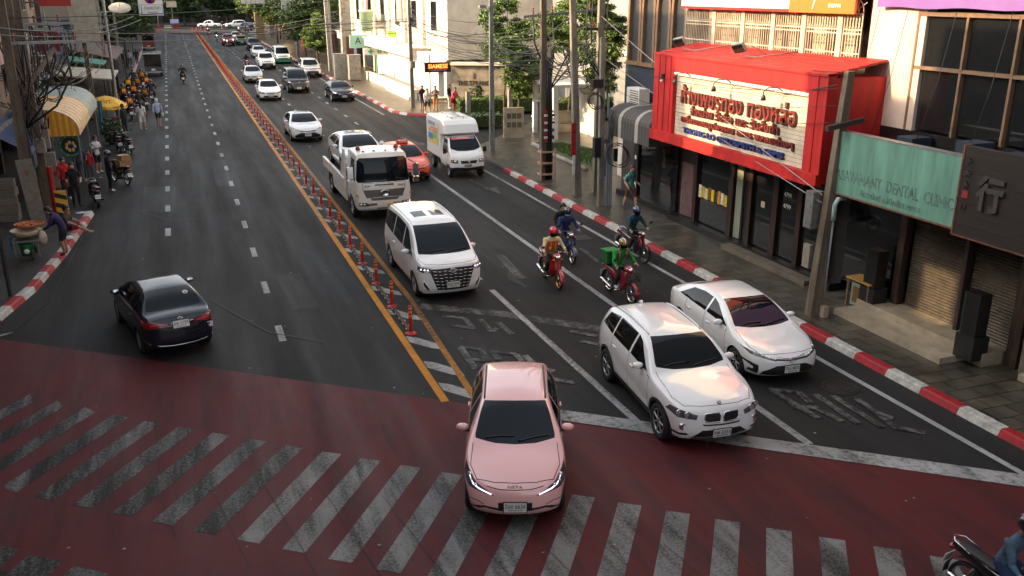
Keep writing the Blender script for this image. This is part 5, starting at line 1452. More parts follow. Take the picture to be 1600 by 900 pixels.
# ---------------------------------------------------------------- motorcycles
m_seat = mat('bike_seat', (.015, .015, .016), .5); m_eng = mat('engine_metal', (.12, .12, .125), .45, .8); m_blkp = mat('black_plastic', (.018, .018, .02), .38)
def bike(label, loc, rz, col, col2=None, basket=False, scooter=False, lamp=False, plate='1กก 204', group=None, rim=None, name='motorcycle', paper=None):
    P_ = paint('bike_' + col, S(col), .25); Q = paint('bike_' + (col2 or col), S(col2 or col), .25)
    root = thing(name, label, 'motorcycle', loc, rz, group)
    def whl(x):
        w = B(); T = Matrix.Rotation(R(90), 4, 'X'); r = .285
        w.lathe([(r - .055, -.028), (r - .03, -.043), (r - .008, -.036), (r, 0), (r - .008, .036), (r - .03, .043), (r - .055, .028)], m_tyre, 24, T)
        t = w.build('wheel', root, (x, 0, r))
        c = B(); c.lathe([(r - .055, -.024), (r - .068, -.02), (r - .068, .02), (r - .055, .024)], m_chr if not rim else rim, 24, T); c.lathe([(.045, -.05), (.045, .05), (0, .05), (0, -.05)], m_eng, 10, T)
        for k in range(6):
            a = R(60 * k); c.cyl((math.cos(a) * .04, 0, math.sin(a) * .04), (math.cos(a + .25) * (r - .065), 0, math.sin(a + .25) * (r - .065)), .011, rim or m_rim, n=5)
        c.lathe([(.095, .03), (.095, .036), (.03, .036)], m_chr, 14, T)
        c.build('rim', t)
    whl(.62); whl(-.60)
    b = B()
    for s in (1, -1): b.tube([(.62, s * .062, .285), (.54, s * .062, .55), (.46, s * .05, .80)], .019, m_eng, 6)
    b.build('fork', root)
    b = B()
    def fen(s, t):
        a = R(-8 + 165 * s) if not scooter else R(10 + 140 * s); yy = (t - .5) * 2
        return (.62 + .325 * math.cos(a), yy * .06, .285 + (.325 - .02 * yy * yy) * math.sin(a))
    b.grid(fen, 12, 4, P_); b.build('front_mudguard', root)
    b = B()      # leg shield, a curved shell
    wd = .19 if not scooter else .22
    def shd(s, t):
        y = (s - .5) * 2; z = .34 + .50 * t
        return (.36 + .10 * (1 - t) * 0 + .13 * t * .4 - .11 * y * y + .05 * math.sin(t * 3.1), y * wd * (.72 + .28 * math.sin(math.pi * (.25 + .6 * t))), z)
    b.grid(shd, 10, 8, P_); b.grid(lambda s, t: tuple(Vector(shd(1 - s, t)) - Vector((.03, 0, 0))), 10, 8, m_blkp)
    b.prism([(.47, .52), (.52, .62), (.46, .84), (.40, .84), (.36, .5)], -.07, .07, Q, frame((0, 0, 0), (1, 0, 0), (0, 0, 1)))
    b.build('leg_shield', root)
    b = B(); b.ell((.44, 0, .93), (.15, .135, .10), P_, 14, 9); b.ell((.36, 0, .99), (.10, .12, .05), m_blkp, 12, 6); b.build('headlight_cowl', root)
    b = B(); b.ell((.53, 0, .935), (.075, .085, .058), m_on if lamp else m_lens, 12, 7); b.build('headlight', root)
    for s in (1, -1):
        b = B(); b.ell((.50, s * .12, .86), (.05, .04, .025), m_amb, 8, 5); b.build('turn_signal', root)
    b = B(); b.tube([(.24, .36, 1.0), (.32, .22, 1.02), (.36, 0, .99), (.32, -.22, 1.02), (.24, -.36, 1.0)], .014, m_eng, 6)
    for s in (1, -1): b.cyl((.28, s * .27, 1.012), (.24, s * .385, .998), .019, m_blkp, n=8); b.tube([(.33, s * .24, 1.03), (.40, s * .36, 1.0)], .007, m_chr, 5)
    b.build('handlebar', root)
    for s in (1, -1):
        b = B(); b.tube([(.31, s * .25, 1.02), (.34, s * .30, 1.14), (.33, s * .36, 1.19)], .007, m_blkp, 5); b.ell((.335, s * .395, 1.21), (.018, .062, .042), m_blkp, 10, 6); b.build('mirror', root)
    b = B(); b.tube([(.36, 0, .80), (.26, 0, .50), (.05, 0, .42), (-.25, 0, .52), (-.55, 0, .66)], [.06, .065, .07, .06, .04], m_blkp, 8)
    if scooter: b.bx(-.05, .34, -.15, .15, .30, .36, m_blkp)
    b.build('frame', root)
    b = B(); b.ell((-.02, 0, .30), (.20, .12, .11), m_eng, 12, 7); b.cyl((.05, 0, .36), (.22, 0, .40), .075, m_eng, n=10); b.cyl((-.05, -.13, .30), (-.05, .13, .30), .10, m_eng, n=12); b.build('engine', root)
    b = B(); b.tube([(.12, -.06, .28), (.0, -.13, .22), (-.25, -.15, .24)], .022, m_chr, 7); b.tube([(-.22, -.155, .245), (-.30, -.16, .26), (-.72, -.18, .36), (-.78, -.18, .375)], [.03, .048, .054, .04], m_chr if not scooter else m_blkp, 10); b.build('exhaust', root)
    b = B()      # tail fairing
    def tailf(s, t):
        x = .06 - .92 * s; a = math.pi * (t * 1.0); w = .135 * (1 - .55 * s ** 1.6); z0 = .56 + .17 * s
        return (x, math.cos(a) * w, z0 + .16 * (1 - .35 * s) * math.sin(a) ** .8 if 0 < t < 1 else z0)
    b.grid(tailf, 10, 10, P_); b.grid(lambda s, t: (.06 - .92 * s, (t - .5) * .27 * (1 - .55 * s ** 1.6), .555 + .17 * s), 10, 2, m_blkp); b.build('tail_fairing', root)
    b = B()
    def seat(s, t):
        x = .10 - .86 * s; a = math.pi * t; w = .125 * (1 - .25 * (1 - min(1, s * 3)) - .2 * s)
        z = .735 + .055 * s + .02 * math.sin(s * 9) * (s < .5)
        return (x, math.cos(a) * w, z + .055 * math.sin(a) ** .6 if 0 < t < 1 else z)
    b.grid(seat, 12, 8, m_seat); b.build('seat', root)
    b = B(); b.tube([(-.55, .12, .80), (-.80, .11, .86), (-.90, 0, .87), (-.80, -.11, .86), (-.55, -.12, .80)], .013, m_chr, 6); b.build('grab_rail', root)
    b = B(); b.ell((-.87, 0, .72), (.05, .10, .045), m_tail, 10, 6); b.build('tail_light', root)
    b = B(); b.grid(lambda s, t: (-.60 - .36 * math.cos(R(-5 + 100 * s)) if False else -.60 + .34 * math.cos(R(100 + 85 * s)), (t - .5) * .13, .285 + .36 * math.sin(R(100 + 85 * s))), 8, 2, m_blkp); b.build('rear_mudguard', root)
    b = B(); M = frame((-.93, 0, .50), (0, -1, 0), (.28, 0, 1)); b.box((0, 0, 0), (.21, .16, .01), m_plate, M=M); b.text(plate, M @ Matrix.Translation((0, .01, .006)), m_ink, .06, .17, .003); b.build('number_plate', root)
    b = B()
    for s in (1, -1): b.tube([(-.60, s * .10, .285), (-.45, s * .13, .62)], .022, m_eng, 6)
    b.build('shock_absorber', root)
    b = B()
    for s in (1, -1): b.cyl((.06, s * .10, .30), (.06, s * .27, .30), .015, m_blkp, n=6); b.cyl((-.30, s * .12, .38), (-.30, s * .25, .37), .014, m_blkp, n=6)
    b.build('foot_pegs', root)
    if basket:
        b = B()
        for z in (.66, .74, .82, .90):
            b.tube([(.54, -.15, z), (.80, -.15, z), (.80, .15, z), (.54, .15, z)], .008, m_blkp, 4, closed=True)
        for k in range(6):
            y = -.15 + .06 * k; b.tube([(.80, y, .90), (.80, y, .66), (.54, y, .66)], .006, m_blkp, 4)
        for x in (.56, .64, .72):
            for y in (-.15, .15): b.tube([(x, y, .90), (x, y, .66)], .006, m_blkp, 4)
        b.build('basket', root)
    return root
def pair(bk, pose, label, **kw):      # a rider sits on the machine, a thing of its own
    return person(pose, label, tuple(bk.location), bk.rotation_euler.z, **kw)
def at(u, v, z=0.0): return tuple(G(u, v, z))
def bike_front(u, v, rz, x=.62):     # placed by the contact point of its front wheel
    p = G(u, v); return (p.x - math.cos(rz) * x, p.y - math.sin(rz) * x, 0)
rzA = R(-93)
bk = bike('red motorcycle with gold wheels ridden by the orange vest rider', bike_front(873, 452, rzA), rzA, 'a00f18', 'c01522', rim=mat('gold_rim', (.45, .25, .06), .35, .8))
pair(bk, 'ride', 'rider in a cream shirt, orange vest and red helmet on a red motorcycle', top='d8c79a', bottom='17171a', shoe='222222', helmet=('c8102e',), extra=vest('e2551a', 'd8d030'), mask='0c0c0d')
rzB = R(-94)
bk = bike('blue scooter carrying a rider and a masked passenger', bike_front(894, 413, rzB), rzB, '1c3557', '2a4a78', scooter=True)
pair(bk, 'ride', 'rider in a navy blue jacket and dark helmet on the blue scooter', top='1f2f5c', bottom='1d2a35', shoe='2a2a2a', helmet=('20242c', '4a5868'), visor=False, mask='d9d4e0')
pair(bk, 'passenger', 'passenger with tied black hair and green face mask on the blue scooter', top='16161a', bottom='22252e', shoe='333333', hair='tail', mask='bfe3c0')
rzC = R(-84)
bk = bike('black and red motorcycle ridden close to the kerb', bike_front(1006, 411, rzC), rzC, '2a2a2c', 'b01218', rim=m_blkp, lamp=False)
pair(bk, 'ride', 'rider in a dark teal jacket and blue helmet beside the kerb', top='17404a', bottom='15161a', shoe='262626', helmet=('1d2b55', '8090b0'), skin=m_skin)
rzD = R(-86)
bk = bike('dark red motorcycle with a black front basket and a delivery rider', bike_front(986, 474, rzD), rzD, '8e1226', 'a8182c', basket=True)
def bagx(o, p, M):
    b = B()
    for s_ in (1, -1): b.tube([(.02, s_ * .12, 1.36), (.06, s_ * .12, 1.44), (.125, s_ * .11, 1.30), (.10, s_ * .12, 1.12)], .018, cloth('e0308a'), 5)
    b.build('shoulder_straps', o)
pair(bk, 'ride', 'delivery rider in a bright green jacket and helmet in the middle of the lanes', top='1a8c34', bottom='141417', shoe='c9c9c9', helmet=('8a6a30', 'd9d9d4'), extra=bagx)
gb = mat('delivery_bag_green', (.010, .12, .022), .55, var=.2, vs=9)
b = B(); b.box((0, 0, .20), (.36, .40, .36), gb, tap=.93); b.box((0, 0, .382), (.38, .42, .04), mat('delivery_bag_lid', (.015, .16, .03), .5)); b.box((-.21, 0, .25), (.01, .3, .08), m_plate)
o_ = Vector(bk.location) + Vector((math.cos(rzD) * -.60, math.sin(rzD) * -.60, .84)); tag(b.build('delivery_bag', None, o_, rzD), 'bright green delivery box strapped behind the delivery rider', 'delivery bag')
rzE = R(-82)
bk = bike('black motorcycle with chrome exhaust at the lower right corner', (9.80, 7.24, 0), rzE, '141416', '1c1c20')
pair(bk, 'ride', 'rider in a faded blue denim shirt and jeans at the lower right corner', top='46596e', bottom='1a3158', shoe='2a2a2a', helmet=('1b1c20', 'c8ccd2'), sleeve='4d6a86')
# riders further up the road
bk = bike('black motorcycle riding away alone on the left lanes', (0.68, 90.6, 0), R(90), '18181a')
pair(bk, 'ride_far', 'rider dressed in black riding away on the left lanes', top='141416', bottom='141416', shoe='222222', helmet=('101012',), eyes=False)
bf = bike('red motorcycle riding toward us beside the white pickup truck', (7.5, 104.5, 0), R(-90), 'a01a1c', lamp=False)
pair(bf, 'ride_far', 'rider in black beside the white pickup truck', top='17171a', bottom='17171a', helmet=('101012',), eyes=False)
far = [(355, 73, 'c9402a', '8a1a1a', 'lone far rider in red near the centre posts', 1), (339, 64, '20222a', '30343c', 'far rider in dark clothes between posts and maroon pickup', 1), (327, 60, '6a2a1e', 'b03a20', 'far rider with glowing headlight nearest the posts', 1), (325, 52, '8a2020', '303030', 'farthest rider coming out of the junction', 1), (372, 62, '1a1a1e', '50503a', 'far rider beside the maroon pickup truck', 1), (348, 46, '22242a', '22242a', 'rider waiting at the far junction', 0)]
for u, v, tp, bc, lb, on in far:
    p = G(u, v); bk = bike('motorcycle under the ' + lb, (p.x, p.y, 0), R(-90), bc, lamp=bool(on), group='motorcycles far up the road')
    pair(bk, 'ride_far', lb, top=tp, bottom='1a1a1c', helmet=('16161a',), eyes=False, group='riders far up the road')
# motorcycle taxi rank on the left
rank = [(206, 186, 95, 'orange vested driver nearest in the motorcycle taxi rank'), (221, 181, 80, 'orange vested driver behind the woman in white'), (196, 168, 100, 'orange vested driver at the left edge of the rank'),
        (212, 164, 85, 'driver with yellow backed vest in the middle of the rank'), (229, 170, 95, 'driver at the road side of the rank'), (239, 160, 88, 'driver beside the white parking line'), (203, 152, 90, 'driver in the third row of the rank'),
        (217, 150, 100, 'driver with green patched vest in the third row'), (232, 148, 85, 'driver in the third row nearest the grey truck'), (210, 139, 90, 'driver at the far end of the rank'), (224, 138, 95, 'driver in front of the grey truck')]
bcols = ['18181a', '7a1418', '1b2a4a', '202022', '5a1212']
vcols = ['b8401a', 'c0861e', 'a83218', 'c2501e', '8a2c16']
b0 = None
for k, (u, v, a, lb) in enumerate(rank):
    p = G(u, v)
    if k < 5: bk = bike('parked motorcycle under the ' + lb, (p.x, p.y, 0), R(a), bcols[k], group='motorcycles of the taxi rank'); rb = rb + [bk] if k else [bk]
    else: bk = copy_tree(rb[k % 5], (p.x, p.y, 0), R(a), 'parked motorcycle under the ' + lb)
    pair(bk, 'ride_far', lb, top=['1b1d23', '2a2420', '20222a'][k % 3], bottom='1c2028', helmet=('141416',) if k % 3 else None, visor=False, eyes=False, extra=vest(vcols[k % 5], ['d8c020', '5aa81e', 'e0d040'][k % 3]) if k % 4 != 1 else None, group='drivers of the motorcycle taxi rank')
# parked on the left pavement edge
p = G(155, 322); bike('parked scooter with white tail panels near the left kerb end', (p.x - .1, p.y + .3, 0), R(100), 'cfcdc6', '8a8a88', scooter=True)
p = G(186, 288); pk = bike('parked black motorcycle loaded with cardboard boxes', (p.x + .1, p.y + .2, 0), R(118), '141416')
p = G(200, 240); bike('parked black scooter in front of the leafy bush', (p.x, p.y, 0), R(105), '121214', scooter=True)
p = G(186, 236); bike('parked dark motorcycle hidden behind the black scooter', (p.x, p.y, 0), R(100), '1c1c1e')
m_card = mat('cardboard', (.34, .19, .085), .8, var=.25, vs=5)
for k, (dx, dz, s_) in enumerate(((-.45, .86, .44), (-.50, 1.12, .36))):
    b = B(); b.box((0, 0, s_ * .30), (s_ * 1.1, s_ * 1.25, s_ * .60), m_card); b.box((0, 0, s_ * .602), (.05, s_ * 1.25, .004), mat('parcel_tape', (.45, .30, .14), .3)); b.box((s_ * .2, .1, s_ * .604), (.12, .16, .004), m_plate)
    q = Vector(pk.location); a = R(118); tag(b.build('cardboard_box', None, (q.x + dx * math.cos(a), q.y + dx * math.sin(a), dz), a + k * .15), ('large brown cardboard box strapped on the parked black motorcycle', 'smaller brown cardboard box on top of the large one')[k], 'box')
# pedestrians
def shoulder_bag(col, sz=(.14, .30, .34), z=.98, y=-.26, x=.02, nm='handbag'):
    def f(o, p, M):
        b = B(); b.ell((x, y, z - .1), tuple(s_ / 2 for s_ in sz), cloth(col), 10, 7); b.tube([(x, y, z + .02), (.0, y * .8, 1.2), (.0, y * .5, 1.43)], .012, cloth(col), 5); b.build(nm, o)
    return f
def backpack(o, p, M):
    b = B(); b.ell((-.17, 0, 1.22), (.11, .15, .22), cloth('3a3c40'), 12, 8); b.ell((-.24, -.05, 1.18), (.08, .10, .10), cloth('b9b3a4'), 10, 6)
    for s_ in (1, -1): b.tube([(-.12, s_ * .12, 1.40), (.03, s_ * .13, 1.45), (.125, s_ * .12, 1.30), (-.02, s_ * .16, 1.10)], .018, cloth('26272a'), 5)
    b.build('backpack', o)
P0 = .145
def pz(u, v, z=P0): return tuple(G(u, v, z))
person('walk_near', 'man in a teal shirt and brown shorts with a backpack walking past the awning', pz(984, 327), R(-70), top='5b9a94', sleeve='bare', bottom='6b4526', shin='bare', shoe='35506e', skin=m_skinl, hairc=m_hairb, extra=backpack)
person('walk', 'man in a white shirt and black shorts walking in the sunlight', pz(668, 178), R(-85), top='f0e8e0', sleeve='bare', bottom='17171c', shin='bare', shoe='e8e2d8', skin=m_skinl)
person('stand', 'person in a dark shirt and blue shorts beside the shop pole', pz(660, 172), R(-70), top='2b2226', sleeve='bare', bottom='2a4a70', shin='bare', shoe='38404a')
person('phone', 'person in grey with orange trousers looking at a phone', pz(681, 173), R(-110), top='6f6660', bottom='c07a22', shoe='4a4238', sleeve='bare')
person('stand', 'person in black shirt and white trousers near the stone sign wall', pz(702, 170), R(-40), top='141416', bottom='d9d4cc', shoe='cccccc')
person('bag', 'woman in a pink blouse with a red bag beside the hedge', pz(711, 176), R(-60), top='d0566a', bottom='8e2430', shoe='6a3a30', extra=shoulder_bag('c8222a', (.2, .36, .4)), hair='long')
person('stroll', 'woman in a white dress walking away along the left road side', at(224, 203), R(80), top='e9e4e2', sleeve='bare', bottom='e2dcda', shin='bare', shoe='e8e8e8', hair='long', skin=m_skinl, extra=shoulder_bag('1a1a1c', (.08, .16, .14)))
person('walk', 'man in a pale blue shirt, black shorts and white cap carrying a plastic bag', at(249, 197), R(85), top='b9c2dc', bottom='15161c', shin='bare', shoe='e8e8e8', helmet=None, hairc=cloth('d8d8d8'), extra=shoulder_bag('b9d8c4', (.14, .2, .28), .82, -.27))
person('stand', 'man in dark green with a white cap standing under the shop roof', pz(182, 148), R(60), top='1d3a30', bottom='1a2420', hairc=cloth('dcdad2'))
person('bend', 'street vendor in a purple patterned shirt bending over the food cart', tuple(G(103, 398, P0)), R(165), top='2a2150', bottom='1c1d2c', shin='bare', shoe='5a2a20', sleeve='2a2150')
person('sit', 'person in red shorts sitting on the kerb behind the vendor with a leg stretched out', (lambda q: (q.x, q.y, .14))(G(108, 366, .14)), R(-12), top='4a3a32', bottom='8e1a1c', shin='bare', shoe='b9a890', sleeve='bare')
person('bag', 'woman dressed in black with a brown handbag on the left pavement', pz(121, 322), R(-80), top='121214', bottom='121214', shoe='1c1c1c', sleeve='bare', skin=m_skinl, extra=shoulder_bag('5a2c24', (.16, .3, .28), .98, -.27))
person('stand', 'person in a red shirt half hidden behind the cable posts', pz(106, 312), R(-60), top='b8201c', bottom='2a2a30')
person('bag', 'woman in a striped grey shirt with dyed hair under the yellow awning', pz(130, 283), R(-75), top='4a4c5c', bottom='22232c', hairc=mat('dyed_hair', (.42, .22, .05), .5), hair='long')
person('stand', 'child in a red shirt standing beside the woman with dyed hair', pz(143, 281), R(-85), top='a81c20', bottom='4a4c50', scale=.78)
person('phone', 'woman in a white shirt and black shorts using a phone', pz(155, 270), R(-50), top='cfc9c9', bottom='15151a', shin='bare', shoe='c8c0b8', sleeve='bare')
person('stand', 'man in black with a helmet standing beside the loaded motorcycle', at(174, 299), R(20), top='121214', bottom='121214', shoe='c8c8c8', helmet=('202226', 'b0b0b4'))
for k, (u, v, tp, lb) in enumerate(((204, 103, 'a9a9c4', 'person in pale blue near the red passenger truck'), (215, 101, '27282e', 'person in black near the red passenger truck'), (192, 101, '202026', 'person under the dark roof beyond the rank'), (197, 208, '20242a', 'person crouched by the yellow umbrella'))):
    person('stroll' if k < 2 else 'stand', lb, pz(u, v), R(80 + 20 * k), top=tp, bottom='22232a', eyes=False)
for k, (u, v, tp, lb) in enumerate(((384, 50, '8a90a0', 'far pedestrian in grey near the junction pillar'), (388, 52, 'c8c8d0', 'far pedestrian in white near the junction pillar'), (482, 70, '9a2a20', 'far pedestrian in red under the street trees'))):
    person('stand', lb, pz(u, v, 0.02), R(-60), top=tp, bottom='22232a', eyes=False)
# ================================================================ right side: shops, signs, forecourt
FX = 17.0
def WM(x, y, z): return frame((x, y, z), (0, -1, 0), (0, 0, 1))      # a sign plane facing the street
m_red_s = mat('sign_red', (.46, .010, .008), .62, var=.42, vs=2, stretch=(1, 1, .2))
m_board = mat('sign_board_cream', (.56, .49, .38), .5, var=.2, vs=3)
m_line = mat('board_seam', (.12, .10, .08), .7)
m_cream2 = mat('cream_plaster', (.50, .42, .30), .75, var=.35, vs=1.6, bump=.1)
m_wood = mat('dark_wood', (.035, .016, .010), .45, var=.4, vs=5, stretch=(1, 1, .15))
m_dark = mat('dark_shopfront', (.012, .011, .011), .35, var=.4, vs=2)
m_shade = mat('interior_dark', (.008, .007, .007), .6)
m_pglass = mat('shop_glass', (.010, .011, .012), .05, spec=.7)
m_marble = mat('beige_marble', (.36, .30, .22), .3, var=.3, vs=2.2)
m_steel = mat('galvanised_steel', (.30, .31, .31), .45, .7, var=.3, vs=8)
m_wht_s = mat('sign_white', (.72, .70, .66), .5, var=.12, vs=3)
m_orange = mat('sign_orange', (.78, .13, .015), .5, var=.1, vs=1)
m_purple = mat('banner_purple', (.17, .075, .27), .6, var=.12, vs=1)
m_frame = mat('tan_window_frame', (.17, .10, .055), .55, var=.25, vs=6)
m_navyw = mat('dark_blue_wall', (.015, .028, .045), .6, var=.3, vs=2)
m_mesh = mat('dark_woven_panel', (.018, .020, .022), .45, var=.7, vs=26, col2=(.045, .05, .055), stretch=(1, 1, .5))
m_plast = mat('pale_plaster', (.72, .68, .61), .8, var=.22, vs=.9, bump=.1)
m_plastw = mat('warm_plaster', (.62, .55, .44), .8, var=.2, vs=1.0, bump=.1)
m_grey = mat('dark_grey_metal', (.04, .04, .042), .5, .4)
# ---------------- the jeweller's building: body, barred balcony, shop front
t = thing('shop_building', 'jewellery shop building with cream barred balcony above a red sign', 'building', (FX, 23.8, 0))
def L(o): return Vector(o) - Vector((FX, 23.8, 0))
b = B(); b.bx(.9, 10, -4.4, 4.7, 0, 14, m_cream2); b.bx(0, .92, -4.4, 4.7, 3.5, 6.15, m_cream2); b.bx(-.25, .9, -4.4, 4.7, 8.4, 14, m_cream2); b.build('wall', t)
rngb = random.Random(3)
ycol = [28.4, 26.45, 24.81, 23.26, 21.83, 20.31, 19.47]
for y in ycol[1:-1]:
    b = B(); b.box((-.16, y - 23.8, 7.25), (.17, .20, 2.3), m_cream2); b.build('balcony_column', t)
for i in range(len(ycol) - 1):
    ya, yb = ycol[i] - .13 - 23.8, ycol[i + 1] + .13 - 23.8
    if i == len(ycol) - 2: yb -= .10
    b = B()
    for z in (6.22, 6.62, 7.12, 7.22, 7.62): b.box((-.20, (ya + yb) / 2, z), (.03, abs(ya - yb), .035), m_cream2)
    n = max(5, int(abs(ya - yb) / .105))
    for k in range(n + 1):
        y = ya + (yb - ya) * k / n; b.box((-.20, y, 6.9), (.022, .024, 1.42), m_cream2)
        if k < n:
            b.tube([(-.20, y + (yb - ya) / n * (.5 + .38 * math.cos(a)), 7.42 + .17 * math.sin(a)) for a in [R(45 * q) for q in range(8)]], .010, m_cream2, 4, closed=True)
    yc = (ya + yb) / 2
    for r_ in (.16, .34): b.tube([(-.20, yc + r_ * math.cos(R(18 * q)), 7.66 + r_ * math.sin(R(18 * q))) for q in range(11)], .014, m_cream2, 4)
    for q in range(5): a = R(30 * q + 30); b.tube([(-.20, yc + .16 * math.cos(a), 7.66 + .16 * math.sin(a)), (-.20, yc + .5 * math.cos(a), 7.66 + .5 * math.sin(a))], .012, m_cream2, 4)
    b.build('balcony_grille', t)
    b = B()          # shutters behind the bars
    for k in range(4):
        y = ya + (yb - ya) * (k + .5) / 4; w = abs(yb - ya) / 4
        if (k + i) % 3 == 1: b.bx(.70, .86, y - w * .42, y + w * .42, 6.15, 8.0, m_shade)
        else:
            b.bx(.72, .86, y - w * .46, y + w * .46, 6.15, 8.0, m_cream2)
            for z in range(7): b.bx(.70, .73, y - w * .3, y + w * .3, 6.3 + .22 * z, 6.34 + .22 * z, m_line)
    b.build('shutter', t)
b = B(); b.bx(-.30, .0, -4.4, 4.7, 6.0, 6.15, m_cream2); b.build('balcony_ledge', t)
# ground floor
b = B(); b.bx(.02, .9, -4.4, 4.7, 0, 3.5, m_dark); b.bx(-.38, .02, -4.4, 4.7, 0, .36, m_dark); b.build('shopfront', t)
def fp(u0, v0, u1, v1, X=16.99):
    a, c = GX(u0, v0, X), GX(u1, v1, X); return L((X, max(a.y, c.y), max(a.z, c.z))), L((X, min(a.y, c.y), min(a.z, c.z)))
def pane(nm, y0, y1, z0, z1, m, d=.05, x=0.0, lab=None, par=None):
    b = B(); b.bx(x - d, x + .01, y0 - 23.8, y1 - 23.8, z0, z1, m); o = b.build(nm, par or t)
    if lab: o['label'] = lab
    return o
pane('roller_shutter', 31.2 - 3.0, 27.4, .38, 2.3, mat('pinkish_shutter', (.16, .10, .10), .5, .3, var=.3, vs=4), .04)
for y0, y1 in ((27.2, 27.0), (25.0, 24.75), (23.9, 23.7), (22.6, 22.35), (21.4, 21.2), (20.2, 19.95)): pane('wooden_post', y0, y1, .36, 3.4, m_wood, .16)
pane('pale_door_panel', 24.7, 24.35, .38, 2.9, mat('pale_green_panel', (.20, .22, .17), .5), .06)
for y0, y1 in ((26.95, 25.05), (23.65, 22.65), (22.3, 21.45), (21.15, 20.25)): pane('glass_door', y0, y1, .42, 2.95, m_pglass, .05)
pc = ['d8d2c4', 'c8b030', 'e0d8b0', '8a5a20', 'd8c020', '3a3a2a', 'c09040']
b = B()
for k in range(9):
    y = 26.85 - .2 * k; b.bx(-.075, -.055, y - .085 - 23.8, y + .085 - 23.8, 1.28 + .02 * (k % 2), 1.72 - .03 * (k % 3), mat('poster_' + pc[k % 7], pc[k % 7], .5, var=.5, vs=14))
b.build('window_posters', t)
b = B(); b.text('4798', WM(-.062, 22.0 - 23.8, 2.35), m_plate, .13, .36, .01); b.text('4799', WM(-.062, 22.0 - 23.8, 2.0), m_plate, .13, .36, .01); b.bx(-.06, -.055, 23.3 - 23.8, 23.1 - 23.8, 1.7, 1.9, mat('paper_note', (.4, .38, .22), .7)); b.build('door_lettering', t)
b = B()
b.bx(-.75, -.38, 20.0 - 23.8, 24.3 - 23.8, .145, .30, mat('worn_step', (.13, .11, .085), .6, var=.3)); b.build('entrance_step', t)
# ---------------- the big red sign box
t = thing('shop_sign', 'large red sign box with cream panel, Thai lettering and blue English line', 'sign', (15.2, 23.1, 3.5))
def S_(x, y, z): return (x - 15.2, y - 23.1, z - 3.5)
y0s, y1s = 18.60, 27.45
def bxs(b, x0, x1, ya, yb, z0, z1, m): b.bx(x0 - 15.2, x1 - 15.2, ya - 23.1, yb - 23.1, z0 - 3.5, z1 - 3.5, m)
b = B()
bxs(b, 15.45, 17.0, y0s, y1s, 3.72, 6.12, m_red_s)
bxs(b, 15.2, 15.46, y1s - 1.30, y1s, 3.70, 6.22, m_red_s); bxs(b, 15.2, 15.46, y0s, y0s + .70, 3.70, 6.22, m_red_s)
bxs(b, 15.2, 15.44, y0s + .70, y1s - 1.30, 5.72, 6.22, m_red_s)
bxs(b, 15.12, 15.46, y0s, y1s, 3.45, 3.705, m_red_s); bxs(b, 15.06, 15.3, y0s - .02, y1s + .02, 3.40, 3.452, m_red_s)
n = 24
for k in range(n):
    yk = y0s + (y1s - y0s) * k / n
    if not (y0s + .72 < yk < y1s - 1.35): b.box((-.012, yk - 23.1, 1.46), (.02, .035, 2.48), m_red_s)
b.build('sign_box', t)
b = B()      # ribbed sloping top
for k in range(6):
    xa, xb = 15.16 + .30 * k, 15.16 + .30 * (k + 1); za, zb = 6.225 + .055 * k, 6.225 + .055 * (k + 1)
    b.add([S_(xa, y0s, za), S_(xb, y0s, zb - .02), S_(xb, y1s, zb - .02), S_(xa, y1s, za), S_(xa, y0s, za - .06), S_(xb, y0s, zb - .08), S_(xb, y1s, zb - .08), S_(xa, y1s, za - .06)],
          [(0, 1, 2, 3), (7, 6, 5, 4), (0, 4, 5, 1), (3, 2, 6, 7), (0, 3, 7, 4), (1, 5, 6, 2)], m_red_s)
b.build('sign_top', t)
b = B(); bxs(b, 15.34, 15.45, y0s + .705, y1s - 1.305, 3.705, 5.60, m_board)
for k in range(15): bxs(b, 15.334, 15.341, y0s + .705, y1s - 1.305, 3.82 + .12 * k, 3.828 + .12 * k, m_line)
b.build('sign_panel', t)
b = B()
for k in range(36):
    yk = y0s + .72 + (y1s - y0s - 1.98) * k / 36
    b.cyl(S_(15.27, yk, 5.645), S_(15.27, yk + .17, 5.645), .062, m_wht_s, n=8)
b.build('corrugated_strip', t)
m_lr = mat('letter_red', (.17, .022, .016), .5); m_lo = mat('letter_edge', (.045, .02, .02), .5); m_lb = mat('letter_blue', (.03, .06, .24), .4)
for txt, (ya, yb), z, h, m in (('ห้างเพชรทอง ทองหล่อ', (25.75, 19.85), 5.06, .60, m_lr), ('จำหน่าย รับซื้อ และ รับสั่งทำ', (25.15, 20.55), 4.60, .30, m_lr), ('เครื่องทองรูปพรรณ เพชร พลอยต่างๆ', (25.66, 19.86), 4.25, .31, m_lr), ('THONG LO GOLDSMITH & GEMS', (25.52, 20.24), 3.92, .18, m_lb)):
    b = B(); M = WM(15.29 - 15.2, (ya + yb) / 2 - 23.1, z - 3.5)
    b.text(txt, M, m, h, ya - yb, .05, bold=.012)
    b.text(txt, M @ Matrix.Translation((.02, -.015, -.02)), m_lo, h * 1.03, (ya - yb) * 1.004, .04, bold=.028)
    b.build('lettering', t)
for y, z in ((25.35, 5.6), (23.1, 5.6), (20.65, 5.6)):
    b = B(); b.tube([S_(15.30, y - .25, z), S_(15.05, y - .22, z + .14), S_(14.85, y - .1, z + .13), S_(14.78, y, z + .02), S_(14.79, y, z - .10)], .016, m_grey, 6)
    b.lathe([(.02, .09), (.055, .05), (.075, -.06), (.0, -.04)], m_grey, 10, Matrix.Translation(S_(14.79, y, z - .15))); b.build('gooseneck_lamp', t)
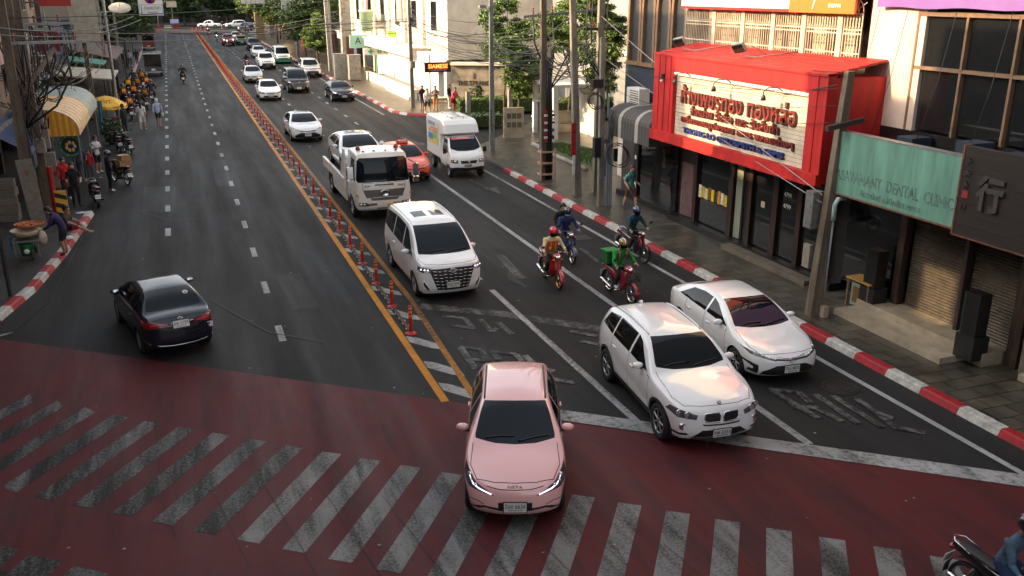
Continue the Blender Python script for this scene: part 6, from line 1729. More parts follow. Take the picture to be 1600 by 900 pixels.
for y, ty in ((26.3, 27.6), (22.95, 24.2)):
    b = B(); M = Matrix.Translation(S_(15.45, y, 6.62)) @ Matrix.Rotation(R(-35), 4, 'Y') @ Matrix.Rotation(R(20), 4, 'Z')
    b.box((0, 0, 0), (.10, .42, .30), m_steel, M=M); b.box((-.055, 0, 0), (.015, .36, .25), m_pglass, M=M)
    b.tube([S_(15.5, y, 6.55), S_(15.55, y, 6.4), S_(15.8, y - .3, 6.36), S_(16.9, y - 1.0, 6.55)], .022, m_steel, 6); b.build('floodlight', t)
b = B(); b.box(S_(15.14, 26.75, 5.5), (.10, .12, .16), m_grey); b.ell(S_(15.10, 26.75, 5.36), .05, m_wht_s, 8, 6); b.build('security_camera', t)
for y in (26.6, 23.9, 22.7):
    b = B(); b.box(S_(15.35, y, 3.36), (.12, .45, .05), m_wht_s, rz=.3); b.build('tube_lamp', t)
# ---------------- shop banner above the balcony
t = thing('shop_banner', 'white and orange banner strip hanging above the barred balcony', 'banner', (16.55, 24, 7.4))
b = B(); b.bx(0, .06, -1.72, 4.2, .30, 1.9, m_wht_s); b.bx(-.02, .08, -1.72, 4.2, .22, .30, m_red_s); b.build('white_cloth', t)
b = B(); b.bx(-.01, .06, -4.45, -1.73, .22, 1.9, m_orange); b.text('EKKAMAI', WM(-.02, 20.32 - 24, .42), m_wht_s, .10, .48, .01); b.text('y', WM(-.02, 21.15 - 24, .56), m_wht_s, .46, .20, .01); b.text('DELIV', WM(-.02, 20.5 - 24, .78), m_wht_s, .28, .8, .01) if False else None
b.build('orange_cloth', t)
# ---------------- purple banner building with big windows
t = thing('office_building', 'building with a purple banner, tan window frames and dark glass', 'building', (FX, 14, 0))
b = B(); b.bx(0, 10, 3.55, 5.42, 4.85, 14, m_cream2 if False else mat('pale_pinkish_wall', (.54, .43, .36), .7, var=.15, vs=1.2)); b.bx(.3, 10, -24, 5.42, 7.7, 26, m_dark); b.bx(.9, 10, -24, 5.42, 0, 7.8, m_dark)  # upper wall raised out of view to darken the near right side
b.bx(-.02, .9, -9, 5.42, 4.3, 4.9, m_dark); b.build('wall', t)
yv = [17.78, 16.3, 14.9, 13.4, 11.9, 10.4]
for i in range(5):
    for z0, z1 in ((4.95, 6.38), (6.46, 7.62)):
        b = B(); b.bx(.10, .14, yv[i] - .04 - 14, yv[i + 1] + .04 - 14, z0, z1, m_pglass); b.build('window_pane', t)
b = B()
for y in yv: b.bx(-.02, .2, y - .032 - 14, y + .032 - 14, 4.9, 7.72, m_frame)
b.bx(-.025, .2, -5, 3.78, 7.62, 7.72, m_frame); b.bx(-.01, .19, -5, 3.74, 6.38, 6.46, m_frame); b.build('window_frame', t)
b = B()
for y, z in ((17.0, 5.1), (15.2, 5.25), (14.1, 5.15)):
    b.bx(-.7, -.1, y - 14 - .25, y - 14 + .25, 4.32, z - .25, m_navyw)
b.bx(-1.3, 0, -9, 5.3, 4.12, 4.3, m_dark); b.build('ledge', t)
b = B(); b.tube([(-.9, 4.2, 4.72), (-.9, 2.0, 4.72)], .025, m_steel, 6); b.tube([(-1.0, .8, 4.6), (-1.0, -.6, 4.6)], .02, m_steel, 6); b.box((-.75, .2, 4.62), (.5, .9, .05), mat('blue_board', (.03, .17, .30), .5), rz=.2); b.build('awning_rail', t)
for y in (18.9, 17.95, 16.45, 14.95):
    b = B(); b.tube([(-.22, y - 14, 7.75), (-.45, y - 14 + .03, 6.2), (-.95, y - 14 + .05, 4.35)], .008, m_grey, 5); b.build('banner_rope', t)
tag((lambda o: o)(B().bx(-.04, .0, -5, 1.0 + 0, 0, 0.001, m_purple).build('x')) if False else thing('purple_banner', 'plain purple banner tied along the top of the office building', 'banner', (16.78, 14, 7.80)), 'plain purple banner tied along the top of the office building', 'banner')
pb = [o for o in bpy.data.objects if o.name == 'purple_banner'][0]
b = B(); b.grid(lambda s, q: (.03 * math.sin(s * 23) * (1 - q) , 5.02 - 14 * s, .02 * math.sin(s * 40) * (1 - q) + 1.8 * q), 40, 4, m_purple); b.build('cloth', pb)
# ground floor right of the jeweller: window shop, steps, pillars, roller shutters
t = thing('shuttered_shop', 'closed shop with two roller shutters, beige marble steps and pillars', 'shop', (FX, 14, 0))
b = B(); b.bx(.9, .95, -9, 5.4, 0, 4.1, m_shade); b.bx(-.05, .9, -9, 5.4, 3.3, 4.1, mat('beige_lintel', (.20, .155, .12), .6, var=.2)); b.bx(.2, .9, 3.3, 5.4, .15, .5, m_dark); b.build('wall', t)
b = B(); b.bx(-1.45, -.7, .25, 3.85, .146, .30, m_marble); b.bx(-.7, .25, -.2, 3.9, .146, .46, m_marble); b.build('marble_steps', t)
def slats(name, y0, y1, z0, z1):
    b = B(); n = int((z1 - z0) / .075)
    sm = mat('shutter_steel', (.15, .125, .10), .38, .65, var=.35, vs=5)
    for k in range(n):
        za = z0 + (z1 - z0) * k / n; zb = z0 + (z1 - z0) * (k + .92) / n; zm = (za + zb) / 2
        b.add([(.12, y0, za), (.12, y1, za), (.085, y1, zm), (.085, y0, zm), (.12, y1, zb), (.12, y0, zb)], [(0, 3, 2, 1), (3, 5, 4, 2)], sm)
    for k in range(int(abs(y1 - y0) / .10)):       # lattice over the upper part
        for d in (-1, 1):
            ya = min(y0, y1) + .10 * k; b.tube([(.06, ya, z1 + .02), (.06, ya + .10 * d, z1 + .45)], .008, m_steel, 4)
    b.bx(.14, .16, y0, y1, z0, z1 + .5, m_shade)
    b.build(name, t)
slats('roller_shutter', 3.05, 1.30, .46, 2.75); slats('roller_shutter', 1.15, -.25, .46, 2.75)
for y, w in ((3.25, .22), (1.22, .10), (-.42, .30)):
    b = B(); b.bx(-.10, .12, y - w / 2, y + w / 2, .146, 3.3, mat('brown_pillar', (.085, .055, .045), .4, .3, var=.5, vs=3, stretch=(4, 4, .4))); b.build('pillar', t)
b = B(); b.bx(-.15, .3, -1.15, -.7, .146, 3.3, tile_mat('white_wall_tiles', (.24, .21, .17), (.20, .18, .15), (.05, .045, .04), .4, .3, .35)); b.build('tiled_pillar', t)
b = B(); b.bx(-.5, .9, -9, -1.0, .146, .30, m_marble); b.bx(.3, .4, -9, -1.2, .3, 3.3, m_pglass); b.build('next_shopfront', t)
m_gnp = mat('green_painted_box', (.008, .085, .05), .5, var=.3, vs=5)
for y, x in ((3.62, -.62), (.08, -.95)):
    b = B(); b.bx(x - .05, x + .40, y - .26, y + .26, .30, .85, m_trim); b.bx(x, x + .34, y - .20, y + .20, .852, 1.85, m_dark); b.bx(x + .02, x + .30, y + .202, y + .24, .86, 1.82, m_gnp); o = b.build('planter_pillar', t)
# window shop with tables between pole and pillar
b = B(); b.bx(-.02, .03, 3.4, 5.35, .5, 3.0, m_pglass); b.build('shop_window', t)
tb = thing('display_table', 'yellow topped table with pale green cabinet in the shop window', 'table', (16.55, 17.95, .145))
b = B(); b.box((0, 0, .78), (.5, .9, .04), mat('yellow_table_top', (.42, .22, .05), .5)); b.build('table_top', tb)
for x in (-.2, .2):
    for y in (-.38, .38): b = B(); b.box((x, y, .38), (.05, .05, .76), m_frame); b.build('leg', tb)
b = B(); b.box((.0, .1, .36), (.30, .42, .62), mat('pale_green_paint', (.22, .30, .25), .5)); b.box((-.152, .1, .36), (.01, .28, .44), mat('brown_panel', (.16, .08, .03), .5)); b.build('cabinet', tb)
# teal clinic sign and dark restaurant sign
m_teal = mat('faded_teal_sheet', (.13, .30, .235), .6, var=.22, vs=2.2, stretch=(1, 1.6, .22), col2=(.075, .175, .135))
m_fade = mat('weathered_letter', (.045, .075, .062), .8, var=.7, vs=9, col2=(.13, .25, .21))
m_rust = mat('rusty_edge', (.16, .06, .03), .8, var=.5, vs=9)
t = thing('clinic_sign', 'faded teal metal sign of a dental clinic with stained lettering', 'sign', (15.2, 16.13, 3.38))
b = B(); b.bx(0, .22, -1.98, 1.98, .02, 1.52, m_teal); b.build('sheet', t)
b = B(); b.bx(-.01, .23, -2.04, -1.98, 0, 1.55, m_rust); b.bx(-.01, .23, -2.0, 2.0, -.02, .02, m_rust); b.bx(-.008, .23, -2.0, 2.0, 1.52, 1.55, m_steel); b.build('frame', t)
b = B(); b.text('ASAVANANT  DENTAL  CLINIC', WM(-.006, -.05, .50), m_fade, .27, 3.72, .008, bold=.012); b.build('lettering', t)
b = B(); b.text('อัศวานันท์ คลินิกทันตกรรม', WM(-.006, -.05, .19), m_fade, .16, 1.9, .008, bold=.01); b.build('lettering', t)
t = thing('restaurant_sign', 'dark brown board with a large carved grey character', 'sign', (15.16, 12.8, 3.3))
m_bd = mat('dark_board', (.022, .016, .014), .5, var=.4, vs=4, stretch=(1, .3, 3)); m_cg = mat('carved_grey', (.045, .04, .037), .55, var=.3, vs=6)
b = B(); b.bx(0, .16, -2.2, 1.30, 0, 1.86, m_bd)
for k in range(8): b.bx(-.004, .0, -2.2, 1.30, .23 * k, .23 * k + .008, m_shade)
b.bx(-.012, .17, -2.2, 1.33, -.03, .0, m_rust); b.bx(-.012, .17, 1.30, 1.34, 0, 1.88, m_rust); b.build('board', t)
b = B(); b.text('行', WM(-.03, .50, 1.0), m_cg, .74, .66, .06, bold=.03); b.build('carved_character', t)
b = B()
for k, c_ in enumerate('大木木'): b.text(c_, WM(-.02, 1.12, 1.55 - .24 * k), m_cg, .16, .15, .03)
b.bx(-.02, 0, 1.05, 1.20, .80, .95, mat('seal_red', (.22, .02, .02), .5)); b.text('行', WM(-.02, 1.12, .62), m_cg, .15, .13, .03); b.build('small_characters', t)
# ---------------- dark arch-window building and striped awning
t = thing('arch_window_building', 'dark building with tan framed arched windows beside the red sign', 'building', (FX, 30.7, 0))
b = B(); b.bx(.25, 10, -2.25, 2.45, 5.4, 14, m_navyw); b.bx(.05, 10, -2.25, 2.45, 0, 5.4, m_navyw); b.build('wall', t)
for k in range(4):
    yc = 32.45 - 1.12 * k - 30.7
    b = B(); hw = .46; pts = [(-.02, yc - hw, 5.55), (-.02, yc - hw, 7.5)] + [(-.02, yc - hw * math.cos(R(a)), 7.5 + 1.1 * math.sin(R(a))) for a in range(15, 180, 15)] + [(-.02, yc + hw, 7.5), (-.02, yc + hw, 5.55)]
    for p, q in zip(pts, pts[1:]):
        p, q = Vector(p), Vector(q); d = (q - p).normalized(); n_ = Vector((0, -d.z, d.y)) * .075
        vs = [p - n_, q - n_, q + n_, p + n_]; ex = Vector((.30, 0, 0))
        b.add([v for v in vs] + [v + ex for v in vs], [(0, 1, 2, 3), (7, 6, 5, 4), (0, 4, 5, 1), (2, 6, 7, 3)], m_frame)
    b.bx(-.06, .26, yc - hw - .08, yc + hw + .08, 5.42, 5.56, m_frame); o = b.build('arch_frame', t)
    b = B(); b.add([(.12, p[1], p[2]) for p in pts], [tuple(range(len(pts)))[::-1]], m_mesh); b.build('woven_panel', t)
b = B(); b.bx(-.05, .06, -2.2, .6, .3, 2.9, m_pglass); b.bx(-.2, .05, -2.2, 2.4, 0, .36, m_dark); b.build('shopfront', t)
b = B(); b.bx(-.06, .04, 1.2, 2.2, .36, 2.6, mat('grey_shutter', (.10, .085, .085), .5, .4, var=.3, vs=5)); b.build('roller_shutter', t)
b = B(); b.bx(-.12, .05, .75, 1.1, .36, 3.0, m_trim); b.ell((-.13, .92, 1.9), (.02, .09, .09), m_plate, 10, 6); b.bx(-.14, -.11, .82, 1.0, .5, 1.0, m_plate); b.build('door_post', t)
t = thing('striped_awning', 'dark grey barrel awning with pale stripes left of the red sign', 'awning', (15.4, 29.6, 2.95))
m_aw = mat('awning_grey', (.045, .043, .043), .7, var=.2); m_aw2 = mat('awning_stripe', (.30, .28, .25), .7)
nst = 15
for k in range(nst):
    pass
b = B()
for k in range(nst):
    ya, yb = -1.65 + 3.3 * k / nst, -1.65 + 3.3 * (k + .9) / nst; yc = -1.65 + 3.3 * (k + 1) / nst
    prof = [(0, 0), (0, .66)] + [(.75 - .75 * math.cos(R(a)), .66 + .50 * math.sin(R(a))) for a in range(15, 91, 15)] + [(1.6, 1.20)]
    for (x0, z0), (x1, z1) in zip(prof, prof[1:]):
        b.add([(x0, ya, z0), (x1, ya, z1), (x1, yb, z1), (x0, yb, z0)], [(0, 1, 2, 3)], m_aw2 if k in (4, 10) else m_aw)
        b.add([(x0, yb, z0), (x1, yb, z1), (x1, yc, z1), (x0, yc, z0)], [(0, 1, 2, 3)], m_aw2 if k in (3, 4, 9, 10, 14) else mat('awning_seam', (.11, .105, .10), .7))
b.build('cloth', t)
b = B(); b.add([(0, -1.65, 0), (0, -1.65, .66)] + [(.75 - .75 * math.cos(R(a)), -1.65, .66 + .5 * math.sin(R(a))) for a in range(15, 91, 15)] + [(1.6, -1.65, 1.2), (1.6, -1.65, 0)], [tuple(range(10))], m_aw); b.build('end_panel', t)
t = thing('air_conditioner', 'pale outdoor air conditioner unit above the striped awning', 'air conditioner', tuple(GX(996, 168, 16.5)))
b = B(); b.box((0, 0, .38), (.45, 1.0, .72), m_wht_s); b.build('casing', t)
b = B()
for k in range(7): b.box((-.23, -.12, .13 + .085 * k), (.02, .66, .03), m_grey)
b.build('grille', t)
# ---------------- forecourt furniture
t = thing('forecourt_pavilion', 'white open portal frame with a bench wall behind the leaning pole', 'pavilion', (21.2, 48.5, .145))
b = B()
for y in (-1.5, 1.5):
    b.bx(-1.5, -1.2, y - .12, y + .12, 0, 2.9, m_plast); b.bx(1.2, 1.5, y - .12, y + .12, 0, 2.9, m_plast)
b.bx(-1.55, 1.55, -1.65, 1.65, 2.9, 3.05, m_plast); b.bx(1.2, 1.45, -1.38, 1.38, 0, 2.9, m_plast); b.build('frame', t)
b = B(); b.bx(-1.2, 1.2, 1.42, 1.52, 0, 1.2, m_marble); b.bx(-1.0, 1.0, .9, 1.4, 0, .45, m_marble); b.build('bench_wall', t)
t = thing('garden_table', 'small round white table in front of the pavilion', 'table', (20.8, 51.6, .145))
b = B(); b.cyl((0, 0, .70), (0, 0, .73), .55, m_wht_s, n=20); b.build('table_top', t); b = B(); b.cyl((0, 0, 0), (0, 0, .7), .035, m_wht_s); b.cyl((0, 0, 0), (0, 0, .02), .25, m_wht_s, n=14); b.build('leg', t)
t = thing('stone_sign_block', 'low pale stone block with two rows of dark square marks', 'sign', (17.95, 48.6, .145), R(-10))
b = B(); b.box((0, 0, .85), (1.15, .32, 1.7), m_marble); b.build('block', t)
b = B()
for r_ in range(2):
    for k in range(3): b.box((-.30 + .3 * k, -.163, 1.25 - .5 * r_), (.24, .012, .30), mat('sign_marks', (.11, .10, .06), .7, var=.4, vs=20))
b.build('square_marks', t)
for (x, y, h) in ((19.2, 52.6, 2.3), (17.3, 55.2, 2.0)):
    b = B(); b.box((0, 0, h / 2), (.26, .26, h), m_conc); tag(b.build('concrete_post', None, (x, y, .145)), 'tall square concrete post ' + ('behind the stone sign block' if x > 18 else 'beside the lamp post and hedge'), 'post')
t = thing('electric_cabinet', 'grey electric cabinet with yellow and black striped side by the cable pole', 'cabinet', tuple(G(837, 268, 0)))
t.location = (15.65, 38.6, .145)
b = B(); b.box((0, 0, 2.55), (.62, .5, 1.3), m_steel); b.box((0, 0, 3.24), (.68, .56, .06), m_steel); b.build('case', t)
b = B()
M = frame((.0, -.252, 2.5), (1, 0, 0), (0, 0, 1)); b.box((.17, 0, 0), (.22, 1.05, .006), m_ink, M=M)
for k in range(6): b.add([(.06, -.52 + .18 * k, .005), (.28, -.40 + .18 * k, .005), (.28, -.32 + .18 * k, .005), (.06, -.44 + .18 * k, .005)], [(0, 1, 2, 3)], m_ryel, False, M)
b.add([(-.14, .10, .004), (-.02, .10, .004), (-.08, .36, .004)], [(0, 1, 2)], mat('warning_orange', (.45, .22, .05), .5), False, M); b.build('hazard_stripes', t)
b = B(); b.cyl((0, 0, 0), (0, 0, 1.9), .06, m_steel, n=8); b.build('stand', t)
# wall with lettering, hedge, planter, lawn
t = thing('stone_sign_wall', 'pale stone wall with dark capital lettering behind the hedge', 'wall', (21.6, 65.2, .145), R(-27))
b = B(); b.bx(-2.35, 3.4, 0, .4, 0, 2.75, tile_mat('stone_cladding', (.62, .52, .38), (.54, .45, .32), (.30, .25, .18), 1.3, .65, .55)); b.bx(-2.4, 3.5, -.25, .6, 2.752, 2.95, m_plastw); b.build('wall', t)
Mw = frame((-.65, -.02, 1.45), (1, 0, 0), (0, 0, 1)); mk = mat('bronze_letters', (.05, .035, .02), .5)
b = B(); b.text('THE STRAND', Mw, mk, .34, 2.5, .04, bold=.02); b.build('lettering', t); b = B(); b.text('BANGKOK', Mw @ Matrix.Translation((0, -.42, 0)), mk, .10, .75, .03); b.build('lettering', t)
b = B()
for k, a in enumerate((-25, 0, 25)): b.tube([(.06 * (k - 1), .32, .01), (.06 * (k - 1) + .10 * math.sin(R(a)), .60, .01), (.02 * (k - 1), .74, .01)], .014, mk, 4, Mw)
b.build('emblem', t)
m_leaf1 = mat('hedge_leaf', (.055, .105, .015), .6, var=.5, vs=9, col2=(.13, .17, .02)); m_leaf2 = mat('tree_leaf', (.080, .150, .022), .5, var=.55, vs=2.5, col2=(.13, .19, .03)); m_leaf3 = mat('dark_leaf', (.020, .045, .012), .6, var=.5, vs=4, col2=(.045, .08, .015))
m_bark = mat('bark', (.10, .075, .05), .85, var=.4, vs=8, stretch=(1, 1, .3))
def leafcloud(b, c, r, n, m, size, rg, shell=.35):
    vs, fs = [], []
    for _ in range(n):
        while True:
            d = Vector((rg.uniform(-1, 1), rg.uniform(-1, 1), rg.uniform(-1, 1)))
            if shell < d.length < 1: break
        if shell == 0: d = Vector((rg.gauss(0, .62), rg.gauss(0, .62), rg.gauss(0, .55)))
        p = Vector(c) + Vector((d.x * r[0], d.y * r[1], d.z * r[2]))
        a = Vector((rg.gauss(0, 1), rg.gauss(0, 1), rg.gauss(0, .6))).normalized(); q = a.orthogonal().normalized(); q = (q * math.cos(rg.random() * 6) + a.cross(q) * math.sin(rg.random() * 6))
        s = size * rg.uniform(.6, 1.3); k = len(vs); n_ = a.cross(q) * s * .18
        vs += [p - a * s, p - q * s * .42 + n_, p + a * s, p + q * s * .42 + n_]
        fs.append((k, k + 1, k + 2, k + 3))
    b.add(vs, fs, m)
def hedge(x0, x1, y0, y1, h, label, rg, m=m_leaf1, name='hedge', z=.145):
    b = B(); vs, fs = [], []
    area = (x1 - x0) * (y1 - y0) * h
    for _ in range(int(420 * area + 500)):
        p = Vector((rg.uniform(x0, x1), rg.uniform(y0, y1), z + h * rg.random() ** .6))
        a = Vector((rg.gauss(0, 1), rg.gauss(0, 1), rg.gauss(0, 1))).normalized(); q = a.orthogonal().normalized(); s = rg.uniform(.05, .10); k = len(vs)
        vs += [p - a * s, p - q * s * .6, p + a * s, p + q * s * .6]; fs.append((k, k + 1, k + 2, k + 3))
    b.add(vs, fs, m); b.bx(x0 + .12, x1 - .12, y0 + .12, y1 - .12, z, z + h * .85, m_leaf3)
    return tag(b.build(name), label, 'hedge')
rg = random.Random(11)
hedge(17.9, 24.5, 59.2, 60.9, 1.05, 'long clipped green hedge in front of the stone lettering wall', rg)
hedge(16.2, 19.0, 53.2, 54.6, .75, 'low dark green hedge behind the lamp post', rg, m_leaf3)
hedge(22.3, 26.5, 53.0, 54.5, 1.5, 'tall green hedge behind the pavilion', rg)
b = B(); b.prism([(18.3, 38.2), (21, 42), (19.7, 46.2), (18.2, 45.2)], .146, .20, m_grass); vs, fs = [], []
for _ in range(2600):
    s_, q_ = rg.random(), rg.random(); p = Vector((18.3, 38.6, .2)).lerp(Vector((18.4, 45.0, .2)), s_).lerp(Vector((20.6, 42, .2)).lerp(Vector((19.6, 45.6, .2)), s_), q_)
    a = rg.random() * 6.3; d = Vector((math.cos(a), math.sin(a), 0)) * .02; k = len(vs); vs += [p - d, p + d, p + Vector((rg.uniform(-.04, .04), rg.uniform(-.04, .04), rg.uniform(.05, .12)))]; fs.append((k, k + 1, k + 2))
b.add(vs, fs, m_grass); o = b.build('grass'); o['kind'] = 'stuff'
b = B(); b.tube([(17.7, 38, .22), (17.75, 42, .22), (18.0, 45.6, .22), (19.6, 46.7, .22)], .14, m_conc, 4); struct(b.build('lawn_kerb'))
def tree(x, y, h, crowns, label, rg, m=m_leaf2, z=.145, tr=.10, size=.098, dens=1.0, name='tree', group=None):
    t = thing(name, label, 'tree', (x, y, z), 0, group)
    b = B(); top = Vector((rg.uniform(-.3, .3), rg.uniform(-.3, .3), h * .55))
    b.tube([(0, 0, 0), top * .5 + Vector((rg.uniform(-.1, .1), rg.uniform(-.1, .1), 0)), top], [tr, tr * .8, tr * .6], m_bark, 8)
    for c, r in crowns: b.tube([top * .8, (top + Vector(c)) * .5 + Vector((0, 0, -.1)), Vector(c)], [tr * .5, tr * .35, tr * .15], m_bark, 6)
    b.build('trunk', t)
    b = B()
    for c, r in crowns:
        r3 = r if isinstance(r, tuple) else (r, r, r * .75); v_ = r3[0] * r3[1] * r3[2]
        for q in range(26):        # each limb ends in many small leaf clumps
            a = rg.uniform(0, 6.28); e = rg.uniform(-1.2, 1.3); k = rg.uniform(.25, 1.08); mm = m if rg.random() < .78 else m_leaf3
            cc = Vector(c) + Vector((math.cos(a) * r3[0] * k * math.cos(e), math.sin(a) * r3[1] * k * math.cos(e), math.sin(e) * r3[2] * k))
            rr = rg.uniform(.16, .36)
            leafcloud(b, cc, (r3[0] * rr, r3[1] * rr, r3[2] * rr * .8), int(dens * 185 * v_ ** .6) + 22, mm, size, rg, 0)
    b.build('crown', t)
    return t
tree(20.6, 57.5, 5.5, [((0, 0, 4.6), 1.25), ((.9, -.3, 5.6), 1.1), ((-.7, .2, 6.3), .9), ((1.2, .4, 3.8), .8), ((.2, 0, 7.3), .8)], 'slender leafy tree between the lamp post and the lettering wall', rg)
tree(18.6, 49.8, 4.6, [((0, 0, 3.2), .9), ((.35, -.2, 4.3), .95), ((-.4, .2, 5.0), .7), ((.2, .1, 2.5), .6)], 'young bright green tree beside the stone sign block', rg)
tree(22.6, 51.5, 6.5, [((0, 0, 5.2), 1.5), ((-1.1, 0, 6.2), 1.2), ((1.0, .3, 6.6), 1.2), ((0, 0, 7.6), 1.0)], 'broad leafy tree behind the wrapped cable pole', rg)
tree(21.6, 45.0, 6.5, [((-.1, 0, 4.6), 1.25), ((.5, .2, 6.0), 1.3), ((-.5, 0, 7.2), 1.1), ((.2, 0, 3.4), .8)], 'bright green tree behind the leaning concrete pole', rg)
tree(17.9, 36.5, 4.5, [((0, 0, 5.2), .6), ((.1, 0, 6.3), .6), ((0, 0, 3.2), .4)], 'thin green shrub tree next to the arch window building', rg, tr=.05)
b = B(); leafcloud(b, (0, 0, 1.1), (.5, .5, .8), 260, m_leaf3, .15, rg, .1); b.cyl((0, 0, 0), (0, 0, .6), .03, m_bark); tag(b.build('shrub', None, (19.6, 60.4, .145)), 'small upright dark shrub in front of the hedge and lettering wall', 'shrub')
b = B(); leafcloud(b, (0, 0, .6), (.5, .4, .6), 200, m_leaf2, .14, rg, .1); tag(b.build('shrub', None, (19.9, 38.0, .145)), 'leafy potted shrub beside the white wall near the pavilion', 'shrub')
# white garden walls at the end of the lawn
for (x0, x1, y0, y1, h, lb) in ((18.6, 19.0, 33.4, 36.6, 3.0, 'white garden wall next to the arch window building'), (17.2, 18.5, 33.2, 33.5, 1.7, 'beige gate pier with a green panel behind the backpack man')):
    b = B(); b.bx(x0, x1, y0, y1, .145, h, m_plast if h > 2 else m_marble)
    if h < 2: b.bx(x0 + .5, x0 + .9, y0 - .02, y0, .5, 1.5, m_gnp)
    tag(b.build('garden_wall'), lb, 'wall')
# ---------------- white hotel block above the lettering wall, and the sunlit shop building
t = thing('white_building', 'tall pale plastered building behind the trees with a dark window', 'building', (22, 68, 0))
b = B(); b.bx(-2.4, 30, 0, 26, 0, 15, m_plast); b.bx(-2.4, 4, -.25, 0, 3.1, 3.35, m_plastw); b.bx(1.2, 1.5, -.12, 0, 3.3, 15, m_plastw); b.build('wall', t)
b = B(); b.bx(-1.45, .75, -.06, .02, 5.9, 9.5, m_pglass); b.bx(-1.6, .9, -.10, -.061, 5.75, 5.9, m_plastw); b.build('window', t)
for x in (3.2, 5.6, 8.2):
    b = B(); b.bx(x, x + 1.4, -.08, .02, 3.6, 5.4, m_plastw); b.bx(x + .1, x + 1.3, -.10, -.081, 3.7, 5.3, m_plast); b.build('wall_panel', t)
b = B(); b.ell((-.95, -.3, 7.45), .12, mat('lit_lamp', (1.0, .45, .10), .4, emit=6.0), 10, 7); b.build('wall_lamp', t)
b = B(); b.bx(27.5, 60, 33.5, 66, 0, 14, mat('grey_plaster', (.21, .205, .195), .8, var=.2, vs=.8)); b.bx(27.4, 27.5, 34, 60, 4.2, 4.5, m_plast)
o = b.build('pale_building'); tag(o, 'pale plain building far right behind the pavilion', 'building')
t = thing('corner_shop_building', 'sunlit cream shop building with canopy, planters and black lit sign', 'building', (19.5, 87, 0))
b = B(); b.bx(0, 12, -19.9, 20, 3.2, 15, m_plastw); b.bx(.6, 12, -19.9, 20, 0, 3.2, m_shade); b.build('wall', t)
b = B(); b.bx(-1.55, .6, -15, 20, 3.05, 3.75, m_plastw); b.bx(-1.7, .0, -15.1, 20, 3.75, 3.85, m_plast); b.build('canopy', t)
b = B(); b.prism([(-1.2, -15.2), (0.2, -18.6), (0.6, -15.2)], 2.8, 3.6, m_plastw); b.build('canopy_corner', t)
for k in range(7):
    y = -18 + 5.4 * k
    b = B(); b.bx(.3, .62, y - .3, y + .3, 0, 3.2, m_plastw); b.build('pier', t)
    b = B(); b.bx(.45, .55, y + .4, y + 4.8, .4, 2.8, m_pglass); b.build('shop_window', t)
for k in range(6):
    y = -17 + 6.2 * k
    b = B(); b.bx(-.07, .02, y, y + 1.5, 5.2, 7.4, m_pglass); b.bx(-.12, -.071, y - .15, y + 1.65, 5.05, 5.2, m_plast); b.build('window', t)
    b = B(); b.bx(-.25, .0, y + 3.4, y + 3.7, 3.85, 14, m_plastw); b.build('pilaster', t)
b = B(); b.bx(-.9, .05, 2.0, 8.5, 4.9, 5.1, m_plast); b.bx(-.9, -.8, 2.0, 8.5, 5.1, 5.9, m_plast); b.build('balcony', t)
b = B(); b.bx(-.25, -.02, -6.5, -4.6, 5.6, 9.5, mat('pink_sign', (.62, .20, .17), .5)); b.text('S', WM(-.27, -5.5, 7.0), m_wht_s, .7, .5, .02); b.build('pink_sign_board', t)
t = thing('shop_name_sign', 'black sign with glowing orange capital letters at the shop corner', 'sign', (18.5, 66.5, 2.75))
b = B(); b.box((0, 0, 0), (2.0, .22, .72), m_ink); b.build('box', t)
m_neon = mat('lit_orange_letters', (1.0, .17, .03), .4, emit=1.6); Mn = frame((0, -.115, .08), (1, 0, 0), (0, 0, 1))
b = B(); b.text('SIAMESE', Mn, m_neon, .30, 1.5, .02, bold=.01); b.build('lettering', t); b = B(); b.text('COFFEE & BAKERY', Mn @ Matrix.Translation((0, -.27, 0)), m_wht_s, .075, 1.4, .01); b.build('lettering', t)
b = B(); b.bx(-1.2, .8, 0.12, 1.0, -2.5, -2.3, m_marble); b.bx(-.6, -.5, .2, .3, -2.3, .9, m_plastw); b.bx(.1, .55, .2, .25, -2.2, .35, mat('white_curtain', (.6, .57, .52), .7)); b.build('door_frame', t)
t = thing('pharmacy_sign', 'rounded white sign with a green cross on a green post', 'sign', (18.6, 88.8, .145))
b = B(); b.cyl((0, 0, 0), (0, 0, 2.2), .09, mat('mint_post', (.12, .36, .22), .5), n=10); b.build('post', t)
mg_ = mat('cross_green', (.02, .33, .10), .4)
b = B(); b.prism([(-.95 + .32 * math.sin(R(a)) if a > 180 else .95 + .32 * math.sin(R(a)), .34 * math.cos(R(a))) for a in range(0, 360, 18)], -.08, .08, m_wht_s, frame((0, -.12, 2.45), (1, 0, 0), (0, 0, 1))); b.build('board', t)
Mp = frame((0, -.21, 2.45), (1, 0, 0), (0, 0, 1)); b = B(); b.box((-.58, 0, 0), (.18, .5, .02), mg_, M=Mp); b.box((-.58, 0, .002), (.5, .18, .02), mg_, M=Mp); b.build('green_cross', t); b = B(); b.text('ยา', Mp @ Matrix.Translation((.42, 0, 0)), mg_, .36, .72, .02, bold=.02); b.build('lettering', t)
t = thing('letter_sign', 'mint green box sign with a dark letter A on the shop canopy', 'sign', tuple(GX(561, 75, 17.5)))
b = B(); b.bx(-.9, .9, -.15, .15, 0, 1.25, mat('mint_sign', (.30, .55, .44), .5)); b.text('A', frame((-.1, -.16, .70), (1, 0, 0), (0, 0, 1)), m_ink, .65, .6, .02); b.text('BAR', frame((-.1, -.16, .2), (1, 0, 0), (0, 0, 1)), m_ink, .16, .5, .02) if False else None
b.build('box', t)
t = thing('giant_cup', 'giant pale green drinking cup model with a pink straw on the canopy', 'advertising model', tuple(GX(574, 49, 17.8)))
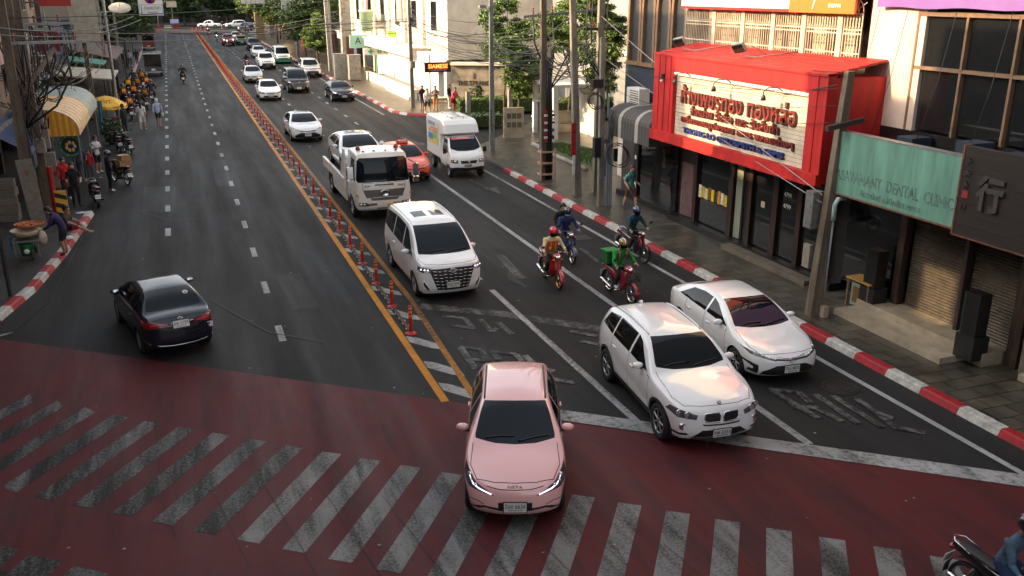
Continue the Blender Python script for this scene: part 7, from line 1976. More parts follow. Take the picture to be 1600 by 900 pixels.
b = B(); b.lathe([(0, 0), (.52, 0), (.66, 1.75), (.72, 1.76), (.74, 1.95), (.70, 1.97), (0, 1.97)], mat('cup_green', (.36, .50, .33), .5), 22); b.build('cup', t)
b = B(); b.cyl((0, 0, 1.9), (.08, 0, 3.6), .12, mat('straw_pink', (.62, .22, .25), .5), n=10); b.build('straw', t)
t = thing('lime_lettering', 'lime green letters standing on the canopy ledge', 'sign', (17.85, 78.5, 4.35))
b = B(); b.text('WANAN', WM(0, 0, .3), mat('lime_letters', (.30, .52, .04), .4), .5, 3.2, .12, bold=.02); b.bx(-.05, .1, -1.7, 1.7, -.5, .0, m_plast); b.build('letters', t)
t = thing('planter_wall', 'long white planter wall and steps along the corner shop', 'planter', (17.4, 78, .145))
b = B(); b.bx(-.25, .1, -9, 9, 0, .75, m_plast); b.bx(.1, 1.4, -9, 9, 0, .5, m_conc); b.bx(-.6, -.25, -9, -1, 0, .22, m_plast); b.build('wall', t)
b = B(); b.tube([(-.4, -3.6, 0), (-.4, -3.6, .9), (-.4, -1.0, .9), (-.4, -1.0, 0)], .025, m_steel, 6); b.build('handrail', t)
# ================================================================ poles, cables, street furniture
m_cpole = mat('pole_concrete', (.21, .185, .15), .85, var=.4, vs=4, stretch=(1, 1, .2), bump=.15)
m_bpole = mat('weathered_pole', (.15, .115, .08), .85, var=.5, vs=3, stretch=(2, 2, .2), bump=.2)
m_cable = mat('black_cable', (.010, .010, .011), .5)
m_lead = mat('steel_strand', (.34, .33, .32), .5, .6)
m_ins = mat('insulator_red', (.20, .045, .04), .3)
m_pvc = mat('grey_pvc', (.24, .26, .27), .5)
m_box = mat('meter_box', (.25, .22, .18), .55, var=.25, vs=6)
def pole(base, top, w0, w1, label, m=m_cpole, name='utility_pole', group=None, holes=True):
    base, top = Vector(base), Vector(top); t = thing(name, label, 'utility pole', base, 0, group)
    d = top - base; b = B(); vs = []
    for p, w in ((Vector((0, 0, 0)), w0), (d, w1)):
        h = w / 2; vs += [p + Vector((-h, -h * .8, 0)), p + Vector((h, -h * .8, 0)), p + Vector((h, h * .8, 0)), p + Vector((-h, h * .8, 0))]
    b.add(vs, [(0, 3, 2, 1), (4, 5, 6, 7), (0, 1, 5, 4), (1, 2, 6, 5), (2, 3, 7, 6), (3, 0, 4, 7)], m)
    if holes:
        for k in range(int(d.length / .55)):
            p = d * (.08 + k * .55 / d.length); w = w0 + (w1 - w0) * (.08 + k * .55 / d.length)
            b.cyl(p + Vector((0, -w * .405, 0)), p + Vector((0, -w * .40, 0)), .022, m_ink, n=6)
    b.build('shaft', t)
    return t
def arm(t, p0, p1, ins=0, m=m_steel, drop=0.0):
    b = B(); p0, p1 = Vector(p0), Vector(p1); M = frame((p0 + p1) / 2, p1 - p0, Vector((0, 0, 1)).cross(p1 - p0)); b.box((0, 0, 0), ((p1 - p0).length, .09, .10), m, M=M); b.build('crossarm', t)
    for k in range(ins):
        q = p0.lerp(p1, (k + .5) / ins); b = B()
        for j in range(4): b.lathe([(.02, .06 + .07 * j), (.065, .075 + .07 * j), (.03, .12 + .07 * j)], m_ins, 10, Matrix.Translation(q))
        b.build('insulator', t)
def wire(p0, p1, sag=.3, r=.012, m=m_cable, n=14, label='thin black overhead cable strung between the poles', group='overhead cables', name='cable'):
    p0, p1 = Vector(p0), Vector(p1)
    pts = [p0.lerp(p1, k / n) - Vector((0, 0, sag * 4 * (k / n) * (1 - k / n))) for k in range(n + 1)]
    b = B(); b.tube(pts, r, m, 5); return tag(b.build(name), label, 'cable', group)
def coil(c, r, turns, label, m=m_cable, nrm=(1, 0, 0), th=.014, rgx=rng):
    n = Vector(nrm).normalized(); u = n.orthogonal().normalized(); w = n.cross(u); pts = []
    for k in range(turns * 14):
        a = k / 14 * 2 * math.pi; rr = r * (1 + .16 * math.sin(k * .37) + rgx.uniform(-.05, .05))
        pts.append(Vector(c) + u * rr * math.cos(a) + w * rr * 1.15 * math.sin(a) + n * (.05 * math.sin(k * .21)))
    b = B(); b.tube(pts, th, m, 5); return tag(b.build('cable_coil'), label, 'cable coil')
# right pavement
pA = pole((14.97, 17.97, .145), (15.30, 18.0, 6.35), .31, .20, 'weathered square pole in front of the teal clinic sign', m_bpole)
b = B(); M = frame((.26, -.1, 4.95), (1, .15, .10), (-.15, 1, 0)); b.box((0, 0, 0), (1.25, .10, .12), mat('old_timber', (.035, .028, .024), .8), M=M); b.build('crossarm', pA)
b = B(); b.box((-.02, .36, 2.75), (.34, .30, .95), m_steel); b.build('transformer_box', pA)
b = B(); b.box((-.02, .42, 1.50), (.10, .26, .62), m_box); b.build('meter_box', pA)
b = B(); b.tube([(.22, -.10, .0), (.24, -.10, 2.55)], .03, m_pvc, 8); b.tube([(.20, -.14, 2.55), (.20, -.14, 2.95), (.26, -.16, 3.10), (.46, -.18, 3.13)], .062, mat('pale_blue_pipe', (.30, .42, .42), .4), 10); b.build('conduit', pA)
b = B(); b.box((.18, -.22, .15), (.16, .16, .30), m_marble); b.build('cable_pit', pA)
pB = pole((15.31, 44.73, .145), (15.31, 44.73, 9.5), .26, .17, 'tall grey octagonal lamp post with lamp heads by the crossing driveway', m_steel, 'lamp_post', holes=False)
b = B(); b.tube([(0, 0, 7.6), (.5, 0, 7.75), (.9, 0, 7.4)], .04, m_steel, 7); b.build('lamp_arm', pB)
for dx in (-.42, .10): b = B(); b.box((dx - .05, 0, 7.28), (.34, .3, .16), m_steel); b.build('lamp_head', pB)
b = B(); b.text('SMART', frame((-.075, -.112, 1.6), (0, 0, -1), (1, 0, 0)), m_ink, .10, 1.1, .006); b.build('lettering', pB)
pC = pole((15.04, 36.84, .145), (14.9, 36.8, 9.8), .30, .22, 'utility pole wrapped in black cables with red and white bands at its foot', m_bpole)
b = B()
for k in range(10):
    a = R(36 * k); b.tube([(.16 * math.cos(a) + .20, .14 * math.sin(a) - .05, 0.02), (.17 * math.cos(a + .2) + .20, .15 * math.sin(a + .2) - .05, 1.7), (.13 * math.cos(a) + .18, .13 * math.sin(a) - .05, 3.4), (.16 * math.cos(a) + .1, .14 * math.sin(a), 5.3)], .045, m_cable, 6)
b.build('cable_bundle', pC)
for z in (.25, .75, 1.25):
    b = B(); b.box((.10, -.03, z), (.66, .48, .07), mat('salmon_band', (.48, .26, .20), .6)); b.build('clamp', pC)
for x in (-.24, .44): b = B(); b.box((x, -.28, .72), (.06, .06, 1.4), mat('salmon_band', (.48, .26, .20), .6)); b.build('guard_post', pC)
b = B()
for k in range(9): b.box((-.02, -.26, 1.75 + .16 * k), (.16, .02, .11), (m_kred, m_plate)[k % 2]); b.box((.34, -.26, 1.75 + .16 * k), (.10, .02, .11), (m_plate, m_ink)[k % 2])
b.build('striped_sleeve', pC)
arm(pC, (-1.0, 0, 7.0), (2.6, .2, 7.25), 4)
b = B()
for x in (-.55, .35, 1.25, 2.1): b.tube([(x, .05, 7.0), (x + .1, .05, 5.9), (x * .4 + .2, -.05, 4.8), (.2, -.05, 3.9)], .035, m_cable, 6)
for s_ in (1, -1): b.tube([(-.9 * s_ + .3, .02, 7.0), (.05, 0, 6.2)], .02, m_steel, 5)
b.build('riser_cables', pC)
pD = pole((15.13, 33.32, .145), (14.55, 33.1, 9.6), .30, .20, 'leaning square concrete pole on the pavement beside the lawn')
b = B(); b.box((-.30, -.17, 2.35), (.20, .02, 1.3), m_kred); b.box((-.27, -.165, 1.35), (.12, .02, .9), m_plate); b.build('notice_strip', pD)
pE = pole((15.14, 31.13, .145), (15.0, 31.1, 6.55), .24, .17, 'concrete pole hung with black cable coils beside the walking man')
for k, x in enumerate((.20, .30, .40)): b = B(); b.cyl((x, -.06, 0), (x - .03, -.06, 4.2 - .4 * k), .05, m_pvc, n=8); b.build('conduit', pE)
b = B(); b.box((-.28, -.1, 2.35), (.26, .22, .75), m_cable); b.build('junction_box', pE)
b = B(); b.box((-.32, -.02, 4.75), (.42, .28, .30), m_cable); b.build('junction_box', pE)
b = B(); b.box((.55, -.05, 2.0), (.14, .12, .5), m_cable); b.build('junction_box', pE)
pF = pole((16.1, 33.6, .145), (16.1, 33.6, 9.5), .28, .22, 'pale concrete pole with a dark crossarm behind the striped awning')
arm(pF, (-.75, 0, 6.6), (.9, 0, 6.6), 2, m_grey)
b = B()
for x in (-.62, -.4, .25): b.tube([(x, -.12, 8.6), (x - .06, -.14, 6.6), (x, -.16, 5.5), (.0, -.16, 4.7)], .024, m_cable, 6)
b.build('riser_cables', pF)
coil((15.2, 30.95, 3.15), .42, 5, 'large coil of black cable on the concrete pole beside the walking man')
coil((15.75, 30.95, 2.15), .40, 4, 'loose loops of black cable low on the pole beside the walking man', nrm=(.2, 1, 0))
coil((14.75, 31.0, 4.25), .26, 4, 'small coil of black cable below the upper junction box', nrm=(.1, 1, 0))
coil((16.0, 33.4, 5.2), .55, 5, 'tangled coil of black cable between pole and striped awning', nrm=(.2, 1, .1))
coil((15.6, 36.3, 5.6), .40, 5, 'tangle of black cable high on the wrapped pole', nrm=(.1, 1, .1))
pG = pole((16.03, 64.6, .145), (16.0, 64.6, 9.5), .28, .2, 'pole with meter boxes in front of the corner shop')
b = B(); b.box((.05, -.2, 3.0), (.34, .22, .5), m_box); b.build('meter_box', pG); b = B(); b.box((.02, -.2, 6.0), (.25, .2, .5), m_grey); b.build('meter_box', pG)
pH = pole((16.9, 95.2, .14), (16.9, 95.2, 12), 1.05, .95, 'thick grey concrete pillar with a dark red painted foot by the cabinets', m_conc, 'concrete_pillar', holes=False)
b = B(); b.bx(-.1, .62, -.5, .5, 0, 3.6, mat('dark_red_sleeve', (.09, .018, .014), .6, var=.3)); b.build('painted_sleeve', pH)
pI = pole((15.6, 97.5, .14), (15.4, 97.5, 12), .62, .5, 'second pillar with a dark red foot beside the thick grey pillar', m_conc, 'concrete_pillar', holes=False)
b = B(); b.bx(0, .44, -.32, .32, 0, 3.8, mat('dark_red_sleeve', (.09, .018, .014), .6)); b.build('painted_sleeve', pI)
pJ = pole((14.9, 92, .14), (14.7, 92, 7.4), .16, .12, 'slim grey steel post with a short crossarm near the cabinets', m_steel, 'steel_post', holes=False)
arm(pJ, (-1.3, 0, 4.9), (1.5, 0, 5.1), 0)
for x, y, m_, lb in ((14.9, 88.3, m_steel, 'grey steel electric cabinet at the far kerb'), (15.9, 86.2, m_conc, 'pale concrete cabinet next to the grey steel cabinet')):
    t = thing('electric_cabinet', lb, 'cabinet', (x, y, .14)); b = B(); b.bx(-.55, .55, -.4, .4, .1, 2.3, m_); b.bx(-.6, .6, -.45, .45, 2.302, 2.36, m_); b.build('case', t); b = B(); b.bx(-.5, .5, -.42, -.401, .2, 2.1, m_); b.bx(.05, .09, -.44, -.42, 1.0, 1.3, m_grey); b.build('door', t)
t = thing('billboard_frame', 'back of two pale road sign boards on a grey post over the pavement', 'road sign', (15.1, 121, .14))
b = B(); b.cyl((0, 0, 0), (0, 0, 7.7), .2, m_steel, n=10); b.tube([(0, 0, 7.2), (-4.8, 0, 7.3)], .09, m_steel, 7); b.build('post', t)
for x0, x1, z0, z1 in ((-1.6, 2.2, 4.3, 7.55), (-6.4, -3.6, 6.5, 9.2)):
    b = B(); b.bx(x0, x1, -.25, -.15, z0, z1, mat('sign_back', (.44, .42, .38), .6, var=.15))
    for k in range(1, 5): b.bx(x0 + (x1 - x0) * k / 5 - .02, x0 + (x1 - x0) * k / 5 + .02, -.27, -.25, z0, z1, m_steel)
    for k in range(1, 4): b.bx(x0, x1, -.265, -.25, z0 + (z1 - z0) * k / 4 - .02, z0 + (z1 - z0) * k / 4 + .02, m_steel)
    b.build('sign_board', t)
# stay wires and cables of the right side
top = lambda o, z, dx=0: Vector(o.location) + Vector((dx, 0, z))
wire(top(pF, 7.1), top(pA, 3.2, -.1), .12, .014, m_lead, label='pale steel stay wire slanting down in front of the red sign', group='pale stay wires by the red sign', name='stay_wire')
wire(top(pF, 5.6), top(pA, 3.0, -.1), .10, .012, m_lead, label='pale steel stay wire slanting down in front of the red sign', group='pale stay wires by the red sign', name='stay_wire')
R_ = [pA, pE, pD, pC, pB, pG, pJ]
rw = random.Random(5)
for i in range(len(R_) - 1):
    a, c = R_[i], R_[i + 1]
    for k in range(9 if i else 3):
        za, zb = (4.5 + rw.random() * 1.6, 4.3 + rw.random() * 2.2)
        if i == 0: za = 5.0 + .4 * k; zb = 4.6 + .5 * k
        wire(top(a, za, rw.uniform(-.1, .2)), top(c, zb, rw.uniform(-.1, .2)), rw.uniform(.15, .6), rw.choice((.012, .016, .022)) if i else .008)
for k in range(6): wire(top(pG, 5.0 + .5 * k), (19.3, 66 + 7 * k, 4.4 + .5 * (k % 3)), .35, .012)
for k in range(9): wire(top(pG, 4.6 + .28 * k), top(pC, 5.0 + .24 * k), .5 + .12 * (k % 4), .018)
for k in range(7): wire(top(pC, 4.8 + .3 * k), top(pF, 4.9 + .34 * k), .25 + .1 * (k % 3), .018)
for k in range(5): wire(top(pC, 5.2 + .35 * k), (19.6 + k, 66.9, 4.6 + .3 * k), .5, .016)
wire(top(pA, 5.9), (16.9, 28.5, 5.1), .35, .016); wire(top(pA, 6.2), (16.6, 24, 6.6), .2, .012); wire(top(pA, 6.2), (16.8, 19.4, 5.2), .1, .010)
# ---------------- cables across the street
cross_w = [((-7, 60, 6.6), (16, 64.6, 6.3), .5), ((-7, 60, 6.3), (16, 64.6, 5.9), .6), ((-5.4, 36, 6.9), (16.9, 95, 6.5), .9), ((-5.4, 36, 6.6), (16.9, 95, 6.2), 1.0), ((-7, 88, 5.6), (16, 92, 5.2), .6), ((-7, 88, 5.2), (16, 92, 4.9), .6), ((-7, 100, 5.0), (16, 97, 4.6), .7), ((-7, 118, 5.0), (16, 121, 4.5), .7), ((-7, 118, 4.6), (16, 121, 4.2), .7), ((-5.5, 36, 7.3), (16, 64.6, 8.3), .4)]
for a, c, s_ in cross_w: wire(a, c, s_, .02, label='black cable sagging across the whole street', group='cables across the street')
# ================================================================ left side
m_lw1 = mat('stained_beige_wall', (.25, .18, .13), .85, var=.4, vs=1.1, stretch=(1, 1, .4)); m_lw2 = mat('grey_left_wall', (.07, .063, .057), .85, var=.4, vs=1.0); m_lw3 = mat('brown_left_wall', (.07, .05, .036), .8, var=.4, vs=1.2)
m_crate = mat('white_crate', (.22, .19, .15), .6, var=.25, vs=8); m_tarp = mat('blue_tarpaulin', (.012, .035, .12), .6, var=.3, vs=3); m_rroof = mat('rust_roof_sheet', (.10, .055, .04), .7, var=.4, vs=3, stretch=(3, .4, 1)); m_groof = mat('green_roof_sheet', (.02, .17, .11), .6); m_pale = mat('pale_fascia', (.42, .36, .27), .6, var=.25)
m_wind = mat('window_dark_left', (.012, .012, .013), .12, spec=.6)
heights = [(-30, 12, 24, m_lw2), (12, 19.4, 17, m_lw3), (19.4, 20.9, 10.0, m_lw2), (20.9, 23.0, 15.2, m_lw1), (23.0, 24.4, 13.7, m_lw2), (24.4, 27.0, 13.1, m_lw3), (27.0, 30.5, 12.0, m_lw2), (30.5, 36.5, 17, m_lw2), (36.5, 46.6, 14.6, m_lw1), (46.6, 54.0, 12.0, m_lw2), (54.0, 60.4, 11.4, m_lw3), (60.4, 66.3, 9.8, m_lw1), (66.3, 78, 8.9, m_lw2), (78, 90, 8.6, m_lw3), (90, 112, 8.8, m_lw2), (112, 128, 12, m_lw1), (128, 150, 13, m_lw3), (150, 205, 12, m_lw2)]  # near blocks are unseen; roof heights shaped to cast shade on the right fronts
rl = random.Random(21)
LEFTLAB = ['tall grey row building nearest the viewer, left of the junction', 'tall brown row building left of the junction mouth', 'lowest narrow slot building between two taller left fronts', 'beige left building across from the red sign box', 'narrow grey left building across from the red sign box', 'lower brown left building across from the red sign box', 'lower grey left building across from the red sign box', 'tall grey left building across from the striped awning',
           'beige left building with the torn poster and the blue tarpaulin', 'grey left building behind the near half of the yellow awning', 'brown left building behind the far end of the yellow awning', 'beige left building by the yellow umbrella', 'low grey left building behind the motorcycle taxi rank', 'low brown left building under the rust brown roof', 'low grey left building across from the pharmacy sign',
           'beige left building under the grey sheet roof', 'brown left building behind the red passenger truck', 'last grey left building before the far junction']
for i, (y0, y1, h, m) in enumerate(heights):
    x1 = -6.9 if y1 < 47 else -7.6 - .3 * (i % 2)
    t = thing('row_building', '%s row building, %s along the left pavement' % (('beige', 'grey', 'brown')[(m_lw1, m_lw2, m_lw3).index(m)], 'number %d from the junction' % i), 'building', (x1, (y0 + y1) / 2, 0))
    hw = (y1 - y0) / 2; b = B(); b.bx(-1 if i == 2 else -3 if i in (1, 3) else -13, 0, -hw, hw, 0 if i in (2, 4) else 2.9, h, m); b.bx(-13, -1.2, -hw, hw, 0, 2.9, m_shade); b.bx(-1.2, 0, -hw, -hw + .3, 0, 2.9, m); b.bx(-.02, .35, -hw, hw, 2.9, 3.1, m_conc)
    b.build('wall', t)
    n = max(1, int(2 * hw / 2.6))
    if hw > 1.4:
        for k in range(n):
            yc = -hw + 2 * hw * (k + .5) / n
            for z in (4.0, 7.2, 10.4):
                if z + 1.7 < h:
                    b = B(); b.bx(-.03, .03, yc - .7, yc + .7, z, z + 1.5, m_wind); o = b.build('window', t)
                    b = B(); b.bx(.031, .07, yc - .78, yc + .78, z - .1, z - .02, m_conc); b.bx(.031, .06, yc - .03, yc + .03, z, z + 1.5, m_conc); b.build('window_frame', o)
            b = B(); b.bx(-1.15, -1.1, yc - hw / n * .85, yc + hw / n * .85, .15, 2.7, (m_wind, mat('rolled_shutter', (.10, .09, .08), .5, .5, var=.3, vs=4))[k % 2]); b.build('shopfront', t)
    if i == 2: b = B(); b.bx(-1, 0, -hw, hw, 11.7, 17, m); b.build('upper_storey', t)  # added slab caps the slot so a sun patch lands on the shutters
    t['label'] = LEFTLAB[i]
# nearest visible wall: posters, blue tarpaulin, goods
t = thing('wall_poster', 'torn pink and white poster high on the beige left wall', 'poster', (-6.88, 44.2, 6.4))
b = B(); b.bx(0, .02, -1.6, 1.4, -1.2, 1.6, mat('torn_poster', (.50, .40, .37), .8, var=.6, vs=2.2, col2=(.42, .12, .12))); b.build('sheet', t)
t = thing('blue_tarp_awning', 'dark blue tarpaulin awning at the left picture edge', 'awning', (-6.2, 41.6, 2.6))
b = B(); b.grid(lambda s, q: (-.7 + 1.5 * q, -3.4 + 6.4 * s, .62 - .95 * q + .05 * math.sin(s * 20) * q), 16, 6, m_tarp); b.grid(lambda s, q: (.8, -3.4 + 6.4 * s, -.33 - .55 * q), 16, 2, m_tarp); b.build('cloth', t)
for y in (-3.3, 2.9): b = B(); b.cyl((.75, y, -2.45), (.75, y, -.35), .03, m_steel, n=6); b.build('pole', t)
t = thing('clothes_rack', 'rack of brown garments under the blue tarpaulin', 'rack', (-6.0, 43.6, .14)); b = B()
for k in range(9): b.box((rl.uniform(-.1, .1), -.8 + .2 * k, 1.25), (.42, .12, .8), cloth(['5a3a20', '6b4a28', '3c2a1c', '8a5a2a'][k % 4]), tap=.8)
b.build('garments', t); b = B(); b.tube([(0, -1, 0), (0, -1, 1.7), (0, 1, 1.7), (0, 1, 0)], .025, m_steel, 6); b.build('rail', t)
for k in range(5):
    t = thing('plastic_crate', ['bottom', 'second', 'third', 'fourth', 'topmost'][k] + ' pale plastic crate of the stack by the left wall', 'crate', (-6.25 + .02 * (k % 2), 36.6, .14 + .31 * k), .1 * (k % 3 - 1), 'pale crates stacked by the left wall')
    b = B()
    for s_ in (1, -1): b.box((0, s_ * .24, .15), (.62, .02, .29), m_crate); b.box((s_ * .31, 0, .15), (.02, .46, .29), m_crate)
    b.box((0, 0, .02), (.6, .46, .02), m_crate)
    for j in range(3): b.box((0, -.252, .08 + .08 * j), (.5, .004, .025), m_line); b.box((.322, 0, .08 + .08 * j), (.004, .36, .025), m_line)
    b.build('crate_shell', t)
# poles of the left pavement
PL = [pole((-5.32, 35.3, .14), (-5.15, 35.2, 9.6), .36, .24, 'big square concrete pole nearest on the left pavement', m_bpole), pole((-5.05, 37.4, .14), (-5.0, 37.4, 9.4), .28, .2, 'second square pole right behind the biggest left pole', m_bpole),
      pole((-5.75, 41.5, .14), (-5.85, 41.6, 9.4), .34, .22, 'left pole hung with electric boxes beside the yellow awning', m_bpole), pole((-6.9, 52, .14), (-6.9, 52, 9.2), .32, .22, 'left pole rising behind the yellow awning', m_bpole),
      pole((-5.0, 63, .14), (-5.1, 63, 9), .3, .2, 'left pole by the yellow umbrella', m_bpole), pole((-5.2, 82, .14), (-5.2, 82, 9), .3, .2, 'left pole beyond the brown roof', m_cpole), pole((-5.2, 104, .14), (-5.2, 104, 9), .3, .2, 'farther left pole beside the grey roof', m_cpole), pole((-5.2, 134, .14), (-5.2, 134, 9), .3, .2, 'farthest left pole near the red truck', m_cpole)]
arm(PL[0], (-.2, .2, 6.35), (2.6, .8, 6.35), 3); arm(PL[2], (-.6, .1, 6.75), (2.0, .3, 6.8), 3)
arm(PL[3], (-.6, .1, 6.2), (1.8, .3, 6.2), 3)
b = B(); b.tube([(.1, 0, 4.4), (1.4, 1.2, 6.1)], .09, m_bpole, 6); b.build('brace', PL[0])
for o, zs in ((PL[0], (6.3, 5.2)), (PL[2], (6.7, 5.4)), (PL[3], (6.2, 5))):
    b = B()
    for x in (.55, 1.2, 1.85): b.tube([(x, .3, zs[0]), (x + .05, .3, zs[1]), (x * .7, .2, zs[1] - 1.0), (.25, .1, zs[1] - 1.7)], .038, m_cable, 6)
    b.build('riser_cables', o)
bx_ = [(2, .30, -.10, 3.2, .42, .8), (2, .42, -.25, 2.25, .40, .75), (2, .18, -.45, 1.6, .32, .55), (2, .55, -.2, 1.3, .34, .8), (2, .62, .1, .72, .42, 1.1), (1, .1, -.22, 2.6, .3, .5)]
for k, (pi, x, y, z, w, h) in enumerate(bx_):
    b = B(); b.box((x, y, z), (w, .3, h), m_box); b.box((x, y - .152, z), (w * .8, .006, h * .85), m_box); b.build('meter_box', PL[pi])
b = B()
for k in range(9): b.cyl((.12 + .05 * k, .18 - .05 * (k % 3), 0), (.1 + .05 * k, .15, 5.0 - .2 * k), .035, m_cable, n=6)
b.build('conduit', PL[2])
b = B()
for k in range(4): b.cyl((.24, -.05 + .08 * k, 0), (.22, -.05 + .08 * k, 5.0), .035, m_cable, n=6)
b.build('conduit', PL[0])
t = thing('red_pipe', 'thick red vertical pipe at the foot of the boxes pole', 'pipe', (-4.72, 36.6, .14)); b = B(); b.cyl((0, 0, 0), (0, 0, 1.9), .10, mat('pipe_red', (.36, .015, .015), .5, var=.3), n=12); b.build('pipe', t)
t = thing('hazard_board', 'yellow and black striped board at the pole foot on the left', 'barrier', (-4.42, 36.0, .14)); b = B(); b.box((0, 0, .55), (.40, .06, 1.1), m_ryel)
for k in range(3): b.add([(-.2, -.032, .15 + .36 * k), (.2, -.032, .0 + .36 * k + .02), (.2, -.032, .18 + .36 * k), (-.2, -.032, .33 + .36 * k)], [(0, 1, 2, 3)], m_ink)
b.build('board', t)
t = thing('standing_banner', 'tall slanted white advertising banner on the left pavement', 'banner', (-5.0, 34.9, .14)); b = B(); b.add([(-.34, 0, .05), (.16, 0, 0), (-.02, .1, 2.5), (-.55, .1, 2.45)], [(0, 1, 2, 3)], m_crate); b.add([(-.34, .03, .05), (.16, .03, 0), (-.02, .13, 2.5), (-.55, .13, 2.45)], [(3, 2, 1, 0)], m_crate)
b.text('Y', frame((-.22, .06, 2.0), (1, 0, 0), (0, 0, 1)), mat('red_mark', (.35, .05, .03), .6), .18, .16, .03); b.build('panel', t)
b = B(); b.cyl((0, 0, 0), (0, 0, 4.5), .055, m_grey, n=8); tag(b.build('thin_post', None, (-4.95, 26.9, .14)), 'thin dark post at the left picture edge by the kerb', 'post')
# striped awning: yellow and white barrel, then a pale sheet
t = thing('yellow_awning', 'yellow and white striped barrel awning over the left shops', 'awning', (-5.75, 43.0, 2.35))
m_ay = mat('awning_yellow', (.80, .40, .03), .7, var=.25, vs=4); m_aww = mat('awning_white', (.66, .60, .52), .7, var=.25, vs=4); m_apale = mat('awning_pale_green', (.36, .40, .35), .7, var=.25, vs=3)
prof = [(-.9, .98)] + [(.55 + 1.0 * math.sin(R(a)) - .55 + 0, .05 + .92 * math.cos(R(a))) for a in range(0, 91, 10)]
prof = [(-.9, 1.02)] + [(.35 + 1.25 * math.sin(R(a)), .12 + .9 * math.cos(R(a))) for a in range(0, 91, 10)] + [(1.6, -.12)]
b = B()
for k in range(26):
    ya, yb = .42 * k, .42 * (k + 1); m = (m_ay if k % 2 else m_aww) if k < 14 else m_apale
    for (x0, z0), (x1, z1) in zip(prof, prof[1:]): b.add([(x0, ya, z0), (x1, ya, z1), (x1, yb, z1), (x0, yb, z0)], [(0, 1, 2, 3)], m)
b.build('cloth', t)
b = B(); xs = [x for x, z in prof]
for k in range(14):
    x0, x1 = -.1 + 1.68 * k / 14, -.1 + 1.68 * (k + 1) / 14
    zt = lambda x: .12 + .9 * math.sqrt(max(0, 1 - (max(0, x - .35) / 1.25) ** 2))
    b.add([(x0, .01, -.12), (x1, .01, -.12), (x1, .01, zt(x1) - .02), (x0, .01, zt(x0) - .02)], [(0, 1, 2, 3)], (m_ay, mat('awning_ochre', (.55, .24, .02), .7))[k % 2])
b.build('end_panel', t)
for y in (0.2, 5.0, 10.5): b = B(); b.cyl((1.5, y, -2.2), (1.5, y, -.1), .03, m_steel, n=6); b.build('pole', t)
t = thing('round_shop_sign', 'round green rimmed sign with yellow figures below the yellow awning', 'sign', (-4.62, 43.4, 1.75))
b = B(); M = frame((0, 0, 0), (1, 0, 0), (0, 0, 1)); b.lathe([(.48, -.06), (.48, .06), (.42, .065), (0, .06)], m_ink, 26, M); b.lathe([(.465, .066), (.37, .068)], mat('sign_green_rim', (.03, .20, .10), .5), 26, M)
for k in range(7): a = R(50 * k); b.ell((.17 * math.cos(a), .17 * math.sin(a) - .02, .06), (.07, .09, .02), mat('sign_yellow_figs', (.55, .36, .04), .5) if k % 2 else mat('sign_pale_figs', (.5, .42, .30), .5), 8, 5, M)
for k in range(16): a = R(22.5 * k); b.box((.415 * math.cos(a), .415 * math.sin(a), .07), (.05, .05, .01), (mat('sign_blue_dot', (.03, .08, .4), .5), m_ryel)[k % 2], rz=a, M=M)
b.build('disc', t)
# yellow umbrella with stall, bush
t = thing('market_umbrella', 'yellow market umbrella with red printing beside the parked motorcycles', 'umbrella', (-4.15, 60.4, 0))
m_uy = mat('umbrella_yellow', (.80, .45, .04), .6, var=.15, vs=4); b = B(); N = 8
for k in range(N):
    a0, a1 = R(360 * k / N), R(360 * (k + 1) / N)
    for (r0, z0), (r1, z1) in (((0, 2.15), (.55, 2.02)), ((.55, 2.02), (1.2, 1.62)), ((1.2, 1.62), (1.22, 1.45))):
        n_ = 5
        for j in range(n_):
            u0, u1 = a0 + (a1 - a0) * j / n_, a0 + (a1 - a0) * (j + 1) / n_
            dz = lambda u, r: -.07 * r / 1.2 * math.sin(math.pi * ((u - a0) / (a1 - a0)))
            b.add([(r0 * math.cos(u0), r0 * math.sin(u0), z0 + dz(u0, r0)), (r1 * math.cos(u0), r1 * math.sin(u0), z1 + dz(u0, r1)), (r1 * math.cos(u1), r1 * math.sin(u1), z1 + dz(u1, r1)), (r0 * math.cos(u1), r0 * math.sin(u1), z0 + dz(u1, r0))], [(0, 1, 2, 3)], m_uy)
b.build('canopy', t)
b = B(); mp_ = mat('umbrella_print', (.42, .08, .02), .6)
for a in (-100, -55, -10): 
    M = frame((1.235 * math.cos(R(a)), 1.235 * math.sin(R(a)), 1.535), (-math.sin(R(a)), math.cos(R(a)), 0), (0, 0, 1)); b.text('THAI TEA', M, mp_, .10, .62, .01)
M = frame((.84 * math.cos(R(-80)), .84 * math.sin(R(-80)), 1.86), (-math.sin(R(-80)), math.cos(R(-80)), 0), (-math.cos(R(-80)) * .6, -math.sin(R(-80)) * .6, .8)); b.text('ชา', M, mp_, .22, .36, .02)
b.build('printing', t); b = B(); b.cyl((0, 0, 0), (0, 0, 2.2), .025, m_steel, n=8); b.cyl((0, 0, 0), (0, 0, .1), .2, m_conc, n=12); b.build('pole', t)
rg2 = random.Random(4)
b = B(); leafcloud(b, (0, 0, .75), (.55, .55, .75), 420, m_leaf3, .13, rg2, .1); b.lathe([(0, 0), (.22, 0), (.28, .35), (0, .35)], m_lw3, 12); tag(b.build('potted_bush', None, (-3.65, 55.0, 0)), 'leafy potted bush beside the yellow umbrella', 'plant')
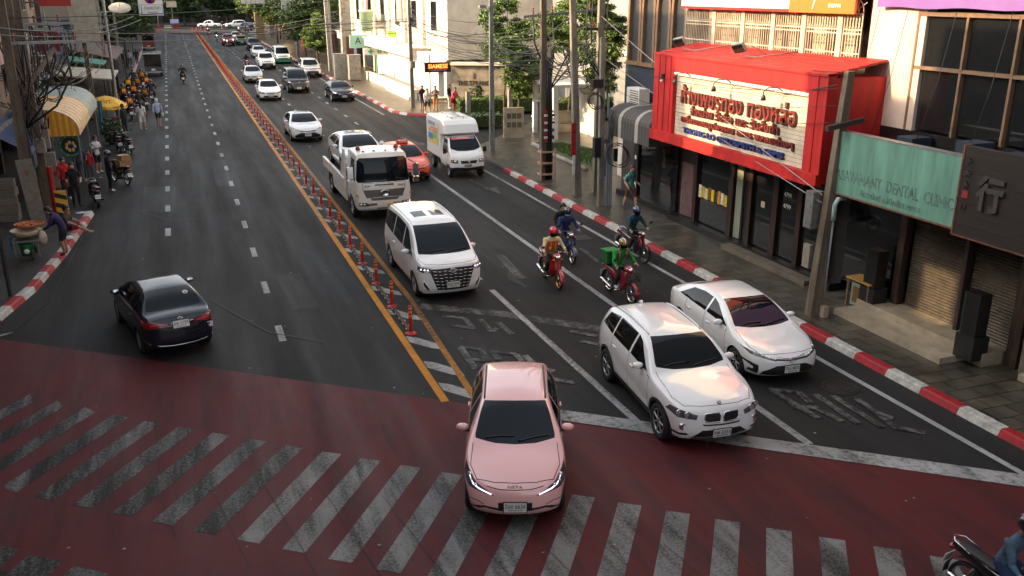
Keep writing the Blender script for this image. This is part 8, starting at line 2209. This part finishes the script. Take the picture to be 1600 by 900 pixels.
t = thing('blue_cloth_screen', 'narrow blue cloth hung on a pole beside the umbrella', 'cloth', (-4.3, 56.5, 0)); b = B(); b.grid(lambda s, q: (.25 * s - .12 + .1 * q, .05 * math.sin(s * 9), .35 + 1.9 * q), 6, 6, mat('teal_cloth', (.05, .16, .22), .8, var=.4, vs=5)); b.build('cloth', t); b = B(); b.cyl((0, .08, 0), (0, .08, 2.4), .02, m_steel, n=6); b.build('pole', t)
# food cart
t = thing('food_cart', 'small food cart with round trays and a green bucket on the left pavement', 'food cart', (-4.95, 31.1, .14))
b = B(); b.lathe([(0, 0), (.40, 0), (.44, .07), (.42, .075), (.39, .02), (0, .02)], mat('tray_red', (.40, .09, .04), .5), 20, Matrix.Translation((.05, .35, .92))); b.build('tray', t)
b = B(); b.lathe([(0, .05), (.36, .05), (.43, .22), (.41, .22), (.34, .07), (0, .07)], mat('tray_wood', (.42, .33, .24), .6), 20, Matrix.Translation((0, -.25, .72))); b.build('tray', t)
b = B(); rg3 = random.Random(2)
for k in range(46): a, r_ = rg3.random() * 6.3, .34 * math.sqrt(rg3.random()); b.ell((.05 + r_ * math.cos(a), .35 + r_ * math.sin(a), .97), (.05, .035, .03), mat('fried_snack' + str(k % 2), (.45, .10, .03) if k % 2 else (.36, .17, .05), .5), 6, 4)
o = b.build('snacks', t); o['kind'] = 'stuff'
b = B(); b.box((0, 0, .62), (.75, 1.1, .06), m_steel)
for x in (-.33, .33):
    for y in (-.5, .5): b.cyl((x, y, .1), (x, y, .62), .02, m_steel, n=6)
b.build('frame', t)
b = B(); b.lathe([(0, 0), (.17, 0), (.22, .36), (.23, .37), (0, .36)], mat('bucket_green', (.015, .22, .05), .4), 16, Matrix.Translation((-.02, -.28, .12))); b.build('bucket', t)
for y in (-.42, .42): b = B(); b.lathe([(.04, -.03), (.13, -.03), (.14, 0), (.13, .03), (.04, .03)], m_tyre, 14, frame((.12, y, .14), (0, 1, 0), (0, 0, 1), (1, 0, 0))); b.build('wheel', t)
b = B(); b.ell((.42, -.05, .58), (.15, .18, .24), mat('clear_plastic_bag', (.50, .40, .32), .3), 10, 7); b.ell((.36, .12, .80), (.14, .12, .08), mat('lime_cloth', (.20, .45, .05), .7), 8, 6); b.build('bag', t)
b = B(); b.bx(-.48, -.42, -.5, -.2, .2, .8, mat('blue_strap', (.03, .10, .22), .6)); b.ell((-.02, -.45, .28), .09, m_plate, 8, 6); b.build('hanging_cloth', t)
b = B(); b.ell((0, 0, .02), (.20, .12, .03), m_plate, 8, 5); tag(b.build('plastic_bag', None, (-3.95, 36.9, .145)), 'flat white plastic bag lying near the kerb end', 'bag')
b = B(); b.ell((0, 0, .05), (.16, .12, .08), m_plate, 8, 5); tag(b.build('plastic_bag', None, (-4.0, 32.9, .145)), 'crumpled white plastic bag beside the sitting person', 'bag')
# roofs, signs farther up the left side
def roof(x0, x1, y0, y1, z0, z1, m, label, name='shop_roof'):
    t = thing(name, label, 'roof', ((x0 + x1) / 2, (y0 + y1) / 2, 0)); cx, cy = (x0 + x1) / 2, (y0 + y1) / 2
    b = B(); b.add([(x0 - cx, y0 - cy, z1), (x1 - cx, y0 - cy, z0), (x1 - cx, y1 - cy, z0), (x0 - cx, y1 - cy, z1), (x0 - cx, y0 - cy, z1 - .1), (x1 - cx, y0 - cy, z0 - .1), (x1 - cx, y1 - cy, z0 - .1), (x0 - cx, y1 - cy, z1 - .1)], [(0, 1, 2, 3), (7, 6, 5, 4), (0, 4, 5, 1), (1, 5, 6, 2), (2, 6, 7, 3), (3, 7, 4, 0)], m); b.build('sheet', t)
    for y in (y0 + .2, y1 - .2): b = B(); b.cyl((x1 - cx - .1, y - cy, 0), (x1 - cx - .1, y - cy, z0), .05, m_grey, n=6); b.build('post', t)
roof(-7.6, -3.9, 66.5, 74, 2.6, 3.0, m_pale, 'pale flat fascia roof beyond the yellow awning'); roof(-7.6, -4.9, 74.3, 79, 3.0, 3.4, m_groof, 'green sheet roof behind the pale fascia roof')
roof(-7.8, -4.3, 80, 96, 3.0, 3.9, m_rroof, 'rust brown sheet roof over the left shops'); roof(-7.8, -4.6, 108, 128, 3.2, 4.2, mat('grey_roof_sheet', (.12, .115, .105), .7, var=.3), 'grey sheet roof near the red passenger truck')
t = thing('blue_parasol', 'pale blue parasols under the left poles', 'umbrella', (-6.0, 99, 0)); b = B()
b.lathe([(0, 3.0), (.9, 2.75), (1.5, 2.35)], mat('parasol_blue', (.06, .22, .36), .6), 10); b.build('canopy', t); b = B(); b.cyl((0, 0, 0), (0, 0, 3), .03, m_steel, n=6); b.build('pole', t)
p = GY(187, 12, 70); t = thing('satellite_dish', 'pale round satellite dish high on the left side', 'satellite dish', p); b = B(); M = Matrix.Rotation(R(28), 4, 'X')
b.lathe([(0, -.12), (.4, -.07), (.72, .02), (.72, .0), (.4, -.09), (0, -.14)], m_pale, 24, M @ Matrix.Scale(-1, 4, (0, 0, 1))); b.build('dish', t); b = B(); b.tube([(0, 0, 0), (.05, -.45, .3)], .02, m_lr, 5); b.build('feed_arm', t); b = B(); b.tube([(0, 0, 0), (0, .2, -.2), (-2.2, .2, -.4)], .04, m_steel, 6); b.build('bracket', t)
p = GY(235, 6, 60.5); t = thing('no_parking_sign', 'white hanging road sign with a blue and red no parking disc and Thai text', 'road sign', p)
b = B(); b.box((0, 0, 0), (1.38, .06, 1.35), m_wht_s); b.box((0, -.033, -.35), (1.3, .004, .60), m_ink); b.box((0, -.036, -.35), (1.27, .004, .57), m_wht_s); b.build('board', t)
M = frame((0, -.032, .33), (1, 0, 0), (0, 0, 1)); b = B(); b.lathe([(.32, 0), (.32, .012), (0, .012)], mat('sign_disc_red', (.5, .02, .02), .4), 24, M); b.lathe([(.25, .013), (.25, .018), (0, .018)], mat('sign_disc_blue', (.02, .05, .35), .4), 24, M)
for a in (45, -45): b.box((0, 0, .02), (.52, .055, .006), mat('sign_disc_red', 'c02020'), rot=Matrix.Rotation(R(a), 3, 'Z'), M=M)
b.text('ตลอดเวลา', frame((.08, -.04, -.24), (1, 0, 0), (0, 0, 1)), m_ink, .16, .9, .008); b.text('ถึงแยก', frame((.08, -.04, -.48), (1, 0, 0), (0, 0, 1)), m_ink, .16, .6, .008); b.box((-.54, -.04, -.36), (.03, .008, .4), m_ink); b.prism([(-.06, 0), (.06, 0), (0, -.1)], 0, .008, m_ink, frame((-.54, -.036, -.50), (1, 0, 0), (0, 0, 1))); b.build('symbols', t)
b = B(); b.tube([(0, .05, .5), (-2.6, .05, .65)], .05, m_steel, 7); b.cyl((-2.6, .05, -p.z), (-2.6, .05, 1.0), .09, m_steel, n=10); b.build('post', t)
p = GY(85, 3, 52); t = thing('red_shop_sign', 'red signboard at the top left above the poles', 'sign', p); b = B(); b.box((0, 0, .25), (1.5, .15, .9), mat('signboard_red', (.34, .03, .02), .5)); b.build('board', t); b = B(); b.cyl((-.6, .2, -2.6), (-.6, .2, .6), .04, m_steel, n=6); b.tube([(-.6, .2, -2.6), (-3.2, .2, -2.6)], .04, m_steel, 6); b.build('bracket', t)
p = GY(128, 12, 60); t = thing('white_shop_sign', 'pale vertical signboard behind the left poles', 'sign', p); b = B(); b.box((0, 0, -.6), (1.5, .12, 2.6), m_pale); b.text('RICE', frame((0, -.07, -.2), (1, 0, 0), (0, 0, 1)), m_lb, .4, .9, .01) if False else None
b.build('board', t); b = B(); b.tube([(-.7, .1, .3), (-3.0, .1, .3)], .04, m_steel, 6); b.tube([(-.7, .1, -1.4), (-3.0, .1, -1.4)], .04, m_steel, 6); b.build('bracket', t)
# tangle of cables along the left poles
rw2 = random.Random(9)
for i in range(len(PL) - 1):
    a, c = PL[i], PL[i + 1]
    for k in range(15 if i < 4 else 6):
        za, zb = rw2.uniform(2.9, 6.9), rw2.uniform(2.9, 6.9)
        wire(Vector(a.location) + Vector((rw2.uniform(-.15, .5), rw2.uniform(-.2, .2), za)), Vector(c.location) + Vector((rw2.uniform(-.15, .5), rw2.uniform(-.2, .2), zb)), rw2.uniform(.2, 1.1), rw2.choice((.012, .016, .022, .028)), label='black cable in the tangle along the left poles', group='cable tangle on the left')
for k in range(22):
    y = rw2.uniform(36, 60); a = Vector((-5.0 + rw2.uniform(-.5, .3), y, rw2.uniform(3.0, 6.3))); c = a + Vector((rw2.uniform(-2.2, .8), rw2.uniform(.5, 5), rw2.uniform(-1.6, 1.4)))
    wire(a, c, rw2.uniform(.1, .9), rw2.choice((.012, .016, .024)), label='black cable in the tangle along the left poles', group='cable tangle on the left')
for k, (x, y, z, r_) in enumerate(((-6.6, 42.5, 4.2, .55), (-4.8, 41.3, 4.3, .35), (-4.9, 44, 4.7, .45), (-5.2, 47.5, 4.4, .4), (-5.0, 38, 4.6, .4))):
    coil((x, y, z), r_, 4, ['dark cable coil hanging on the beige left wall', 'cable coil above the electric boxes', 'cable coil over the yellow awning', 'cable coil behind the yellow awning', 'cable coil between the two nearest left poles'][k], nrm=(.3, 1, .1))
wire((-5.2, 25, 6.9), PL[0].location + Vector((0, 0, 7.1)), .2, .022); wire((-5.2, 25, 6.6), PL[0].location + Vector((0, 0, 6.9)), .2, .022); wire((-5.2, 28, 7.4), (-2, 62, 6.7), .5, .02); wire((-5.3, 28, 7.2), (-1.6, 62, 6.5), .5, .02)
for k, (y, z, w, h, c_, lb) in enumerate(((48.5, 5.4, .5, 1.9, 'c8c2b4', 'tall pale vertical signboard over the yellow awning'), (56, 5.6, .9, 1.1, '7a2430', 'dark red square signboard on the brown left building'), (64, 5.0, .6, 2.2, '8a8aa8', 'lilac vertical signboard by the yellow umbrella'), (70, 5.9, 1.0, .8, '2a4a6a', 'blue signboard over the pale fascia roof'), (85, 5.4, .7, 1.8, 'b0a890', 'pale vertical signboard over the rust brown roof'), (99, 5.2, 1.2, .8, '2c5a40', 'green signboard over the far left shops'))):
    t = thing('shop_signboard', lb, 'sign', (-6.6 + .3 * (k % 2), y, z)); b = B(); b.box((0, 0, 0), (w * 1.3, .14, h), mat('signboard_' + c_, c_, .6, var=.35, vs=3)); b.box((0, -.072, h * .12), (w * .9, .006, h * .3), m_dark); b.build('board', t); b = B(); b.tube([(-.2, .1, h * .3), (-1.6, .1, h * .3)], .03, m_steel, 6); b.tube([(-.2, .1, -h * .3), (-1.6, .1, -h * .3)], .03, m_steel, 6); b.build('bracket', t)
for k, (y, z) in enumerate(((45.0, 4.4), (50.5, 6.6), (58.5, 4.3), (75, 5.2))):
    t = thing('air_conditioner', 'pale air conditioner box on the left fronts, ' + ('near the blue tarpaulin', 'above the yellow awning', 'by the yellow umbrella', 'above the green roof')[k], 'air conditioner', (-6.6 if y < 47 else -7.35, y, z)); b = B(); b.box((0, 0, .3), (.36, .85, .6), m_box); b.build('casing', t); b = B(); b.lathe([(.24, 0), (.24, .02), (.2, .03), (0, .02)], m_grey, 16, frame((.185, -.1, .3), (0, 1, 0), (0, 0, 1), (1, 0, 0))); b.build('fan_grille', t)
# ================================================================ far end of the street
rf = random.Random(31)
tr = [(15.2, 104, 5.0, 'small street tree near the pillars', 1.3, 2.6), (15.0, 112, 7, 'street tree behind the sign boards on the right', 2.2, 4.2), (17.5, 120, 8, 'broad street tree behind the pillars', 2.6, 5.0), (16.5, 132, 8, 'street tree over the far right pavement', 2.6, 5.0), (19, 142, 9, 'tall street tree beyond the sign boards', 3.0, 5.6),
      (16, 152, 8, 'street tree far up the right pavement', 2.8, 5.2), (18, 166, 9, 'farther street tree on the right', 3.0, 5.6), (15.5, 182, 8, 'street tree near the far junction on the right', 2.8, 5.2), (19, 196, 9, 'last street tree before the junction on the right', 3.2, 5.6),
      (-4.9, 112, 7, 'dark leafy tree over the left pavement behind the dish', 2.9, 5.2), (-6.5, 150, 8, 'dark tree farther up the left pavement', 2.6, 5.0), (-5.5, 172, 8, 'dark tree near the far left corner', 2.6, 5.0), (-5.5, 190, 8, 'last dark tree on the left before the junction', 2.6, 5.0),
      (24, 110, 9, 'tall tree behind the corner shop building end', 3.0, 6.0), (22, 128, 9, 'tall tree behind the street trees on the right', 3.2, 6.0)]
for x, y, h, lb, r_, cz in tr:
    cr = [((0, 0, cz), (r_, r_, r_ * .8)), ((r_ * .6, -.3, cz + 1.0), (r_ * .75, r_ * .75, r_ * .6)), ((-r_ * .6, .3, cz + .8), (r_ * .75, r_ * .75, r_ * .6)), ((.2, .2, cz + 2.2), (r_ * .7, r_ * .7, r_ * .6))]
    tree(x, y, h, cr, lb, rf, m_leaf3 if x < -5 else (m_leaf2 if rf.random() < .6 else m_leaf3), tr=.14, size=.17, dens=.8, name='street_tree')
for k in range(13):
    x = -42 + 9.2 * k + rf.uniform(-1.5, 1.5); y = 243 + rf.uniform(-4, 6); r_ = rf.uniform(3.4, 4.6)
    tree(x, y, 11, [((0, 0, 5.0), (r_, r_, 3.4)), ((2, -1, 7), (r_ * .8, r_ * .8, 2.8)), ((-2.2, 0, 6.6), (r_ * .8, r_ * .8, 2.8)), ((0, 0, 9.5), (r_ * .8, r_ * .8, 2.6))], 'dark tree in the row behind the far junction', rf, m_leaf3, tr=.25, size=.40, dens=.3, name='street_tree', group='dark trees behind the far junction')
m_farw = mat('far_dark_facade', (.05, .045, .042), .8, var=.4, vs=.4)
for k, (x0, x1, h, lb) in enumerate(((-60, -14, 16, 'dark far building left of the street axis'), (-14, 12, 15, 'dark far building closing the street'), (12, 40, 18, 'dark far building behind the crossing cars'), (40, 90, 15, 'dark far building to the right of the junction'))):
    t = thing('far_building', lb, 'building', ((x0 + x1) / 2, 262, 0)); hw = (x1 - x0) / 2; b = B(); b.bx(-hw, hw, 0, 14, 0, h, m_farw); b.build('wall', t)
    n = int(hw * 2 / 4)
    b = B()
    for j in range(n): b.bx(-hw + 4 * j + .6, -hw + 4 * j + 3.4, -.06, .0, 0.4, 3.0, m_wind)
    b.build('shop_windows', t)
    b = B()
    for j in range(n): b.bx(-hw + 4 * j + .8, -hw + 4 * j + 3.0, -.06, .0, 4.6, 6.6, m_wind)
    b.build('window_band', t)
t = thing('red_road_sign', 'red shop sign with white marks on a post at the far junction', 'sign', (-2.2, 226, 0)); b = B(); b.cyl((0, 0, 0), (0, 0, 8), .12, m_grey, n=8); b.build('post', t); b = B(); b.box((0, -.1, 6.4), (2.6, .2, 2.4), mat('far_sign_red', (.45, .02, .03), .5)); b.text('ร้าน', frame((0, -.21, 6.5), (1, 0, 0), (0, 0, 1)), m_plate, .8, 1.5, .03); b.box((-.7, -.1, 4.6), (1.1, .2, .9), m_plate); b.box((.8, -.1, 4.6), (1.1, .2, 1.0), m_plate); b.build('board', t)
t = thing('white_road_sign', 'pale signboard beside the red far sign', 'sign', (1.0, 228, 0)); b = B(); b.cyl((0, 0, 0), (0, 0, 6), .1, m_grey, n=8); b.build('post', t); b = B(); b.box((0, -.1, 5.2), (2.2, .15, 1.3), m_pale); b.build('board', t)
t = thing('purple_signboard', 'small lilac signboard low at the far corner', 'sign', (1.2, 224, 0)); b = B(); b.box((0, 0, 1.6), (1.8, .15, .9), mat('lilac_board', (.36, .28, .52), .5)); b.build('board', t); b = B(); b.box((0, .1, .8), (.1, .1, 1.6), m_grey); b.build('post', t)
pole((14.8, 168, .14), (14.8, 168, 12), 1.5, 1.4, 'tall tan concrete pillar near the far junction', mat('tan_concrete', (.30, .20, .10), .8, var=.2), 'concrete_pillar', holes=False)
pole((17.6, 176, .14), (17.6, 176, 11), .9, .8, 'grey pillar behind the tan pillar at the far junction', m_conc, 'concrete_pillar', holes=False)
for k in range(5):
    b = B(); b.box((0, 0, .3), (1.6, .35, .6), (m_kred, m_kwht)[k % 2]); tag(b.build('road_barrier', None, (-6 + 1.9 * k, 226, 0)), ('red' if k % 2 == 0 else 'white') + ' low road barrier at the far end of the left lanes', 'barrier', 'low road barriers at the far junction')
for k in range(4):
    b = B(); b.lathe([(.18, 0), (.18, .03), (.10, .03), (.03, .7), (0, .7)], m_dred, 10); tag(b.build('traffic_cone', None, (4.6 + .9 * k, 214, 0)), 'red traffic cone in the row at the far junction', 'traffic cone', 'traffic cones at the far junction')
b = B(); 
for k in range(3): b.ell((17.6, 150 + 3 * k, 4.2), (.25, .25, .25), mat('lit_lantern', (1.0, .52, .12), .4, emit=5.0), 8, 6)
t = thing('shop_lanterns', 'row of glowing lanterns under the far street trees', 'lanterns', (17.6, 153, 0))
for k in range(3):
    b = B(); b.ell((0, -3 + 3 * k, 3.6 - .5 * k), (.26, .26, .26), mat('lit_lantern', (1.0, .52, .12), .4, emit=5.0), 8, 6); b.build('lantern', t)
b = B(); b.tube([(0, -4, 4.2), (0, 0, 4.0), (0, 4, 3.2)], .03, m_grey, 5); b.cyl((0, 4, 0), (0, 4, 3.2), .05, m_grey, n=6); b.build('string', t)
b = B(); b.bx(18.6, 18.9, 108, 205, 0.1, 3.4, m_lw3); tag(b.build('garden_wall'), 'long dark brown garden wall behind the right street trees', 'wall')
t = thing('red_gate', 'red painted gate panel in the far garden wall', 'gate', (18.55, 140, 0)); b = B(); b.bx(-.06, 0.04, -3, 3, .2, 3.0, mat('gate_red', (.36, .02, .02), .6)); b.build('panel', t)
# ================================================================ unseen footbridge behind the camera, added to block sky over the near road
t = thing('footbridge', 'concrete footbridge the photograph is taken from', 'footbridge', (0, -2.4, 0))
b = B(); b.bx(-34, 34, -1.9, 1.5, 6.1, 6.6, m_conc); b.build('deck', t)
for y in (-1.85, 1.45): b = B(); b.bx(-34, 34, y - .06, y + .06, 6.6, 7.6, m_steel); b.build('parapet', t)
